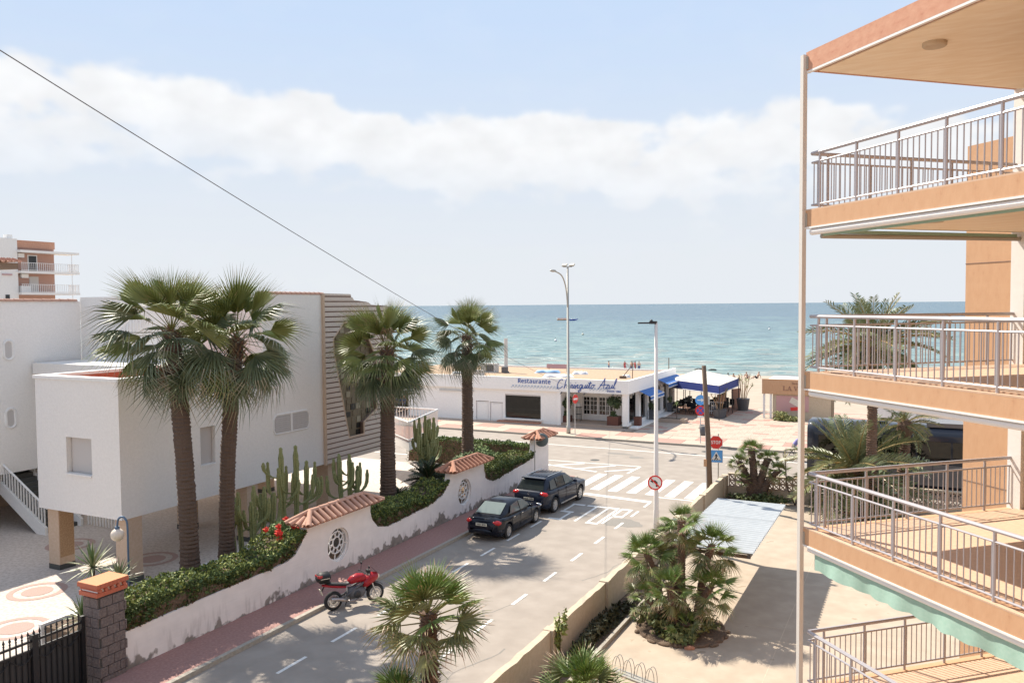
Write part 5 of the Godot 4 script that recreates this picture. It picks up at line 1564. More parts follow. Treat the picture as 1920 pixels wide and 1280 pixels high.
func car(d: Dictionary) -> Node3D:  # forward is local -z
	var c := thing("parked_car", d.label, "car", d.at, d.turn)
	var paint: Material = M[d.paint]
	var zs := []
	for s in d.body:
		zs.append(s[0])
	for wz in d.wheels:
		for k in 11:
			zs.append(wz + (k - 5) / 5.0 * d.arch)
		zs.append(wz - d.arch - 0.005)
		zs.append(wz + d.arch + 0.005)
	zs.sort()
	var at := func(z: float, col: int) -> float:
		for i in d.body.size() - 1:
			if z <= d.body[i + 1][0]:
				var a: Array = d.body[i]
				var b: Array = d.body[i + 1]
				return lerpf(a[col], b[col], clampf((z - a[0]) / (b[0] - a[0]), 0, 1))
		return d.body[-1][col]
	var rings := []
	for z in zs:
		var yb: float = at.call(z, 1)
		var hw: float = at.call(z, 2)
		var ysh: float = at.call(z, 3)
		var yd: float = at.call(z, 4)
		var sill := yb
		for wz in d.wheels:
			if absf(z - wz) <= d.arch:
				sill = maxf(sill, d.wr + sqrt(maxf(0.0, d.arch * d.arch - (z - wz) * (z - wz))))
		var half := [Vector2(hw * 0.55, maxf(yb, sill - 0.08) if sill > yb else yb), Vector2(hw * 0.95, sill), Vector2(hw * 0.985, maxf(sill + 0.02, yb + 0.14)), Vector2(hw * 1.005, maxf(sill + 0.04, lerpf(yb, ysh, 0.5))), Vector2(hw * 0.995, maxf(sill + 0.06, lerpf(yb, ysh, 0.78))), Vector2(hw * 0.965, ysh - 0.03), Vector2(hw * 0.9, ysh + 0.005), Vector2(hw * 0.55, lerpf(ysh, yd, 0.85) + 0.005), Vector2(hw * 0.2, yd + 0.005)]
		var ring := []
		for p in half:
			ring.append(Vector3(p.x, p.y, z))
		for i in half.size():
			var p: Vector2 = half[half.size() - 1 - i]
			ring.append(Vector3(-p.x, p.y, z))
		rings.append(ring)
	var m := MB.new()
	m.loft(rings)
	put("body", m.mesh(true), paint, c)
	# cabin
	m = MB.new()
	var cr := []
	for s in d.cabin:  # z, base half width, base height, roof half width, roof height
		var ring := []
		for p in [[s[1], s[2]], [lerpf(s[1], s[3], 0.5) * 1.015, lerpf(s[2], s[4], 0.5)], [s[3] * 1.04, lerpf(s[2], s[4], 0.9)], [s[3] * 0.93, lerpf(s[2], s[4], 0.985)], [s[3] * 0.5, s[4] + 0.012]]:
			ring.append(Vector3(p[0], p[1], s[0]))
		for i in 5:
			var q: Vector3 = ring[4 - i]
			ring.append(Vector3(-q.x, q.y, q.z))
		cr.append(ring)
	m.loft(cr)
	put("cabin", m.mesh(true), paint, c)
	for w in d.glass:
		var gm := MB.new()
		var q := []
		for p in w.pts:
			q.append(Vector3(p[0], p[1], p[2]))
		gm.quad(q[0], q[1], q[2], q[3])
		var pane := put(w.name, gm.mesh(), M[w.mat], c)
		if w.get("both", false):
			gm = MB.new()
			var f := []
			for p in q:
				f.append(Vector3(-p.x, p.y, p.z))
			gm.quad(f[3], f[2], f[1], f[0])
			put(w.name, gm.mesh(), M[w.mat], c)
	for wz in d.wheels:
		for s in [-1.0, 1.0]:
			wheel(c, Vector3(s * (d.hw - 0.125), d.wr, wz), d.wr, 0.21, s)
	bx("underside", Vector3(0, d.body[2][1] + 0.1, 0), Vector3(1.0, 0.12, d.body[-1][0] * 1.7), M.black, c)
	for s in [-1.0, 1.0]:
		for l in d.lamps:
			var lm := MB.new()
			var p := Vector3(l[0] * s, l[1], l[2])
			lm.ball(p, Vector3(l[3], l[4], l[5]), 12, 8)
			put("tail_light" if l[2] > 0 else "headlight", lm.mesh(true), M.lamp_red if l[2] > 0 else M.chrome, c)
		var mi := MB.new()
		mi.ball(Vector3(s * (d.hw + 0.07), d.mirror[0], d.mirror[1]), Vector3(0.11, 0.075, 0.06), 10, 6)
		mi.box(Vector3(s * (d.hw - 0.02), d.mirror[0] - 0.04, d.mirror[1]), Vector3(0.14, 0.04, 0.06))
		put("wing_mirror", mi.mesh(true), paint, c)
		for z in d.seams:
			bx("door_seam", Vector3(s * (d.hw * 1.006), d.seam_y, z), Vector3(0.012, d.seam_h, 0.012), M.black, c)
		for z in d.handles:
			bx("door_handle", Vector3(s * d.hw * 1.01, d.mirror[0] - 0.16, z), Vector3(0.03, 0.03, 0.17), paint if d.paint == "suv_paint" else M.chrome, c)
		bx("side_strip", Vector3(s * d.hw * 1.012, d.strip[0], 0), Vector3(0.02, d.strip[1], d.strip[2]), M[d.strip[3]], c)
	bx("number_plate", Vector3(0, d.plate[0], d.plate[1]), Vector3(0.52, 0.115, 0.02), M.plate, c)
	put("plate_lettering", text_mesh(d.number, 0.075, true, "Droid Sans", 0.004), M.sign_black, c, Transform3D(Basis(), Vector3(0, d.plate[0], d.plate[1] + 0.013)))
	return c


func cars() -> void:
	var s := car({
		label = "black saloon car parked at the kerb, behind the tall estate car", at = Vector3(-16.42, 0.0, -32.05), turn = 0.0, paint = "sedan_paint", hw = 0.865, wr = 0.31, arch = 0.37, wheels = [-1.38, 1.36],
		body = [[-2.27, 0.34, 0.42, 0.55, 0.57], [-2.2, 0.24, 0.62, 0.64, 0.67], [-2.0, 0.19, 0.79, 0.7, 0.76], [-1.5, 0.19, 0.855, 0.78, 0.86], [-0.9, 0.19, 0.865, 0.85, 0.93], [0.0, 0.19, 0.87, 0.88, 0.95], [1.2, 0.19, 0.865, 0.91, 0.97], [1.7, 0.2, 0.845, 0.925, 0.985], [2.0, 0.22, 0.8, 0.91, 0.965], [2.15, 0.26, 0.72, 0.88, 0.93], [2.24, 0.32, 0.62, 0.78, 0.82], [2.28, 0.4, 0.52, 0.52, 0.54]],
		cabin = [[-1.08, 0.70, 0.86, 0.66, 0.93], [-0.7, 0.78, 0.87, 0.64, 1.17], [-0.32, 0.80, 0.88, 0.60, 1.35], [0.1, 0.81, 0.89, 0.605, 1.425], [0.5, 0.81, 0.9, 0.605, 1.425], [0.85, 0.80, 0.91, 0.60, 1.38], [1.15, 0.79, 0.92, 0.60, 1.27], [1.45, 0.77, 0.93, 0.62, 1.12], [1.82, 0.68, 0.94, 0.62, 0.985]],
		glass = [
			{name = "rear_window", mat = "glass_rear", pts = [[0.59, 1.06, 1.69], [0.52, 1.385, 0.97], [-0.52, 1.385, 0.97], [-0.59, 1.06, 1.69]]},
			{name = "windscreen", mat = "glass_dark", pts = [[-0.62, 0.99, -1.05], [-0.54, 1.36, -0.39], [0.54, 1.36, -0.39], [0.62, 0.99, -1.05]]},
			{name = "side_window", mat = "glass_pale", both = true, pts = [[0.805, 0.97, -0.78], [0.69, 1.31, -0.25], [0.685, 1.365, 0.2], [0.825, 0.98, 0.2]]},
			{name = "side_window", mat = "glass_pale", both = true, pts = [[0.825, 0.98, 0.27], [0.685, 1.365, 0.27], [0.695, 1.3, 0.9], [0.81, 1.01, 1.2]]}],
		lamps = [[0.585, 0.79, 2.05, 0.25, 0.12, 0.19], [0.6, 0.64, -2.13, 0.17, 0.09, 0.12]], mirror = [0.99, -0.62], seams = [-0.85, 0.27, 1.1], seam_y = 0.62, seam_h = 0.6, handles = [0.12, 0.9], strip = [0.5, 0.035, 1.9, "black"], plate = [0.72, 2.285], number = "1651 BFR"})
	var bp := MB.new()
	bp.ball(Vector3(0, 0.44, 1.98), Vector3(0.83, 0.17, 0.37), 24, 10)
	put("rear_bumper", bp.mesh(true), M.sedan_paint, s)
	bx("parcel_shelf", Vector3(0, 1.0, 1.1), Vector3(1.1, 0.02, 0.4), M.curtain, s)
	var v := car({
		label = "dark blue estate car with roof bars parked at the kerb near the junction", at = Vector3(-16.38, 0.0, -36.95), turn = deg_to_rad(-3.0), paint = "suv_paint", hw = 0.955, wr = 0.37, arch = 0.435, wheels = [-1.42, 1.42],
		body = [[-2.36, 0.45, 0.6, 0.75, 0.78], [-2.3, 0.32, 0.78, 0.86, 0.9], [-2.05, 0.28, 0.91, 0.92, 1.0], [-1.4, 0.28, 0.95, 1.0, 1.08], [-0.95, 0.28, 0.955, 1.06, 1.12], [0.0, 0.28, 0.96, 1.08, 1.1], [1.4, 0.28, 0.955, 1.12, 1.14], [2.0, 0.3, 0.93, 1.13, 1.15], [2.22, 0.33, 0.87, 1.1, 1.12], [2.32, 0.38, 0.8, 1.0, 1.02], [2.37, 0.48, 0.7, 0.7, 0.72]],
		cabin = [[-1.02, 0.8, 1.04, 0.72, 1.1], [-0.6, 0.86, 1.05, 0.69, 1.4], [-0.2, 0.88, 1.06, 0.66, 1.61], [0.3, 0.89, 1.08, 0.67, 1.68], [1.1, 0.89, 1.09, 0.67, 1.68], [1.6, 0.88, 1.09, 0.66, 1.64], [1.82, 0.86, 1.09, 0.66, 1.58], [2.12, 0.82, 1.08, 0.72, 1.22], [2.2, 0.8, 1.06, 0.72, 1.08]],
		glass = [
			{name = "rear_window", mat = "glass_dark", pts = [[0.70, 1.15, 2.2], [0.58, 1.56, 1.9], [-0.58, 1.56, 1.9], [-0.70, 1.15, 2.2]]},
			{name = "windscreen", mat = "glass_dark", pts = [[-0.70, 1.16, -0.98], [-0.59, 1.58, -0.3], [0.59, 1.58, -0.3], [0.70, 1.16, -0.98]]},
			{name = "side_window", mat = "glass_pale", both = true, pts = [[0.885, 1.14, -0.66], [0.755, 1.53, -0.16], [0.745, 1.58, 0.25], [0.895, 1.14, 0.25]]},
			{name = "side_window", mat = "glass_dark", both = true, pts = [[0.895, 1.14, 0.33], [0.745, 1.59, 0.33], [0.745, 1.59, 1.12], [0.9, 1.15, 1.12]]},
			{name = "side_window", mat = "glass_dark", both = true, pts = [[0.9, 1.15, 1.2], [0.745, 1.58, 1.2], [0.74, 1.52, 1.66], [0.885, 1.16, 1.82]]}],
		lamps = [[0.70, 0.99, 2.2, 0.25, 0.115, 0.14], [0.7, 0.82, -2.2, 0.17, 0.1, 0.12]], mirror = [1.16, -0.62], seams = [-0.9, 0.29, 1.15], seam_y = 0.78, seam_h = 0.6, handles = [0.14, 0.98], strip = [0.33, 0.07, 1.75, "chrome"], plate = [0.76, 2.385], number = "4829 CKM"})
	for x in [-0.56, 0.56]:
		bar("roof_bar", Vector3(x, 1.70, -0.1), Vector3(x, 1.70, 1.5), 0.022, M.chrome, v)
	for i in 6:
		bx("roof_rib", Vector3(-0.4 + i * 0.16, 1.686, 0.75), Vector3(0.03, 0.015, 1.5), M.suv_paint, v)
	var sp := MB.new()
	sp.box(Vector3(0, 1.655, 1.84), Vector3(1.2, 0.04, 0.24))
	put("spoiler", sp.mesh(), M.suv_paint, v)
	var em := MB.new()
	em.lathe([Vector2(0.05, 0), Vector2(0.065, 0.01), Vector2(0.065, 0.02), Vector2(0.05, 0.02)], 16, Transform3D(Basis(Vector3.RIGHT, PI / 2), Vector3(0, 1.0, 2.34)))
	em.box(Vector3(0, 1.0, 2.35), Vector3(0.016, 0.1, 0.012))
	put("round_badge", em.mesh(), M.chrome, v)
	var bq := MB.new()
	bq.ball(Vector3(0, 0.55, 2.1), Vector3(0.92, 0.2, 0.36), 24, 10)
	put("rear_bumper", bq.mesh(true), M.suv_paint, v)
	motorcycle()
	coach()


func motorcycle() -> void:
	var b := thing("motorcycle", "red motorcycle with a black top box parked by the kerb", "motorcycle", Vector3(-16.68, 0.0, -21.5), -0.55)
	b.rotation.z = 0.06
	for z in [-0.74, 0.72]:
		var t := MB.new()
		var lay := Transform3D(Basis(Vector3.BACK, PI / 2), Vector3(0, 0.31, z))
		var w := 0.075 if z > 0 else 0.055
		t.lathe([Vector2(0.21, -w * 0.8), Vector2(0.27, -w), Vector2(0.31, -w * 0.3), Vector2(0.31, w * 0.3), Vector2(0.27, w), Vector2(0.21, w * 0.8), Vector2(0.21, -w * 0.8)], 28, lay)
		var wh := put("wheel", t.mesh(true), M.rubber, b)
		var r := MB.new()
		r.lathe([Vector2(0.185, -w * 0.7), Vector2(0.215, -w * 0.8), Vector2(0.215, w * 0.8), Vector2(0.185, w * 0.7), Vector2(0.185, -w * 0.7)], 24, lay)
		for i in 6:
			var a := TAU * i / 6
			r.box(Vector3(0, 0.31 + sin(a) * 0.1, z + cos(a) * 0.1), Vector3(0.03, 0.03, 0.2), Basis(Vector3.RIGHT, -a))
		put("rim", r.mesh(), M.alloy, wh)
		var dd := MB.new()
		dd.lathe([Vector2(0.09, 0.0), Vector2(0.15, 0.0), Vector2(0.15, 0.012), Vector2(0.09, 0.012)], 20, Transform3D(Basis(Vector3.BACK, PI / 2), Vector3(0.07, 0.31, z)))
		put("brake_disc", dd.mesh(), M.chrome, wh)
	var ring := func(z: float, y: float, w: float, h: float, n := 12) -> Array:
		var o := []
		for i in n:
			var a := TAU * i / n
			o.append(Vector3(cos(a) * w, y + sin(a) * h, z))
		return o
	var m := MB.new()
	m.loft([ring.call(-0.42, 0.86, 0.1, 0.08), ring.call(-0.32, 0.89, 0.16, 0.14), ring.call(-0.12, 0.91, 0.175, 0.155), ring.call(0.1, 0.87, 0.14, 0.13), ring.call(0.2, 0.83, 0.08, 0.07)])
	put("fuel_tank", m.mesh(true), M.moto_red, b)
	m = MB.new()
	m.loft([ring.call(-0.86, 0.86, 0.06, 0.06), ring.call(-0.8, 0.86, 0.15, 0.13), ring.call(-0.62, 0.83, 0.22, 0.19), ring.call(-0.42, 0.74, 0.215, 0.2), ring.call(-0.3, 0.7, 0.17, 0.12)])
	put("fairing", m.mesh(true), M.moto_red, b)
	m = MB.new()
	m.loft([ring.call(0.16, 0.8, 0.11, 0.05), ring.call(0.3, 0.78, 0.15, 0.05), ring.call(0.5, 0.81, 0.13, 0.055), ring.call(0.85, 0.88, 0.11, 0.05), ring.call(0.95, 0.9, 0.07, 0.03)])
	put("seat", m.mesh(true), M.black, b)
	m = MB.new()
	m.loft([ring.call(0.3, 0.7, 0.13, 0.05), ring.call(0.6, 0.76, 0.13, 0.06), ring.call(0.98, 0.85, 0.09, 0.05), ring.call(1.08, 0.87, 0.04, 0.03)])
	put("tail_panel", m.mesh(true), M.moto_red, b)
	m = MB.new()
	m.loft([ring.call(-0.36, 0.45, 0.12, 0.1), ring.call(-0.25, 0.45, 0.19, 0.2), ring.call(0.05, 0.46, 0.2, 0.22), ring.call(0.22, 0.48, 0.14, 0.18)])
	put("engine", m.mesh(true), M.grey_plastic, b)
	var cc := MB.new()
	cc.lathe([Vector2(0, 0.22), Vector2(0.1, 0.22), Vector2(0.13, 0.19)], 18, Transform3D(Basis(Vector3.BACK, -PI / 2), Vector3(0, 0.42, -0.05)))
	put("clutch_cover", cc.mesh(true), M.dark_metal, b)
	var fr := MB.new()
	fr.tube([Vector3(0.1, 0.8, -0.45), Vector3(0.15, 0.62, 0.0), Vector3(0.13, 0.42, 0.3)], 0.035, 8)
	fr.tube([Vector3(-0.1, 0.8, -0.45), Vector3(-0.15, 0.62, 0.0), Vector3(-0.13, 0.42, 0.3)], 0.035, 8)
	fr.tube([Vector3(0.12, 0.42, 0.28), Vector3(0.12, 0.33, 0.72)], 0.035, 8)
	fr.tube([Vector3(-0.12, 0.42, 0.28), Vector3(-0.12, 0.33, 0.72)], 0.035, 8)
	put("frame", fr.mesh(true), M.grey_plastic, b)
	var ex := MB.new()
	ex.tube([Vector3(0.1, 0.3, -0.3), Vector3(0.12, 0.2, 0.0), Vector3(0.17, 0.27, 0.3)], 0.03, 8)
	ex.tube([Vector3(0.18, 0.28, 0.28), Vector3(0.19, 0.33, 0.45), Vector3(0.2, 0.43, 0.85)], [0.04, 0.06, 0.06], 12)
	put("exhaust", ex.mesh(true), M.exhaust, b)
	for x in [-0.09, 0.09]:
		bar("fork", Vector3(x, 0.31, -0.74), Vector3(x, 1.0, -0.5), 0.026, M.alloy, b, 8)
	var mg := MB.new()
	var arcs := []
	for k in 8:
		var a := lerpf(0.35, 2.5, k / 7.0)
		arcs.append([Vector3(-0.07, 0.31 + sin(a) * 0.345, -0.74 + cos(a) * 0.345), Vector3(0, 0.31 + sin(a) * 0.37, -0.74 + cos(a) * 0.37), Vector3(0.07, 0.31 + sin(a) * 0.345, -0.74 + cos(a) * 0.345)])
	mg.loft(arcs, false, false)
	put("front_mudguard", mg.mesh(true), M.black, b)
	bar("handlebar", Vector3(-0.36, 1.05, -0.36), Vector3(0.36, 1.05, -0.36), 0.017, M.black, b)
	for x in [-0.3, 0.3]:
		bar("grip", Vector3(x * 0.9, 1.05, -0.36), Vector3(x * 1.3, 1.04, -0.33), 0.024, M.black, b)
		bar("mirror_stem", Vector3(x, 1.05, -0.38), Vector3(x * 1.1, 1.25, -0.42), 0.009, M.black, b)
		var mi := MB.new()
		mi.ball(Vector3(x * 1.15, 1.28, -0.42), Vector3(0.075, 0.05, 0.025), 10, 6)
		put("mirror", mi.mesh(true), M.black, b)
	var sc := MB.new()
	sc.quad(Vector3(-0.13, 0.95, -0.84), Vector3(-0.11, 1.2, -0.62), Vector3(0.11, 1.2, -0.62), Vector3(0.13, 0.95, -0.84))
	put("windscreen", sc.mesh(), M.glass_tint, b)
	bx("instruments", Vector3(0, 1.06, -0.52), Vector3(0.2, 0.1, 0.1), M.black, b)
	bx("headlight", Vector3(0, 0.86, -0.86), Vector3(0.16, 0.1, 0.04), M.chrome, b)
	var bo := MB.new()
	bo.loft([ring.call(0.82, 1.13, 0.17, 0.11), ring.call(0.86, 1.14, 0.22, 0.16), ring.call(1.1, 1.14, 0.23, 0.165), ring.call(1.22, 1.13, 0.2, 0.13), ring.call(1.25, 1.12, 0.14, 0.08)])
	var box := put("top_box", bo.mesh(true), M.black, b)
	bx("reflector", Vector3(0, 1.19, 1.225), Vector3(0.3, 0.07, 0.05), M.red_plastic, box)
	bx("reflector", Vector3(0.17, 1.19, 1.17), Vector3(0.08, 0.07, 0.12), M.red_plastic, box)
	bx("trim", Vector3(0, 1.12, 1.03), Vector3(0.475, 0.02, 0.3), M.chrome, box)
	bx("carrier", Vector3(0, 0.96, 0.98), Vector3(0.2, 0.03, 0.34), M.black, b)
	bar("stay", Vector3(0, 0.85, 0.9), Vector3(0, 0.96, 1.0), 0.03, M.black, b)
	bx("plate_holder", Vector3(0, 0.66, 1.12), Vector3(0.18, 0.2, 0.015), M.plate, b, Basis(Vector3.RIGHT, 0.35))
	bar("plate_arm", Vector3(0, 0.84, 1.0), Vector3(0, 0.68, 1.1), 0.025, M.black, b)
	bar("side_stand", Vector3(-0.12, 0.3, 0.15), Vector3(-0.26, 0.0, 0.22), 0.014, M.dark_metal, b)
	bar("foot_peg", Vector3(-0.28, 0.33, 0.22), Vector3(0.28, 0.33, 0.22), 0.015, M.dark_metal, b)


func coach() -> void:
	var b := thing("coach", "black and grey coach parked on the promenade road behind the palms", "coach", Vector3(0.6, 0, -47.9))
	var prof := []
	for p in [[-1.25, 0.35], [-1.25, 2.9], [-1.2, 3.2], [-1.0, 3.4], [-0.4, 3.5], [0.4, 3.5], [1.0, 3.4], [1.2, 3.2], [1.25, 2.9], [1.25, 0.35]]:
		prof.append(Vector2(p[0], p[1]))
	var m := MB.new()
	var rings := []
	for e in [[-6.1, 0.86], [-6.0, 0.95], [-5.7, 1.0], [6.0, 1.0], [6.1, 0.97]]:
		var r := []
		for p in prof:
			r.append(Vector3(e[0], 0.35 + (p.y - 0.35) * (0.97 if e[1] < 0.9 else 1.0), p.x * e[1]))
		rings.append(r)
	m.loft(rings)
	put("body", m.mesh(true), M.bus_paint, b)
	bx("lower_panel", Vector3(0.1, 1.05, 1.255), Vector3(11.6, 1.1, 0.03), M.bus_grey, b)
	for i in 7:
		bx("side_window", Vector3(-4.75 + i * 1.6, 2.3, 1.262), Vector3(1.5, 0.95, 0.03), M.glass_tint, b)
	for i in 5:
		bx("panel_seam", Vector3(-4.0 + i * 2.0, 1.05, 1.273), Vector3(0.02, 1.08, 0.01), M.black, b)
	bx("luggage_hatch", Vector3(-4.55, 0.85, 1.275), Vector3(1.5, 0.5, 0.01), M.black, b)
	bx("air_unit", Vector3(0.8, 3.58, 0.2), Vector3(2.2, 0.22, 1.6), M.bus_grey, b)
	bx("air_unit", Vector3(3.4, 3.6, 0.2), Vector3(2.4, 0.26, 1.6), M.bus_grey, b)
	bx("roof_hatch", Vector3(-2.6, 3.53, 0.2), Vector3(0.9, 0.1, 0.8), M.black, b)
	for x in [-3.4, 4.0]:
		for s in [-1.0, 1.0]:
			var t := MB.new()
			t.lathe([Vector2(0, -0.15), Vector2(0.4, -0.15), Vector2(0.5, -0.1), Vector2(0.5, 0.1), Vector2(0.4, 0.15), Vector2(0, 0.15)], 24, Transform3D(Basis(Vector3.RIGHT, PI / 2), Vector3(x, 0.5, s * 1.14)))
			put("wheel", t.mesh(true), M.rubber, b)
	var tx := text_mesh("TOP", 0.4)
	put("lettering", tx, M.sign_white, b, Transform3D(Basis(), Vector3(2.35, 1.42, 1.285)))
	bx("windscreen", Vector3(-6.02, 2.0, 0), Vector3(0.1, 1.8, 2.1), M.glass_tint, b)


func disc(r: float, n: int, d0: float, d1: float) -> ArrayMesh:  # flat plate facing local +z
	var p := PackedVector2Array()
	for i in n:
		var a := TAU * (i + 0.5) / n
		p.append(Vector2(cos(a), sin(a)) * r)
	var m := MB.new()
	m.prism(p, d0, d1)
	return m.mesh()

func poly_plate(pts: Array, d0: float, d1: float) -> ArrayMesh:
	var p := PackedVector2Array()
	for e in pts:
		p.append(Vector2(e[0], e[1]))
	if Geometry2D.is_polygon_clockwise(p):
		p.reverse()
	var m := MB.new()
	m.prism(p, d0, d1)
	return m.mesh()


func street_furniture() -> void:
	# tall mast on the promenade
	var a := thing("promenade_lamp", "tall galvanised street lamp with a curved arm on the promenade pavement", "street lamp", Vector3(-23.9, 0.11, -57.2))
	var m := MB.new()
	m.tube([Vector3.ZERO, Vector3(0, 0.6, 0), Vector3(0, 0.62, 0), Vector3(0, 12.6, 0)], [0.16, 0.16, 0.13, 0.07], 12)
	put("mast", m.mesh(true), M.galvanised, a)
	m = MB.new()
	m.tube(smooth_line([Vector3(0, 9.6, 0.05), Vector3(0, 11.0, 0.35), Vector3(0, 11.9, 1.1), Vector3(0, 12.2, 2.3)], 5), 0.05, 8)
	put("arm", m.mesh(true), M.galvanised, a)
	m = MB.new()
	m.ball(Vector3(0, 12.24, 2.75), Vector3(0.16, 0.1, 0.48), 12, 8)
	put("lamp_head", m.mesh(true), M.galvanised, a)
	bx("cross_arm", Vector3(0, 12.62, 0), Vector3(0.7, 0.06, 0.06), M.galvanised, a)
	for x in [-0.3, 0.3]:
		bx("floodlight", Vector3(x, 12.76, -0.12), Vector3(0.36, 0.12, 0.3), M.galvanised, a, Basis(Vector3.RIGHT, 0.5))
	# white street lamp by the patio wall
	var b := thing("street_lamp", "slim white street lamp with a flat dark head beside the patio wall", "street lamp", Vector3(-9.9, 0, -33.2))
	m = MB.new()
	m.tube([Vector3.ZERO, Vector3(0, 1.2, 0), Vector3(0, 1.25, 0), Vector3(0, 9.1, 0)], [0.12, 0.12, 0.105, 0.065], 14)
	put("pole", m.mesh(true), M.lamp_white, b)
	m = MB.new()
	m.box(Vector3(-0.12, 9.12, 0), Vector3(0.3, 0.12, 0.16))
	m.box(Vector3(-0.45, 9.1, 0), Vector3(0.6, 0.06, 0.26))
	put("lamp_head", m.mesh(), M.dark_metal, b)
	m = MB.new()
	m.ball(Vector3(-0.2, 9.2, 0), Vector3(0.06, 0.05, 0.06), 8, 6)
	put("photocell", m.mesh(true), M.dark_metal, b)
	# no left turn
	var s := thing("no_left_turn_sign", "round red and white no left turn sign on the white lamp post", "traffic sign", Vector3(-9.9, 2.42, -33.05), deg_to_rad(18))
	put("plate", disc(0.31, 40, -0.01, 0.0), M.sign_red, s)
	put("white_field", disc(0.25, 40, 0.001, 0.004), M.sign_white, s)
	put("arrow", poly_plate([[0.1, -0.17], [0.03, -0.17], [0.03, 0.0], [-0.03, 0.05], [-0.09, 0.04], [-0.07, -0.03], [-0.2, 0.07], [-0.08, 0.16], [-0.09, 0.1], [0.0, 0.11], [0.1, 0.02]], 0.005, 0.008), M.sign_black, s)
	put("slash", poly_plate([[-0.2, 0.16], [-0.16, 0.2], [0.2, -0.16], [0.16, -0.2]], 0.009, 0.012), M.sign_red, s)
	bx("bracket", Vector3(0, 0, -0.05), Vector3(0.1, 0.06, 0.1), M.galvanised, s)
	# wooden pole
	var w := thing("wooden_pole", "leaning brown wooden utility pole with a white box by the patio wall", "utility pole", Vector3(-9.43, 0, -41.0))
	m = MB.new()
	m.tube([Vector3.ZERO, Vector3(-0.1, 3.4, 0.1), Vector3(-0.26, 6.8, 0.3)], [0.15, 0.135, 0.11], 12)
	put("trunk", m.mesh(true), M.wood, w)
	bx("junction_box", Vector3(-0.13, 5.05, 0.16), Vector3(0.24, 0.4, 0.16), M.unit_grey, w)
	bx("insulator", Vector3(-0.26, 6.2, 0.1), Vector3(0.1, 0.1, 0.1), M.rust, w)
	bar("conduit", Vector3(-0.14, 0, 0.1), Vector3(-0.2, 4.9, 0.2), 0.03, M.unit_grey, w)
	bx("meter_box", Vector3(-0.2, 1.9, 0.13), Vector3(0.16, 0.36, 0.14), M.orange, w)
	# stop and crossing signs
	var p := thing("stop_sign", "red octagonal stop sign with white letters above the crossing sign", "traffic sign", Vector3(-9.33, 0, -42.1), deg_to_rad(12))
	bar("post", Vector3(0.06, 0, -0.05), Vector3(0.06, 3.2, -0.05), 0.03, M.galvanised, p, 8)
	put("plate", disc(0.37, 8, 2.0 * 0, 0.008), M.sign_white, p, Transform3D(Basis(), Vector3(-0.06, 2.76, 0)))
	put("red_field", disc(0.345, 8, 0.009, 0.012), M.sign_red, p, Transform3D(Basis(), Vector3(-0.06, 2.76, 0)))
	put("lettering", text_mesh("STOP", 0.19, true, "Droid Sans", 0.004), M.sign_white, p, Transform3D(Basis.from_scale(Vector3(0.78, 0.95, 1)), Vector3(-0.06, 2.76, 0.016)))
	var z := thing("crossing_sign", "blue square pedestrian crossing sign below the stop sign", "traffic sign", Vector3(-9.33, 0, -42.1), deg_to_rad(12))
	bx("plate", Vector3(-0.04, 2.04, 0), Vector3(0.66, 0.66, 0.012), M.sign_white, z)
	bx("blue_field", Vector3(-0.04, 2.04, 0.007), Vector3(0.62, 0.62, 0.008), M.sign_blue, z)
	put("triangle", poly_plate([[-0.25, -0.2], [0.25, -0.2], [0.0, 0.26]], 0.012, 0.014), M.sign_white, z, Transform3D(Basis(), Vector3(-0.04, 2.04, 0)))
	put("walker", poly_plate([[-0.02, 0.12], [0.03, 0.12], [0.04, 0.06], [0.08, 0.0], [0.03, 0.0], [0.03, -0.06], [0.1, -0.18], [0.05, -0.18], [0.0, -0.08], [-0.05, -0.18], [-0.1, -0.18], [-0.04, -0.05], [-0.04, 0.02], [-0.09, -0.02], [-0.05, 0.07]], 0.015, 0.018), M.sign_black, z, Transform3D(Basis(), Vector3(-0.04, 2.04, 0)))
	for i in 5:
		bx("stripe", Vector3(-0.22 + i * 0.09, 1.86, 0.017), Vector3(0.035, 0.05, 0.004), M.sign_black, z, Basis(Vector3.BACK, -0.3))
	# arrow and no parking signs with bin
	var q := thing("sign_post", "grey post with a blue arrow sign and a no parking sign on the promenade", "traffic sign", Vector3(-13.75, 0.11, -56.8), deg_to_rad(14))
	bar("post", Vector3(0, 0, -0.06), Vector3(0, 3.45, -0.06), 0.035, M.post_paint, q, 8)
	put("blue_disc", disc(0.36, 32, -0.01, 0.0), M.sign_blue, q, Transform3D(Basis(), Vector3(0, 3.05, 0)))
	put("arrow", poly_plate([[-0.22, -0.04], [0.04, -0.04], [0.04, -0.14], [0.24, 0.0], [0.04, 0.14], [0.04, 0.04], [-0.22, 0.04]], 0.001, 0.006), M.sign_white, q, Transform3D(Basis(), Vector3(0, 3.05, 0)))
	put("red_disc", disc(0.36, 32, -0.01, 0.0), M.sign_red, q, Transform3D(Basis(), Vector3(0, 2.32, 0)))
	put("navy_field", disc(0.26, 32, 0.001, 0.005), M.sign_navy, q, Transform3D(Basis(), Vector3(0, 2.32, 0)))
	for r in [PI / 4, -PI / 4]:
		bx("cross_bar", Vector3(0, 2.32, 0.008), Vector3(0.54, 0.07, 0.004 if r > 0 else 0.006), M.sign_red, q, Basis(Vector3.BACK, r))
	bx("small_plate", Vector3(0, 1.88, 0), Vector3(0.4, 0.14, 0.01), M.sign_white, q)
	var n := thing("litter_bin", "dark grey litter bin hanging on the arrow sign post", "litter bin", Vector3(-13.62, 0.11, -56.95), 0.2)
	m = MB.new()
	m.lathe([Vector2(0, 0.55), Vector2(0.19, 0.55), Vector2(0.24, 1.3), Vector2(0.22, 1.3), Vector2(0.18, 0.6), Vector2(0, 0.6)], 16)
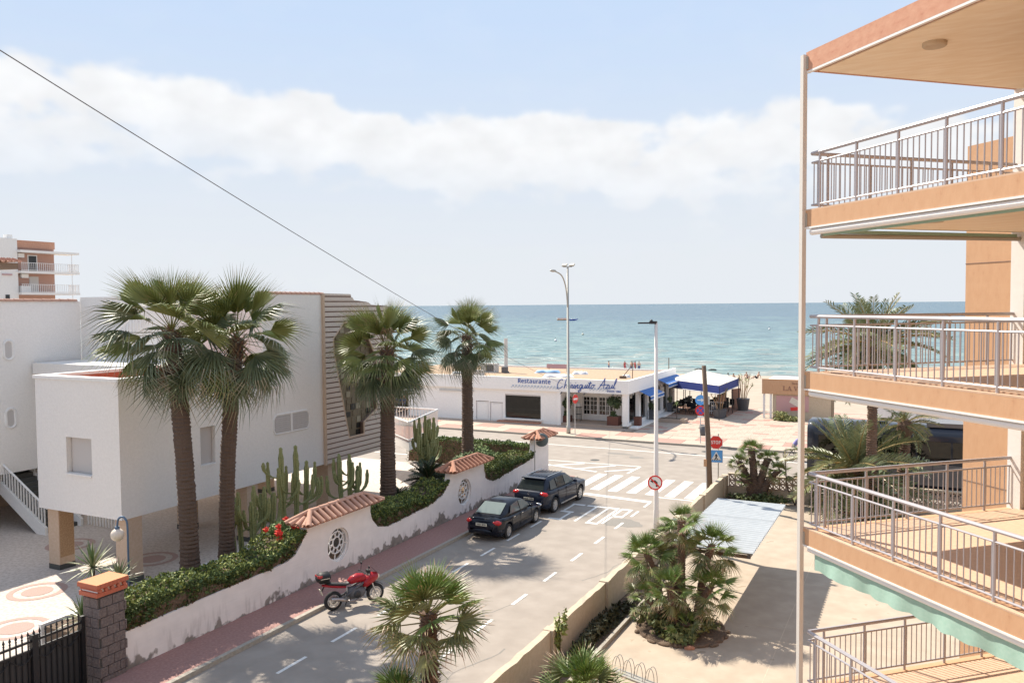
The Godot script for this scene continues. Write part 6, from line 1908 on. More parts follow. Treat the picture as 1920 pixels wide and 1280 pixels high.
	put("bucket", m.mesh(true), M.grey_plastic, n)
	m = MB.new()
	m.lathe([Vector2(0.235, 1.2), Vector2(0.25, 1.22), Vector2(0.245, 1.3)], 16)
	put("rim", m.mesh(true), M.unit_grey, n)
	bx("bracket", Vector3(-0.2, 1.1, 0.1), Vector3(0.2, 0.05, 0.05), M.galvanised, n)
	# no entry
	var e := thing("no_entry_sign", "red no entry sign on a thin post beside the tall street lamp", "traffic sign", Vector3(-23.2, 0.11, -56.9), deg_to_rad(75))
	bar("post", Vector3(0, 0, -0.05), Vector3(0, 3.1, -0.05), 0.03, M.post_paint, e, 8)
	put("plate", disc(0.34, 32, -0.01, 0.0), M.sign_red, e, Transform3D(Basis(), Vector3(0, 2.7, 0)))
	bx("white_bar", Vector3(0, 2.7, 0.003), Vector3(0.5, 0.14, 0.006), M.sign_white, e)
	# traffic mirror seen from behind
	var t := thing("traffic_mirror", "round traffic mirror seen from behind at the end of the garden wall", "mirror", Vector3(-18.9, 0.12, -40.42))
	bar("post", Vector3.ZERO, Vector3(0, 2.55, 0), 0.03, M.galvanised, t, 8)
	m = MB.new()
	m.lathe([Vector2(0, -0.07), Vector2(0.3, -0.06), Vector2(0.37, -0.02), Vector2(0.38, 0.02), Vector2(0, 0.04)], 28, Transform3D(Basis(Vector3.UP, 0.45) * Basis(Vector3.RIGHT, -PI / 2), Vector3(0.05, 2.26, -0.8)))
	put("shell", m.mesh(true), M.mirror_back, t)
	bar("arm", Vector3(0, 2.3, 0), Vector3(0.04, 2.26, -0.8), 0.02, M.galvanised, t)
	# globe lamp in the garden
	var g := thing("globe_lamp", "white globe lamp hanging from a blue hooked post by the gate", "lamp", Vector3(-21.9, 0.7, -17.05), deg_to_rad(206))
	m = MB.new()
	m.tube(smooth_line([Vector3.ZERO, Vector3(0, 1.6, 0), Vector3(0, 2.45, 0), Vector3(0.05, 2.68, 0), Vector3(0.16, 2.76, 0), Vector3(0.28, 2.68, 0), Vector3(0.32, 2.45, 0)], 5), 0.032, 8)
	put("post", m.mesh(true), M.blue_pole, g)
	m = MB.new()
	m.ball(Vector3(0.32, 2.2, 0), Vector3(0.2, 0.2, 0.2), 18, 12)
	put("globe", m.mesh(true), M.globe, g)
	bar("collar", Vector3(0.32, 2.36, 0), Vector3(0.32, 2.46, 0), 0.07, M.blue_pole, g, 10)


# ---------------------------------------------------------------- plants
func fan_frond(stem: float, r: float, n: int, spread: float, droop: float, seed_: int, cols: Array, dry := 0.15) -> ArrayMesh:  # a pleated fan leaf on its stalk along local +x
	var q := RandomNumberGenerator.new()
	q.seed = seed_
	var m := MB.new()
	var hub := Vector3(stem, -stem * 0.08 * droop, 0)
	var green: Color = (cols[0] as Color).lerp(cols[1], q.randf())
	m.col = (cols[2] as Color)
	var w := 0.022
	m.quad(Vector3(0, 0, -w), Vector3(0, 0, w), hub + Vector3(0, 0, w * 0.6), hub + Vector3(0, 0, -w * 0.6))
	m.quad(Vector3(0, -w, 0), Vector3(0, w * 0.5, 0), hub + Vector3(0, w * 0.4, 0), hub + Vector3(0, -w * 0.5, 0))
	var d := spread * 2.0 / n
	for i in n:
		var a := -spread + (i + 0.5) * d
		var l := r * (0.72 + 0.28 * cos(a * 0.7)) * q.randf_range(0.92, 1.05)
		var at := func(f: float, b: float) -> Vector3:
			var sag := droop * r * (0.12 * f * f + 0.55 * pow(maxf(0.0, f - 0.45), 1.6))
			var p := Vector3(cos(a + b) * l * f, -sag - 0.10 * r * f * absf(sin(a)), sin(a + b) * l * f)
			return hub + p
		var lift := 0.035 * r * (1 if i % 2 else -1)
		var up := Vector3(0, lift, 0)
		var split := q.randf_range(0.30, 0.44)
		m.col = green.lerp(cols[1], q.randf() * 0.5)
		var c1 := m.col
		m.tri(hub, at.call(split, -d * 0.52) + up, at.call(split, d * 0.52) - up)
		var s2 := 0.72
		var j := q.randf_range(-0.4, 0.4) * d
		m.quad(at.call(split, -d * 0.46) + up, at.call(s2, -d * 0.17 + j * 0.5), at.call(s2, d * 0.17 + j * 0.5), at.call(split, d * 0.46) - up)
		if q.randf() < dry:
			m.col = cols[3]
		var tip: Vector3 = at.call(q.randf_range(0.94, 1.12), j * 1.4) + Vector3(0, -droop * r * q.randf_range(-0.02, 0.16), 0)
		m.tri(at.call(s2, -d * 0.17 + j * 0.5), tip, at.call(s2, d * 0.17 + j * 0.5))
	return m.mesh()


func feather_frond(l: float, pairs: int, droop: float, seed_: int, cols: Array) -> ArrayMesh:  # a date palm leaf along local +x
	var q := RandomNumberGenerator.new()
	q.seed = seed_
	var m := MB.new()
	var at := func(f: float) -> Vector3: return Vector3(l * f * (1.0 - 0.12 * droop * f), -droop * l * 0.42 * pow(f, 2.2), 0)
	m.col = cols[2]
	var pts := []
	for i in 9:
		pts.append(at.call(i / 8.0))
	m.tube(pts, [0.04, 0.034, 0.03, 0.026, 0.022, 0.018, 0.014, 0.01, 0.006], 4)
	for i in pairs:
		var f := 0.12 + 0.88 * i / pairs
		var p: Vector3 = at.call(f)
		var t: Vector3 = (at.call(minf(f + 0.02, 1.0)) - at.call(f - 0.02)).normalized()
		var ll := l * 0.17 * (0.45 + 0.75 * sin(PI * clampf(f * 0.92 + 0.06, 0, 1)))
		for s in [-1.0, 1.0]:
			var dir := (t * q.randf_range(0.5, 0.85) + Vector3(0, q.randf_range(0.05, 0.5), s * q.randf_range(0.75, 1.0))).normalized()
			m.col = (cols[0] as Color).lerp(cols[1], q.randf())
			var side := t * 0.018
			var tip := p + dir * ll + Vector3(0, -0.18 * ll * droop, 0)
			var mid := p + dir * ll * 0.5
			m.quad(p - side, mid - side * 1.3, tip, mid + side * 1.3)
	return m.mesh()


func bark(h: float, r0: float, r1: float, lean: Vector3, seed_: int, rings := 0.13, rough := 0.06) -> ArrayMesh:  # a ringed palm trunk
	var q := RandomNumberGenerator.new()
	q.seed = seed_
	var m := MB.new()
	var n := int(h / rings * 2.0)
	var sides := 14
	var rs := []
	for i in n + 1:
		var f := float(i) / n
		var c := lean * f * f + Vector3(0, h * f, 0)
		var base := lerpf(r0, r1, pow(f, 0.6)) * (1.0 + 0.5 * exp(-f * h * 2.2))
		var ring := []
		for j in sides:
			var a := TAU * j / sides
			ring.append(c + Vector3(cos(a), 0, sin(a)) * base * (1.0 + (rough if i % 2 else -rough * 0.4) + q.randf_range(-rough, rough)))
		rs.append(ring)
	m.loft(rs)
	return m.mesh()


func crown(parent: Node3D, at: Vector3, meshes: Dictionary, count: int, seed_: int, lo: float, hi: float, scale_: float, called := "frond") -> void:  # fronds on a golden spiral, young ones upright, old ones hanging
	var q := RandomNumberGenerator.new()
	q.seed = seed_
	for i in count:
		var f := (i + 0.5) / count
		var el := deg_to_rad(lerpf(hi, lo, pow(f, 0.9)) + q.randf_range(-7, 7))
		var az := i * 2.39996 + q.randf_range(-0.25, 0.25)
		var set_: Array = meshes.young if f < 0.3 else (meshes.mid if f < 0.72 else meshes.old)
		var s := scale_ * q.randf_range(0.88, 1.1) * (0.85 if f < 0.12 else 1.0)
		var b := Basis(Vector3.UP, az) * Basis(Vector3.BACK, el) * Basis(Vector3.RIGHT, q.randf_range(-0.75, 0.75))
		put(called, set_[q.randi() % set_.size()], M.leaf, parent, Transform3D(b * Basis.from_scale(Vector3.ONE * s), at + Vector3(0, -0.25 * f, 0) * scale_))


func rosette(parent: Node3D, at: Vector3, n: int, l: float, w: float, seed_: int, cols: Array) -> void:  # stiff sword leaves
	var q := RandomNumberGenerator.new()
	q.seed = seed_
	var kinds := []
	for i in 4:
		var m := MB.new()
		var c: Color = (cols[0] as Color).srgb_to_linear().lerp((cols[1] as Color).srgb_to_linear(), i / 3.0)
		m.col = c
		var sag := 0.05 + 0.06 * i
		m.quad(Vector3(0, 0, -w * 0.35), Vector3(0.5, -sag * 0.25, -w * 0.5), Vector3(0.5, -sag * 0.25 - w * 0.15, 0), Vector3(0, -w * 0.1, 0))
		m.quad(Vector3(0, -w * 0.1, 0), Vector3(0.5, -sag * 0.25 - w * 0.15, 0), Vector3(0.5, -sag * 0.25, w * 0.5), Vector3(0, 0, w * 0.35))
		m.tri(Vector3(0.5, -sag * 0.25, -w * 0.5), Vector3(1, -sag, 0), Vector3(0.5, -sag * 0.25 - w * 0.15, 0))
		m.tri(Vector3(0.5, -sag * 0.25 - w * 0.15, 0), Vector3(1, -sag, 0), Vector3(0.5, -sag * 0.25, w * 0.5))
		kinds.append(m.mesh())
	for i in n:
		var f := (i + 0.5) / n
		var b := Basis(Vector3.UP, i * 2.39996) * Basis(Vector3.BACK, deg_to_rad(lerpf(85, -25, f) + q.randf_range(-6, 6)))
		put("leaf", kinds[q.randi() % 4], M.leaf, parent, Transform3D(b * Basis.from_scale(Vector3(l, l, l) * q.randf_range(0.85, 1.1)), at))


func hedge(label: String, tops: Array, x0: float, x1: float, base: Array, seed_: int, n: int, cols: Array, w_top := 0.42, w_side := 0.48) -> void:  # tops: [s, y]; base: [s, y]; s = -z
	var q := RandomNumberGenerator.new()
	q.seed = seed_
	var m := MB.new()
	var ev := func(a: Array, s: float) -> float:
		for i in a.size() - 1:
			if s <= a[i + 1][0]:
				return lerpf(a[i][1], a[i + 1][1], clampf((s - a[i][0]) / (a[i + 1][0] - a[i][0]), 0, 1))
		return a[-1][1]
	var nz := FastNoiseLite.new()
	nz.seed = seed_
	nz.frequency = 0.9
	var s0: float = tops[0][0]
	var s1: float = tops[-1][0]
	var h := thing("hedge", label, "hedge")
	var core := MB.new()
	var steps := int((s1 - s0) / 0.25)
	var rings := []
	for i in steps + 1:
		var s := lerpf(s0 + 0.15, s1 - 0.15, float(i) / steps)
		var yt: float = ev.call(tops, s) - 0.16 + 0.1 * nz.get_noise_1d(s)
		var yb: float = ev.call(base, s) + 0.05
		rings.append([Vector3(x1 - 0.12, yb, -s), Vector3(x1 - 0.08, yt - 0.15, -s), Vector3(x1 - 0.25, yt, -s), Vector3(x0 + 0.25, yt, -s), Vector3(x0 + 0.1, yb, -s)])
	core.loft(rings)
	put("twigs", core.mesh(), M.earth, h)
	for i in n:
		var s := q.randf_range(s0, s1)
		var yt: float = ev.call(tops, s)
		var yb: float = ev.call(base, s)
		var p := Vector3.ZERO
		var nrm := Vector3.UP
		var pick_ := q.randf()
		if pick_ < w_top:
			p = Vector3(q.randf_range(x0, x1), yt, -s)
		elif pick_ < w_top + w_side:
			p = Vector3(x1, q.randf_range(yb, yt), -s)
			nrm = Vector3.RIGHT
		else:
			var e := q.randf() < 0.5
			p = Vector3(q.randf_range(x0, x1), q.randf_range(yb, yt), -(s0 if e else s1))
			nrm = Vector3.BACK if e else Vector3.FORWARD
		var bump := nz.get_noise_3dv(p * 1.4) * 0.16 + nz.get_noise_3dv(p * 4.0) * 0.08
		var low := clampf((p.y - yb) / maxf(0.2, yt - yb), 0, 1)
		p += nrm * (bump - q.randf() * 0.14 - (1.0 - low) * 0.06 * nrm.x)
		p.x = minf(p.x, x1 + 0.1)
		if p.x > -19.45 and -p.z < 42.7 and p.y < ev.call(WALL_TOP, -p.z) + 0.02:
			continue
		var a := (Vector3(q.randfn(), q.randfn(), q.randfn()) + nrm * 0.8).normalized()
		var b := a.cross(Vector3(q.randfn(), q.randfn(), q.randfn())).normalized()
		var sz := q.randf_range(0.035, 0.075)
		var c: Color = (cols[0] as Color).srgb_to_linear().lerp((cols[1] as Color).srgb_to_linear(), q.randf())
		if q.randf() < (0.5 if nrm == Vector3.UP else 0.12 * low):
			c = (cols[2] as Color).srgb_to_linear()  # mostly on the top: sunlight painted into the leaf colour
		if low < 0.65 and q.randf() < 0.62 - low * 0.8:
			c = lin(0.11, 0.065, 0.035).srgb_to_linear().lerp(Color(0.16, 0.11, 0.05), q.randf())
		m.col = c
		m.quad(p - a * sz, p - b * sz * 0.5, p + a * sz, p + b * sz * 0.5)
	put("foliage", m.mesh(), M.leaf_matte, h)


func cactus(at: Vector3, label: String, arms: Array, group := "candelabra cacti in the villa garden") -> void:  # arms: list of [points]
	var c := thing("cactus", label, "cactus", at, 0.0, group)
	for a in arms:
		var pts := []
		for i in range(0, a.size() - 1, 3):
			pts.append(Vector3(a[i], a[i + 1], a[i + 2]))
		pts = smooth_line(pts, 5)
		var r: float = a[-1]
		var m := MB.new()
		var rings := []
		for i in pts.size():
			var f := float(i) / (pts.size() - 1)
			var rr := r * (1.0 + 0.08 * sin(i * 2.1)) * (1.0 if f < 0.93 else 0.7) * (0.85 if i == 0 else 1.0)
			var ring := []
			for j in 12:
				var an := TAU * j / 12
				ring.append(pts[i] + Vector3(cos(an), 0, sin(an)) * rr * (1.15 if j % 2 else 0.72))
			rings.append(ring)
		rings.append(rings[-1].map(func(p): return pts[-1] + (p - pts[-1]) * 0.3 + Vector3(0, r * 0.6, 0)))
		m.loft(rings)
		put("stem", m.mesh(), M.cactus, c)


func plants() -> void:
	var lc := func(a: Array) -> Array: return a.map(func(c): return (c as Color).srgb_to_linear())
	var g1: Array = lc.call([lin(0.15, 0.185, 0.055), lin(0.28, 0.305, 0.115), lin(0.24, 0.23, 0.08), lin(0.34, 0.29, 0.17)])
	var g2: Array = lc.call([lin(0.095, 0.125, 0.065), lin(0.175, 0.20, 0.11), lin(0.20, 0.20, 0.09), lin(0.24, 0.21, 0.14)])
	var dead: Array = lc.call([lin(0.20, 0.13, 0.075), lin(0.30, 0.21, 0.13), lin(0.20, 0.13, 0.07), lin(0.26, 0.17, 0.10)])
	var wash := {young = [], mid = [], old = [], dead = []}
	for i in 3:
		wash.young.append(fan_frond(1.05, 1.5, 26, 0.62 + 0.2 * i, 0.15, 100 + i, g1, 0.35))
		wash.mid.append(fan_frond(1.2, 1.45, 30, 1.2 + 0.15 * i, 0.6 + 0.2 * i, 110 + i, g2 if i == 2 else g1, 0.3))
		wash.old.append(fan_frond(1.25, 1.4, 30, 1.3 + 0.1 * i, 1.3 + 0.25 * i, 120 + i, g2 if i else g1, 0.35))
		wash.dead.append(fan_frond(0.7, 0.8, 18, 1.2, 1.6, 130 + i, dead, 0.5))
	# four tall fan palms in the villa garden
	var tall := [
		[Vector3(-21.6, 0.65, -19.15), 8.5, 0.30, 0.27, Vector3(-0.75, 0, -0.15), 44, 1.01, "tall fan palm with a trunk leaning left, nearest the gate pillar"],
		[Vector3(-21.65, 0.65, -20.8), 8.2, 0.26, 0.25, Vector3(0.6, 0, -0.1), 40, 0.98, "tall upright fan palm close beside the leaning one"],
		[Vector3(-21.5, 0.65, -30.3), 7.3, 0.36, 0.30, Vector3(0.05, 0, 0.0), 44, 1.04, "tall fan palm in front of the striped villa wall"],
		[Vector3(-22.6, 0.65, -39.5), 7.6, 0.36, 0.27, Vector3(0.05, 0, 0.05), 38, 0.92, "tall fan palm at the seaward end of the villa garden"]]
	for k in tall.size():
		var t: Array = tall[k]
		var p := thing("fan_palm", t[7], "palm", t[0], 0.0, "tall fan palms in the villa garden")
		put("trunk", bark(t[1], t[2], t[3], t[4], 40 + k), M.trunk, p)
		var top: Vector3 = Vector3(0, t[1], 0) + t[4]
		crown(p, top + Vector3(0, 0.05, 0), wash, t[5], 200 + k * 7, -62, 88, t[6])
		var q := RandomNumberGenerator.new()
		q.seed = 60 + k
		for i in 12:
			var b := Basis(Vector3.UP, i * 2.4 + k) * Basis(Vector3.BACK, deg_to_rad(q.randf_range(-85, -66)))
			put("dead_frond", wash.dead[i % 3], M.leaf_matte, p, Transform3D(b, top + Vector3(0, -0.25 - q.randf() * 0.35, 0)))
		if k == 2:
			for i in 4:
				var b := Basis(Vector3.UP, 2.2 + i * 0.5) * Basis(Vector3.BACK, deg_to_rad(52 + 9 * i))
				put("dead_frond", wash.dead[i % 3], M.leaf_matte, p, Transform3D(b * Basis.from_scale(Vector3.ONE * 1.35), top))
		var stubs := MB.new()
		for i in 60:
			var f := i / 60.0
			var a := i * 2.39996
			var d := Vector3(cos(a), 0, sin(a))
			var o: Vector3 = top + Vector3(0, -0.9 + f * 0.9, 0) + d * (t[3] * 0.9)
			var e := d.cross(Vector3.UP) * 0.05
			stubs.quad(o - e, o + e, o + d * 0.22 + Vector3(0, 0.2, 0) + e * 0.5, o + d * 0.22 + Vector3(0, 0.2, 0) - e * 0.5)
		put("leaf_bases", stubs.mesh(), M.trunk_red, p)
	# stiff windmill palms on the patio side
	var g3: Array = lc.call([lin(0.085, 0.15, 0.035), lin(0.20, 0.265, 0.07), lin(0.30, 0.30, 0.13), lin(0.34, 0.22, 0.12)])
	var g4: Array = lc.call([lin(0.12, 0.14, 0.05), lin(0.24, 0.235, 0.10), lin(0.28, 0.25, 0.13), lin(0.38, 0.27, 0.17)])
	var wind := {young = [], mid = [], old = []}
	for i in 3:
		wind.young.append(fan_frond(0.42, 0.66, 20, 1.3, 0.1, 140 + i, g3, 0.15))
		wind.mid.append(fan_frond(0.6, 0.68, 22, 1.75, 0.3, 150 + i, g3 if i else g4, 0.35))
		wind.old.append(fan_frond(0.62, 0.66, 22, 1.9, 0.8, 160 + i, g4, 0.6))
	for e in [[Vector3(-8.3, 0.03, -13.0), 4.05, 0.15, 40, 1.0, "shaggy brown trunked fan palm rising over the street from the patio bed"], [Vector3(-8.62, 0.03, -12.5), 2.5, 0.12, 22, 0.75, "shorter fan palm at the foot of the shaggy one"], [Vector3(-7.05, 0.01, -17.9), 0.75, 0.16, 40, 1.0, "low bushy fan palm with bright green fans beside the bicycle rack"]]:
		var p := thing("windmill_palm", e[5], "palm", e[0], 0.0, "fan palms on the patio")
		put("trunk", bark(e[1], e[2], e[2], Vector3(-0.05, 0, 0), 77, 0.06, 0.16), M.trunk_red, p)
		var fib := MB.new()
		var q := RandomNumberGenerator.new()
		q.seed = 5
		for i in int(e[1] * 260):
			var a := q.randf() * TAU
			var d := Vector3(cos(a), 0, sin(a))
			var o: Vector3 = Vector3(0, q.randf() * e[1], 0) + d * e[2]
			var s := d.cross(Vector3.UP) * 0.02
			fib.tri(o - s, o + s, o + d * q.randf_range(0.05, 0.12) + Vector3(0, q.randf_range(-0.02, 0.1), 0))
		put("fibre", fib.mesh(), M.trunk_red, p)
		crown(p, Vector3(-0.05, e[1], 0), wind, int(e[3] * (0.8 if e[1] > 3.0 else 1.0)), 300 + int(e[1] * 10), -30, 86, e[4])
	# round bed with a clump of dwarf fan palms
	var bed := thing("round_bed", "round planting bed with a rough stone rim on the patio", "planting bed", Vector3(-6.4, 0.01, -24.1))
	var l := MB.new()
	l.lathe([Vector2(0, 0.12), Vector2(1.3, 0.08), Vector2(1.35, 0.0)], 24)
	put("soil", l.mesh(), M.earth, bed)
	rng.seed = 3
	for i in 22:
		var a := TAU * i / 22
		var st := MB.new()
		st.ball(Vector3.ZERO, Vector3(rng.randf_range(0.08, 0.2), rng.randf_range(0.04, 0.08), 0.08), 8, 5)
		put("stone", st.mesh(), M.tile if i % 9 == 4 else M.earth, bed, Transform3D(Basis(Vector3.UP, -a + PI / 2), Vector3(cos(a), 0.03, sin(a)) * Vector3(1.33, 1, 1.33) * (1.0 + 0.04 * sin(i * 3.7))))
	var heads := [[-6.47, 3.3, -24.36, 26, 0.78, "tallest dwarf fan palm with a bare dark stem in the round bed"], [-7.5, 2.25, -24.1, 34, 0.95, "dwarf fan palm leaning over the wall from the round bed"], [-5.6, 2.6, -24.6, 34, 0.92, "dwarf fan palm with dry brown fans leaning towards the carport"], [-6.55, 1.6, -23.3, 34, 0.85, "dwarf fan palm with a round green head at the front of the round bed"], [-5.5, 1.5, -24.0, 32, 0.9, "dwarf fan palm drooping on the building side of the round bed"], [-7.4, 1.05, -23.7, 20, 0.7, "short yellow green fan palm low on the street side of the round bed"], [-7.0, 2.6, -25.0, 26, 0.8, "dwarf fan palm half hidden at the back of the round bed"], [-6.1, 0.5, -23.4, 18, 0.6, "ankle high fan palm at the foot of the clump"]]
	for k in heads.size():
		var e: Array = heads[k]
		var top := Vector3(e[0], e[1], e[2])
		var base := Vector3(-6.4, 0.1, -24.1).lerp(Vector3(e[0], 0.1, e[2]), 0.55)
		var p := thing("dwarf_palm", e[5], "palm", base, 0.0, "dwarf fan palms in the round bed")
		var m := bark(top.y - 0.1, 0.12, 0.11, Vector3(top.x - base.x, 0, top.z - base.z), 80 + k, 0.07, 0.14)
		put("trunk", m, M.trunk_red, p)
		crown(p, top - base, wind, int(e[3] * 0.75), 400 + k, -50, 84, e[4] * 0.86)
	tag(put("ground_cover", leaf_ball(2800, Vector3(1.6, 0.42, 1.55), 0.09, 33, [lin(0.05, 0.08, 0.02), lin(0.20, 0.20, 0.07)]), M.leaf_matte, null, Transform3D(Basis(), Vector3(-6.5, 0.3, -24.0))), "tangled dry undergrowth filling the round bed", "undergrowth", "", "stuff")
	tag(put("ground_cover", leaf_ball(2600, Vector3(0.42, 0.35, 4.2), 0.08, 34, [lin(0.03, 0.035, 0.015), lin(0.09, 0.085, 0.04)]), M.leaf_matte, null, Transform3D(Basis(), Vector3(-8.5, 0.15, -23.2))), "dark low growth in the narrow bed along the patio wall", "undergrowth", "", "stuff")
	var climber := thing("climbing_plant", "thin leafy climber growing up a stake on the patio wall", "plant", Vector3(-8.7, 0.03, -20.2))
	bar("stake", Vector3(0, 0, 0), Vector3(-0.05, 1.5, 0), 0.012, M.wood, climber)
	put("leaves", leaf_ball(260, Vector3(0.22, 0.8, 0.22), 0.07, 35, [lin(0.12, 0.16, 0.03), lin(0.28, 0.29, 0.08)]), M.leaf, climber, Transform3D(Basis(), Vector3(0, 1.0, 0)))
	# clump at the far corner of the patio
	var far_ := [[-7.55, 2.6, -41.7, 26, 0.8, "tallest of the stocky palms by the pierced block wall"], [-6.75, 2.15, -41.8, 24, 0.75, "stocky palm leaning right by the pierced block wall"], [-6.2, 1.65, -41.6, 24, 0.75, "low stocky palm with a slanting trunk by the pierced block wall"], [-8.15, 1.95, -41.6, 24, 0.7, "stocky palm leaning over the street corner"], [-7.85, 1.15, -41.3, 16, 0.5, "small pale sapling palm among the stocky ones"]]
	for k in far_.size():
		var e: Array = far_[k]
		var base := Vector3(-7.3 + 0.25 * (e[0] + 7.3), 0.02, -41.7)
		var p := thing("stocky_palm", e[5], "palm", base, 0.0, "palms at the far corner of the patio")
		put("trunk", bark(e[1], 0.2, 0.17, Vector3(e[0] - base.x, 0, e[2] - base.z), 90 + k, 0.08, 0.12), M.trunk, p)
		crown(p, Vector3(e[0], e[1], e[2]) - base, wind, int(e[3] * 0.7), 500 + k, -30, 84, e[4] * 0.85)
	tag(put("ground_cover", leaf_ball(900, Vector3(1.6, 0.4, 0.5), 0.1, 36, [lin(0.05, 0.08, 0.03), lin(0.13, 0.15, 0.05)]), M.leaf_matte, null, Transform3D(Basis(), Vector3(-7.2, 0.2, -41.4))), "low green growth under the stocky palms", "undergrowth", "", "stuff")
	var yp := thing("yucca_sapling", "thin crooked sapling with a yellow tuft by the pierced block wall", "plant", Vector3(-5.4, 0.02, -41.6))
	var ym := MB.new()
	ym.tube(smooth_line([Vector3.ZERO, Vector3(-0.35, 0.7, 0), Vector3(-0.45, 1.4, 0), Vector3(-0.5, 2.3, 0)], 4), [0.05, 0.045, 0.045, 0.04, 0.04, 0.035, 0.035, 0.03, 0.03, 0.03, 0.025, 0.025, 0.02], 6)
	put("stem", ym.mesh(), M.trunk, yp)
	rosette(yp, Vector3(-0.5, 2.3, 0), 22, 0.45, 0.06, 41, [lin(0.3, 0.27, 0.08), lin(0.4, 0.34, 0.14)])
	# date palms
	var d1: Array = lc.call([lin(0.13, 0.165, 0.08), lin(0.26, 0.28, 0.15), lin(0.32, 0.24, 0.10)])
	var d2: Array = lc.call([lin(0.17, 0.19, 0.08), lin(0.34, 0.33, 0.16), lin(0.40, 0.26, 0.10)])
	var date := {young = [], mid = [], old = []}
	for i in 3:
		date.young.append(feather_frond(2.0, 40, 0.35, 170 + i, d1))
		date.mid.append(feather_frond(2.3, 44, 0.9, 180 + i, d2 if i else d1))
		date.old.append(feather_frond(2.2, 42, 1.3, 190 + i, d1))
	for e in [[Vector3(-2.75, 0.02, -41.0), 2.1, 0.34, 54, 1.5, "squat date palm with a wide feathery crown behind the lower balcony railing"], [Vector3(-0.7, 0.02, -43.4), 4.0, 0.3, 18, 0.8, "date palm with a pineapple shaped head in front of the coach"], [Vector3(-1.95, 0.02, -40.0), 8.0, 0.24, 44, 1.35, "tall date palm whose crown shows above the middle balcony rail"]]:
		var p := thing("date_palm", e[5], "palm", e[0], 0.0, "date palms beyond the balconies")
		put("trunk", bark(e[1], e[2], e[2] * 0.8, Vector3(0.05, 0, 0), 85, 0.11, 0.13), M.trunk_red, p)
		var hd := MB.new()
		hd.ball(Vector3(0.05, e[1] - 0.2, 0), Vector3(e[2] * 1.25, 0.5, e[2] * 1.25), 12, 8)
		put("head", hd.mesh(), M.trunk_red, p)
		crown(p, Vector3(0.05, e[1] + 0.1, 0), date, e[3], 600 + int(e[1] * 10), -35, 82, e[4])
	# hedges
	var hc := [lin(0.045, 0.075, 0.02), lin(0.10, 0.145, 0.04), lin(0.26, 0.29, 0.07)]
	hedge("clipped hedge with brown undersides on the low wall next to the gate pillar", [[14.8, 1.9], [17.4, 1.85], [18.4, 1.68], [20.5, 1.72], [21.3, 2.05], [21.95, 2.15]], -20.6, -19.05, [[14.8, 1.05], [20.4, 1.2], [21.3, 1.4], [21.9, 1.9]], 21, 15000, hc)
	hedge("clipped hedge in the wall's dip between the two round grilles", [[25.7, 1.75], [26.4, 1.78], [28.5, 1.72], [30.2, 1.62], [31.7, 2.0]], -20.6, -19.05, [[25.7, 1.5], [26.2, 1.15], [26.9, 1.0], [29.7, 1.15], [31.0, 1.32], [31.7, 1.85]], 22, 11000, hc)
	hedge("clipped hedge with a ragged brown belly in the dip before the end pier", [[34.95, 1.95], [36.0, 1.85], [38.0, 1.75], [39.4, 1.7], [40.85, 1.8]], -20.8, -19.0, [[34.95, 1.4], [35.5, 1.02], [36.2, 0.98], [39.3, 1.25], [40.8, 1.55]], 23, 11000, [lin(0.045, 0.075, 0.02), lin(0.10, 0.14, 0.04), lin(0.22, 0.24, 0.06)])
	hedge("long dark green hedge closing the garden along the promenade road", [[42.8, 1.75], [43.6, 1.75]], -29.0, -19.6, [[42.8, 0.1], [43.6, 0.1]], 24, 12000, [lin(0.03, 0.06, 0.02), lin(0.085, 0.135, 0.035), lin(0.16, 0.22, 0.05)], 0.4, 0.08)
	tag(put("garden_shrub", leaf_ball(4200, Vector3(1.9, 1.0, 2.2), 0.1, 44, [lin(0.035, 0.065, 0.02), lin(0.12, 0.17, 0.05)]), M.leaf_matte, null, Transform3D(Basis(), Vector3(-22.3, 1.3, -37.3))), "rounded green shrub around the foot of the seaward palm", "shrub")
	tag(put("garden_shrub", leaf_ball(3000, Vector3(1.5, 0.9, 1.5), 0.1, 45, [lin(0.05, 0.09, 0.02), lin(0.16, 0.22, 0.06)]), M.leaf_matte, null, Transform3D(Basis(), Vector3(-22.6, 1.2, -40.9))), "bright green shrub behind the end of the hedge", "shrub")
	# cycad like palms by the second grille
	var cy := {young = [], mid = [], old = []}
	var dc: Array = lc.call([lin(0.02, 0.04, 0.018), lin(0.05, 0.08, 0.035), lin(0.10, 0.08, 0.04)])
	for i in 2:
		cy.young.append(feather_frond(1.0, 34, 0.5, 240 + i, dc))
		cy.mid.append(feather_frond(1.2, 36, 0.9, 244 + i, dc))
		cy.old.append(feather_frond(1.2, 36, 1.3, 248 + i, dc))
	for e in [[Vector3(-21.2, 0.7, -33.2), 0.9, 1.15, "dark cycad with arching fronds behind the second tiled cap"], [Vector3(-21.4, 0.7, -30.9), 0.3, 0.8, "small dark cycad beside the striped wall palm"]]:
		var p := thing("cycad", e[3], "plant", e[0])
		put("trunk", bark(e[1], 0.16, 0.15, Vector3.ZERO, 98, 0.06, 0.15), M.trunk, p)
		crown(p, Vector3(0, e[1], 0), cy, 42, 700 + int(e[1] * 10), -15, 80, e[2])
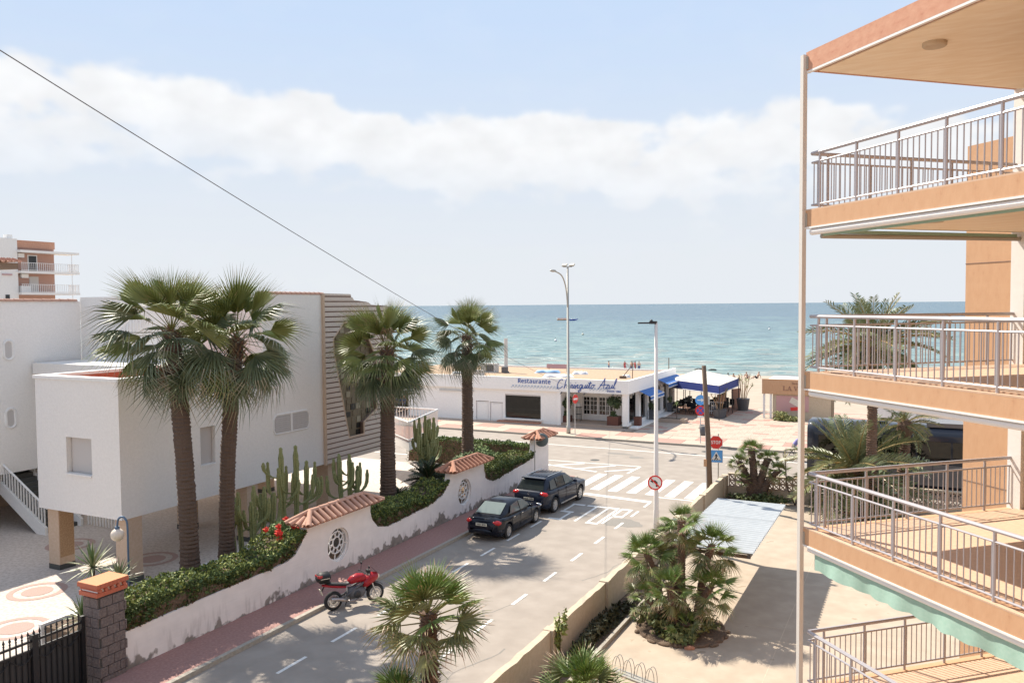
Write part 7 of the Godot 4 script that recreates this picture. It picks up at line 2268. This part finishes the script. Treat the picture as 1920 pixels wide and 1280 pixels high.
	# yuccas by the gate
	for e in [[Vector3(-22.0, 0.65, -15.9), 1.55, 0.85, 61, "spiky yucca with long pale leaves behind the gate pillar"], [Vector3(-21.7, 0.65, -16.55), 1.05, 0.7, 62, "smaller spiky yucca at the foot of the globe lamp"], [Vector3(-21.2, 0.65, -14.95), 0.5, 0.7, 63, "low yucca tuft touching the gate pillar"]]:
		var p := thing("yucca", e[4], "plant", e[0], 0.0, "yuccas by the gate")
		bar("stem", Vector3.ZERO, Vector3(0, e[1], 0), 0.06, M.trunk, p, 8)
		rosette(p, Vector3(0, e[1], 0), 60, e[2], 0.075, e[3], [lin(0.09, 0.14, 0.05), lin(0.34, 0.34, 0.20)])
	# candelabra cacti
	for e in [[Vector3(-22.0, 0.65, -22.4), "cluster of thick upright cactus stems beside the red geraniums", 6, 2.9, 0.8, 2, 51], [Vector3(-22.0, 0.65, -24.7), "branching cactus in front of the villa wall's rounded window", 3, 4.0, 0.5, 5, 52], [Vector3(-22.1, 0.65, -28.3), "pale candelabra cactus behind the first tiled cap", 3, 2.95, 0.4, 4, 53], [Vector3(-22.0, 0.65, -34.5), "tall candelabra cactus with many arms beside the cycad", 4, 4.7, 0.6, 6, 54]]:
		var q := RandomNumberGenerator.new()
		q.seed = e[6]
		var arms := []
		for i in e[2]:
			var bx0: float = q.randf_range(-0.25, 0.25)
			var bz: float = (i - (e[2] - 1) * 0.5) / maxf(1.0, e[2] - 1) * e[4] * 2.0
			var h: float = e[3] * q.randf_range(0.72, 1.0)
			var r: float = 0.085 if e[2] > 4 else 0.09
			arms.append([bx0, 0.0, bz, bx0, h * 0.35, bz * 1.1, bx0, h * 0.7, bz * 1.25, bx0, h, bz * 1.3, r])
			for k in e[5]:
				var y0: float = h * q.randf_range(0.32, 0.72)
				var side: float = (1.0 if k % 2 else -1.0) * q.randf_range(0.25, 0.75)
				var dx: float = q.randf_range(-0.35, 0.35)
				var up: float = minf(h * q.randf_range(0.85, 1.05), y0 + q.randf_range(0.6, 1.6))
				arms.append([bx0, y0, bz * 1.2, bx0 + dx * 0.6, y0 + 0.14, bz * 1.2 + side * 0.65, bx0 + dx, y0 + 0.42, bz * 1.2 + side, bx0 + dx, maxf(up, y0 + 0.6), bz * 1.2 + side * 1.08, r * 0.78])
		cactus(e[0], e[1], arms)
	# red geraniums
	var ge := thing("geranium_bush", "leafy bush dotted with red geranium flowers next to the first tiled cap", "flowers", Vector3(-20.15, 1.75, -22.0))
	put("foliage", leaf_ball(2600, Vector3(0.75, 0.65, 1.1), 0.07, 47, [lin(0.05, 0.10, 0.02), lin(0.14, 0.21, 0.05)]), M.leaf_matte, ge)
	var fl := leaf_ball(40, Vector3(0.13, 0.1, 0.13), 0.05, 48, [lin(0.6, 0.02, 0.015), lin(0.75, 0.05, 0.03)])
	rng.seed = 14
	for i in 16:
		var fd := Vector3(rng.randf_range(-0.2, 1.0), rng.randf_range(0.15, 1.0), rng.randf_range(-0.9, 0.9)).normalized()
		put("flower", fl, M.leaf_matte, ge, Transform3D(Basis(), fd * Vector3(0.72, 0.66, 1.1) * rng.randf_range(0.95, 1.1)))


# ---------------------------------------------------------------- people
func body_mesh(bones: Array, cell: float) -> ArrayMesh:  # bones: [a, b, radius a, radius b, colour]; one skin over all of them
	var lo := Vector3.ONE * 1e9
	var hi := -lo
	for b in bones:
		for e in [[b[0], b[2]], [b[1], b[3]]]:
			lo = lo.min(e[0] - Vector3.ONE * (e[1] + cell * 3)); hi = hi.max(e[0] + Vector3.ONE * (e[1] + cell * 3))
	var n := Vector3i(((hi - lo) / cell).ceil()) + Vector3i.ONE
	var f := PackedFloat32Array()
	f.resize(n.x * n.y * n.z)
	f.fill(1.0)
	var best := PackedFloat32Array(f)
	var who := PackedInt32Array()
	who.resize(f.size())
	var k := cell * 1.4
	for bi in bones.size():
		var b: Array = bones[bi]
		var a: Vector3 = b[0]
		var d: Vector3 = b[1] - b[0]
		var len2 := maxf(d.length_squared(), 1e-6)
		var rm: float = maxf(b[2], b[3]) + cell * 2.5
		var p0 := Vector3i((((a.min(b[1]) - Vector3.ONE * rm) - lo) / cell).floor()).clamp(Vector3i.ZERO, n - Vector3i.ONE)
		var p1 := Vector3i((((a.max(b[1]) + Vector3.ONE * rm) - lo) / cell).ceil()).clamp(Vector3i.ZERO, n - Vector3i.ONE)
		for x in range(p0.x, p1.x + 1):
			for y in range(p0.y, p1.y + 1):
				for z in range(p0.z, p1.z + 1):
					var p := lo + Vector3(x, y, z) * cell - a
					var t := clampf(p.dot(d) / len2, 0, 1)
					var v := (p - d * t).length() - lerpf(b[2], b[3], t)
					var o := (x * n.y + y) * n.z + z
					if v < best[o]:
						best[o] = v
						who[o] = bi
					var h := clampf(0.5 + 0.5 * (f[o] - v) / k, 0, 1)
					f[o] = lerpf(f[o], v, h) - k * h * (1 - h)
	var vert := {}
	var m := MB.new()
	var vtx := func(x: int, y: int, z: int) -> Array:
		var key := (x * n.y + y) * n.z + z
		if not vert.has(key):
			var s := Vector3.ZERO
			var c := 0
			for e in [[0, 0, 0, 1, 0, 0], [0, 1, 0, 1, 1, 0], [0, 0, 1, 1, 0, 1], [0, 1, 1, 1, 1, 1], [0, 0, 0, 0, 1, 0], [1, 0, 0, 1, 1, 0], [0, 0, 1, 0, 1, 1], [1, 0, 1, 1, 1, 1], [0, 0, 0, 0, 0, 1], [1, 0, 0, 1, 0, 1], [0, 1, 0, 0, 1, 1], [1, 1, 0, 1, 1, 1]]:
				var u := f[((x + e[0]) * n.y + y + e[1]) * n.z + z + e[2]]
				var w := f[((x + e[3]) * n.y + y + e[4]) * n.z + z + e[5]]
				if (u < 0) != (w < 0):
					s += Vector3(e[0], e[1], e[2]).lerp(Vector3(e[3], e[4], e[5]), u / (u - w))
					c += 1
			vert[key] = [lo + (Vector3(x, y, z) + s / maxi(c, 1)) * cell, bones[who[key]][4]]
		return vert[key]
	var emit := func(q: Array, flip: bool) -> void:
		for i in ([0, 2, 1, 0, 3, 2] if flip else [0, 1, 2, 0, 2, 3]):
			m.v.append(q[i][0]); m.c.append(q[i][1])
	for x in range(1, n.x - 1):
		for y in range(1, n.y - 1):
			for z in range(1, n.z - 1):
				var o := (x * n.y + y) * n.z + z
				var s := f[o] < 0
				if (f[o + n.y * n.z] < 0) != s:
					emit.call([vtx.call(x, y - 1, z - 1), vtx.call(x, y, z - 1), vtx.call(x, y, z), vtx.call(x, y - 1, z)], s)
				if (f[o + n.z] < 0) != s:
					emit.call([vtx.call(x - 1, y, z - 1), vtx.call(x - 1, y, z), vtx.call(x, y, z), vtx.call(x, y, z - 1)], s)
				if (f[o + 1] < 0) != s:
					emit.call([vtx.call(x - 1, y - 1, z), vtx.call(x, y - 1, z), vtx.call(x, y, z), vtx.call(x - 1, y, z)], s)
	return m.mesh(true)


func figure(j: Dictionary, skin: Color, hair: Color, top: Color, low: Color, sleeves: Color, legs: Color, cell: float) -> ArrayMesh:  # j: joint positions
	var b := []
	var hd: Vector3 = j.head
	var up: Vector3 = (hd - j.neck).normalized()
	b.append([hd - up * 0.02, hd + up * 0.03, 0.085, 0.095, skin])
	b.append([hd + up * 0.05 - j.face * 0.02, hd - j.face * 0.05, 0.098, 0.085, hair])
	b.append([hd + j.face * 0.09 - up * 0.01, hd + j.face * 0.075 - up * 0.04, 0.018, 0.02, skin])
	b.append([j.neck, hd - up * 0.06, 0.055, 0.05, skin])
	b.append([j.chest, j.neck - up * 0.06, 0.14, 0.09, top])
	b.append([j.hip, j.chest, 0.13, 0.145, top])
	b.append([j.hip, j.hip + Vector3(0, -0.06, 0), 0.14, 0.13, low])
	for s in ["l", "r"]:
		b.append([j.chest.lerp(j["sh_" + s], 0.3), j["sh_" + s], 0.1, 0.065, top])
		b.append([j["sh_" + s], j["el_" + s], 0.058, 0.044, sleeves])
		b.append([j["el_" + s], j["ha_" + s], 0.042, 0.03, skin])
		var hdir: Vector3 = (j["ha_" + s] - j["el_" + s]).normalized()
		b.append([j["ha_" + s], j["ha_" + s] + hdir * 0.09, 0.034, 0.024, skin])
		b.append([j["hp_" + s], j["kn_" + s], 0.095, 0.062, low])
		b.append([j["kn_" + s], j["an_" + s], 0.06, 0.04, legs])
		b.append([j["an_" + s], j["an_" + s] + j["toe"] * 0.16 + Vector3(0, -0.04, 0), 0.042, 0.032, skin])
	return body_mesh(b, cell)

func stand(arms := 0) -> Dictionary:  # facing local +z
	var j := {head = Vector3(0, 1.62, 0.02), neck = Vector3(0, 1.46, 0), chest = Vector3(0, 1.25, 0), hip = Vector3(0, 0.95, 0), face = Vector3(0, 0, 1), toe = Vector3(0, 0, 1),
		sh_l = Vector3(0.19, 1.4, 0), sh_r = Vector3(-0.19, 1.4, 0), el_l = Vector3(0.27, 1.12, -0.03), el_r = Vector3(-0.27, 1.12, -0.03), ha_l = Vector3(0.26, 0.88, 0.08), ha_r = Vector3(-0.26, 0.88, 0.08),
		hp_l = Vector3(0.1, 0.9, 0), hp_r = Vector3(-0.1, 0.9, 0), kn_l = Vector3(0.11, 0.48, 0.03), kn_r = Vector3(-0.11, 0.48, 0.02), an_l = Vector3(0.12, 0.08, 0.0), an_r = Vector3(-0.12, 0.08, -0.04)}
	if arms == 1:  # forearms held across the chest
		j.ha_l = Vector3(-0.05, 1.16, 0.2)
		j.ha_r = Vector3(0.06, 1.2, 0.22)
	if arms == 2:  # wading, one arm out
		j.el_l = Vector3(0.42, 1.22, 0.0)
		j.ha_l = Vector3(0.6, 1.05, 0.12)
		j.kn_l = Vector3(0.12, 0.5, 0.18)
		j.an_l = Vector3(0.13, 0.1, 0.22)
	return j

func seated(back := 0.0) -> Dictionary:  # legs forward along +z, sitting on the ground
	return {head = Vector3(0, 0.82, -0.02 - back * 0.6), neck = Vector3(0, 0.66, -0.04 - back * 0.5), chest = Vector3(0, 0.45, -0.03 - back * 0.35), hip = Vector3(0, 0.16, 0), face = Vector3(0, 0, 1), toe = Vector3(0, 0.5, 0.8),
		sh_l = Vector3(0.19, 0.6, -0.04 - back * 0.5), sh_r = Vector3(-0.19, 0.6, -0.04 - back * 0.5), el_l = Vector3(0.28, 0.34, -0.1 - back * 0.6), el_r = Vector3(-0.28, 0.34, -0.1 - back * 0.6), ha_l = Vector3(0.27, 0.1, -0.12 - back * 0.7), ha_r = Vector3(-0.27, 0.1, -0.12 - back * 0.7),
		hp_l = Vector3(0.1, 0.13, 0.04), hp_r = Vector3(-0.1, 0.13, 0.04), kn_l = Vector3(0.14, 0.4, 0.4), kn_r = Vector3(-0.13, 0.3, 0.42), an_l = Vector3(0.14, 0.07, 0.72), an_r = Vector3(-0.14, 0.07, 0.8)}


func people() -> void:
	var skin := Color(0.42, 0.25, 0.17)
	var pale := Color(0.55, 0.36, 0.27)
	var dark := Color(0.03, 0.02, 0.015)
	var blue := Color(0.03, 0.06, 0.22)
	var navy := Color(0.015, 0.018, 0.04)
	var waiter := figure(stand(1), skin, dark, blue, navy, blue, navy, 0.026)
	tag(put("person", waiter, M.body, null, Transform3D(Basis(Vector3.UP, 0.5), Vector3(-41.95, 0.12, -60.9))), "person in a blue shirt with folded forearms at the open restaurant door", "person")
	tag(put("person", waiter, M.body, null, Transform3D(Basis(Vector3.UP, -0.9).scaled(Vector3(1, 1.04, 1)), Vector3(-41.35, 0.12, -61.0))), "taller person in a blue shirt beside the restaurant door frame", "person")
	# bathers
	var swim_a := figure(stand(0), pale, dark, pale, Color(0.05, 0.08, 0.25), pale, pale, 0.035)
	var swim_b := figure(stand(2), skin, dark, Color(0.45, 0.05, 0.06), Color(0.45, 0.05, 0.06), skin, skin, 0.035)
	for e in [[-45.6, -126.3, swim_a, 2.0, "bather in dark trunks standing alone at the water's edge"], [-43.2, -127.3, swim_b, 1.0, "bather in red leaving the group at the water's edge"], [-42.4, -128.2, swim_a, -0.6, "bather in dark trunks at the left of the group behind the roof sticks"], [-41.7, -128.0, swim_b, 2.6, "bather in red in the middle of the group behind the roof sticks"], [-40.9, -127.6, swim_a, 0.4, "bather in dark trunks at the right of the group behind the roof sticks"]]:
		var y := -0.35 - 0.75 * clampf((-105.0 - e[1]) / 22.0, 0, 1.05)
		tag(put("person", e[2], M.body, null, Transform3D(Basis(Vector3.UP, e[3]), Vector3(e[0], y, e[1]))), e[4], "person", "bathers at the water's edge")
	var sit := figure(seated(), skin, dark, Color(0.65, 0.63, 0.6), navy, Color(0.65, 0.63, 0.6), skin, 0.033)
	var lean_ := figure(seated(0.5), skin, dark, skin, navy, skin, skin, 0.033)
	for e in [[-23.9, -114.6, sit, 2.9, "person in a white shirt sitting upright on the sand"], [-22.0, -118.0, lean_, 0.4, "sunbather leaning back on the sand between the sitter and the pair"], [-20.9, -119.6, lean_, -0.8, "sunbather leaning back on the sand, nearest the water"], [-22.6, -113.2, lean_, 1.2, "sunbather leaning back on the sand just behind the pavilion"]]:
		var y := -0.35 - 0.75 * clampf((-105.0 - e[1]) / 22.0, 0, 1)
		tag(put("person", e[2], M.body, null, Transform3D(Basis(Vector3.UP, e[3]), Vector3(e[0], y, e[1]))), e[4], "person", "sunbathers on the beach")
	cyclist(skin, dark)


func cyclist(skin: Color, dark: Color) -> void:  # riding along the promenade road towards +x
	var at := Vector3(-6.85, 0.0, -53.4)
	var b := thing("bicycle", "black bicycle ridden along the promenade road", "bicycle", at)
	for x in [-0.52, 0.52]:
		var t := MB.new()
		var pts := []
		for k in 29:
			pts.append(Vector3(x + cos(TAU * k / 28) * 0.33, 0.345 + sin(TAU * k / 28) * 0.33, 0))
		t.tube(pts, 0.024, 6, false)
		var w := put("wheel", t.mesh(true), M.rubber, b)
		var s := MB.new()
		for k in 10:
			var a := TAU * k / 10
			s.tube([Vector3(x, 0.345, 0), Vector3(x + cos(a) * 0.32, 0.345 + sin(a) * 0.32, 0)], 0.004, 3)
		s.ball(Vector3(x, 0.345, 0), Vector3(0.05, 0.05, 0.06), 8, 5)
		put("spokes", s.mesh(), M.chrome, w)
	var f := MB.new()
	for e in [[-0.52, 0.345, -0.1, 0.3], [-0.1, 0.3, 0.35, 0.8], [-0.1, 0.3, -0.2, 0.85], [-0.2, 0.78, 0.33, 0.82], [-0.52, 0.345, -0.19, 0.78], [0.52, 0.345, 0.33, 0.95]]:
		f.tube([Vector3(e[0], e[1], 0), Vector3(e[2], e[3], 0)], 0.018, 6)
	put("frame", f.mesh(), M.black, b)
	bx("saddle", Vector3(-0.21, 0.89, 0), Vector3(0.26, 0.06, 0.15), M.black, b)
	bar("handlebar", Vector3(0.36, 1.0, -0.28), Vector3(0.36, 1.0, 0.28), 0.014, M.black, b)
	bar("stem", Vector3(0.33, 0.93, 0), Vector3(0.36, 1.0, 0), 0.016, M.black, b)
	bar("crank", Vector3(-0.1, 0.3, -0.12), Vector3(-0.1, 0.3, 0.12), 0.03, M.chrome, b, 8)
	bx("carrier", Vector3(-0.55, 0.74, 0), Vector3(0.36, 0.02, 0.12), M.black, b)
	var j := {head = Vector3(0.16, 1.6, 0), neck = Vector3(0.1, 1.45, 0), chest = Vector3(0.02, 1.27, 0), hip = Vector3(-0.2, 1.0, 0), face = Vector3(1, 0, 0), toe = Vector3(1, 0, 0),
		sh_l = Vector3(0.07, 1.4, 0.18), sh_r = Vector3(0.07, 1.4, -0.18), el_l = Vector3(0.22, 1.2, 0.26), el_r = Vector3(0.22, 1.2, -0.26), ha_l = Vector3(0.32, 1.04, 0.24), ha_r = Vector3(0.32, 1.04, -0.24),
		hp_l = Vector3(-0.18, 0.95, 0.1), hp_r = Vector3(-0.18, 0.95, -0.1), kn_l = Vector3(0.18, 0.75, 0.12), kn_r = Vector3(0.12, 0.62, -0.12), an_l = Vector3(0.0, 0.42, 0.12), an_r = Vector3(-0.15, 0.2, -0.12)}
	tag(put("person", figure(j, skin, dark, Color(0.20, 0.19, 0.42), Color(0.3, 0.26, 0.22), Color(0.20, 0.19, 0.42), skin, 0.026), M.body, null, Transform3D(Basis(), at)), "cyclist in a lilac shirt riding a black bicycle", "person")


func seaside() -> void:
	# inflatable towed behind a speedboat
	var o := thing("inflatable_boat", "orange inflatable full of riders towed across the sea", "boat", Vector3(-226, -1.05, -530), 0.6)
	for z in [-0.5, 0.5]:
		var t := MB.new()
		t.tube([Vector3(-3.6, 0.45, z), Vector3(-3.0, 0.3, z), Vector3(3.0, 0.3, z), Vector3(3.8, 0.7, z)], [0.2, 0.42, 0.42, 0.2], 10)
		put("tube", t.mesh(true), M.orange, o)
	var rider := body_mesh([[Vector3(0, 0.6, 0), Vector3(0, 1.1, 0), 0.2, 0.2, Color(0.7, 0.16, 0.04)], [Vector3(0, 1.35, 0), Vector3(0, 1.42, 0), 0.13, 0.13, Color(0.25, 0.12, 0.08)], [Vector3(0, 0.6, 0), Vector3(0.35, 0.5, 0.4), 0.12, 0.1, Color(0.42, 0.25, 0.17)], [Vector3(0, 0.6, 0), Vector3(0.35, 0.5, -0.4), 0.12, 0.1, Color(0.42, 0.25, 0.17)], [Vector3(0, 1.05, 0.15), Vector3(0.4, 0.85, 0.25), 0.08, 0.06, Color(0.42, 0.25, 0.17)], [Vector3(0, 1.05, -0.15), Vector3(0.4, 0.85, -0.25), 0.08, 0.06, Color(0.42, 0.25, 0.17)]], 0.07)
	for i in 6:
		tag(put("person", rider, M.body, null, Transform3D(Basis(Vector3.UP, 0.6), o.transform * Vector3(-2.6 + i * 1.05, 0.25, 0))), "rider in an orange life jacket on the inflatable boat", "person", "riders on the inflatable")
	var s := thing("speedboat", "small dark speedboat towing the inflatable", "boat", Vector3(-213, -1.05, -519), 0.6)
	var h := MB.new()
	h.loft([[Vector3(-2.6, 0.0, -0.8), Vector3(-2.6, 0.8, -1.0), Vector3(-2.6, 0.8, 1.0), Vector3(-2.6, 0.0, 0.8)], [Vector3(1.0, 0.0, -0.7), Vector3(1.0, 0.9, -1.0), Vector3(1.0, 0.9, 1.0), Vector3(1.0, 0.0, 0.7)], [Vector3(3.2, 0.6, -0.05), Vector3(3.3, 1.15, -0.1), Vector3(3.3, 1.15, 0.1), Vector3(3.2, 0.6, 0.05)]])
	put("hull", h.mesh(), M.sign_navy, s)
	bx("cockpit", Vector3(-0.4, 1.0, 0), Vector3(1.6, 0.35, 1.4), M.white_paint, s)
	bx("engine", Vector3(-2.8, 0.7, 0), Vector3(0.4, 0.9, 0.5), M.black, s)
	for e in [[-97.8, -224.5, "small white buoy on the water, left of the tall mast"], [-108.8, -274.2, "yellow buoy beyond the white one"], [-55.8, -347.4, "white buoy far out beyond the balconies"]]:
		var y := thing("buoy", e[2], "buoy", Vector3(e[0], -1.1, e[1]), 0.0, "buoys on the sea")
		var m := MB.new()
		m.ball(Vector3(0, 0.25, 0), Vector3(0.45, 0.45, 0.45), 12, 8)
		put("float", m.mesh(true), M.plate if e[2].begins_with("yellow") else M.white_paint, y)
		bar("stick", Vector3(0, 0.5, 0), Vector3(0, 1.3, 0), 0.05, M.dark_metal, y)
	var ro := 0
	for e in [[-32.9, -135.3, 0.9], [-30.7, -134.9, 0.7]]:
		var m := MB.new()
		m.ball(Vector3.ZERO, Vector3(e[2], 0.22, 0.35), 12, 7)
		tag(put("rock", m.mesh(), M.slate, null, Transform3D(Basis(Vector3.UP, 0.4), Vector3(e[0], -1.05, e[1]))), "low dark rock breaking the shallow water" + (" on the left" if ro == 0 else " by the wooden pole"), "rock", "rocks in the shallows")
		ro += 1


func cables() -> void:
	var p1 := Vector3(-23.7, 2.78, -60.84)
	var d := Vector3(-40.0 - 960.0, 640.0 - 62.0, -1536.0).normalized()
	var b := Basis(Vector3.UP, deg_to_rad(26.6)) * Basis(Vector3.RIGHT, deg_to_rad(-2.55)) * Basis(Vector3.BACK, deg_to_rad(-0.47))
	var p0 := Vector3(0, 9.9, 0) + b * d * 14.0
	p0 = p0 + (p0 - p1).normalized() * 1.5
	for k in 2:
		var m := MB.new()
		var pts := []
		var o := Vector3(0.0, -0.03 * k, 0.05 * k)
		for i in 41:
			var f := i / 40.0
			pts.append(p0.lerp(p1, f) - Vector3(0, 0.55 * 4.0 * f * (1.0 - f), 0) + o)
		m.tube(pts, 0.0085, 6)
		if k == 0:
			tag(put("overhead_cable", m.mesh(true), M.grey_plastic), "black overhead cable sagging across the street to the restaurant", "cable")
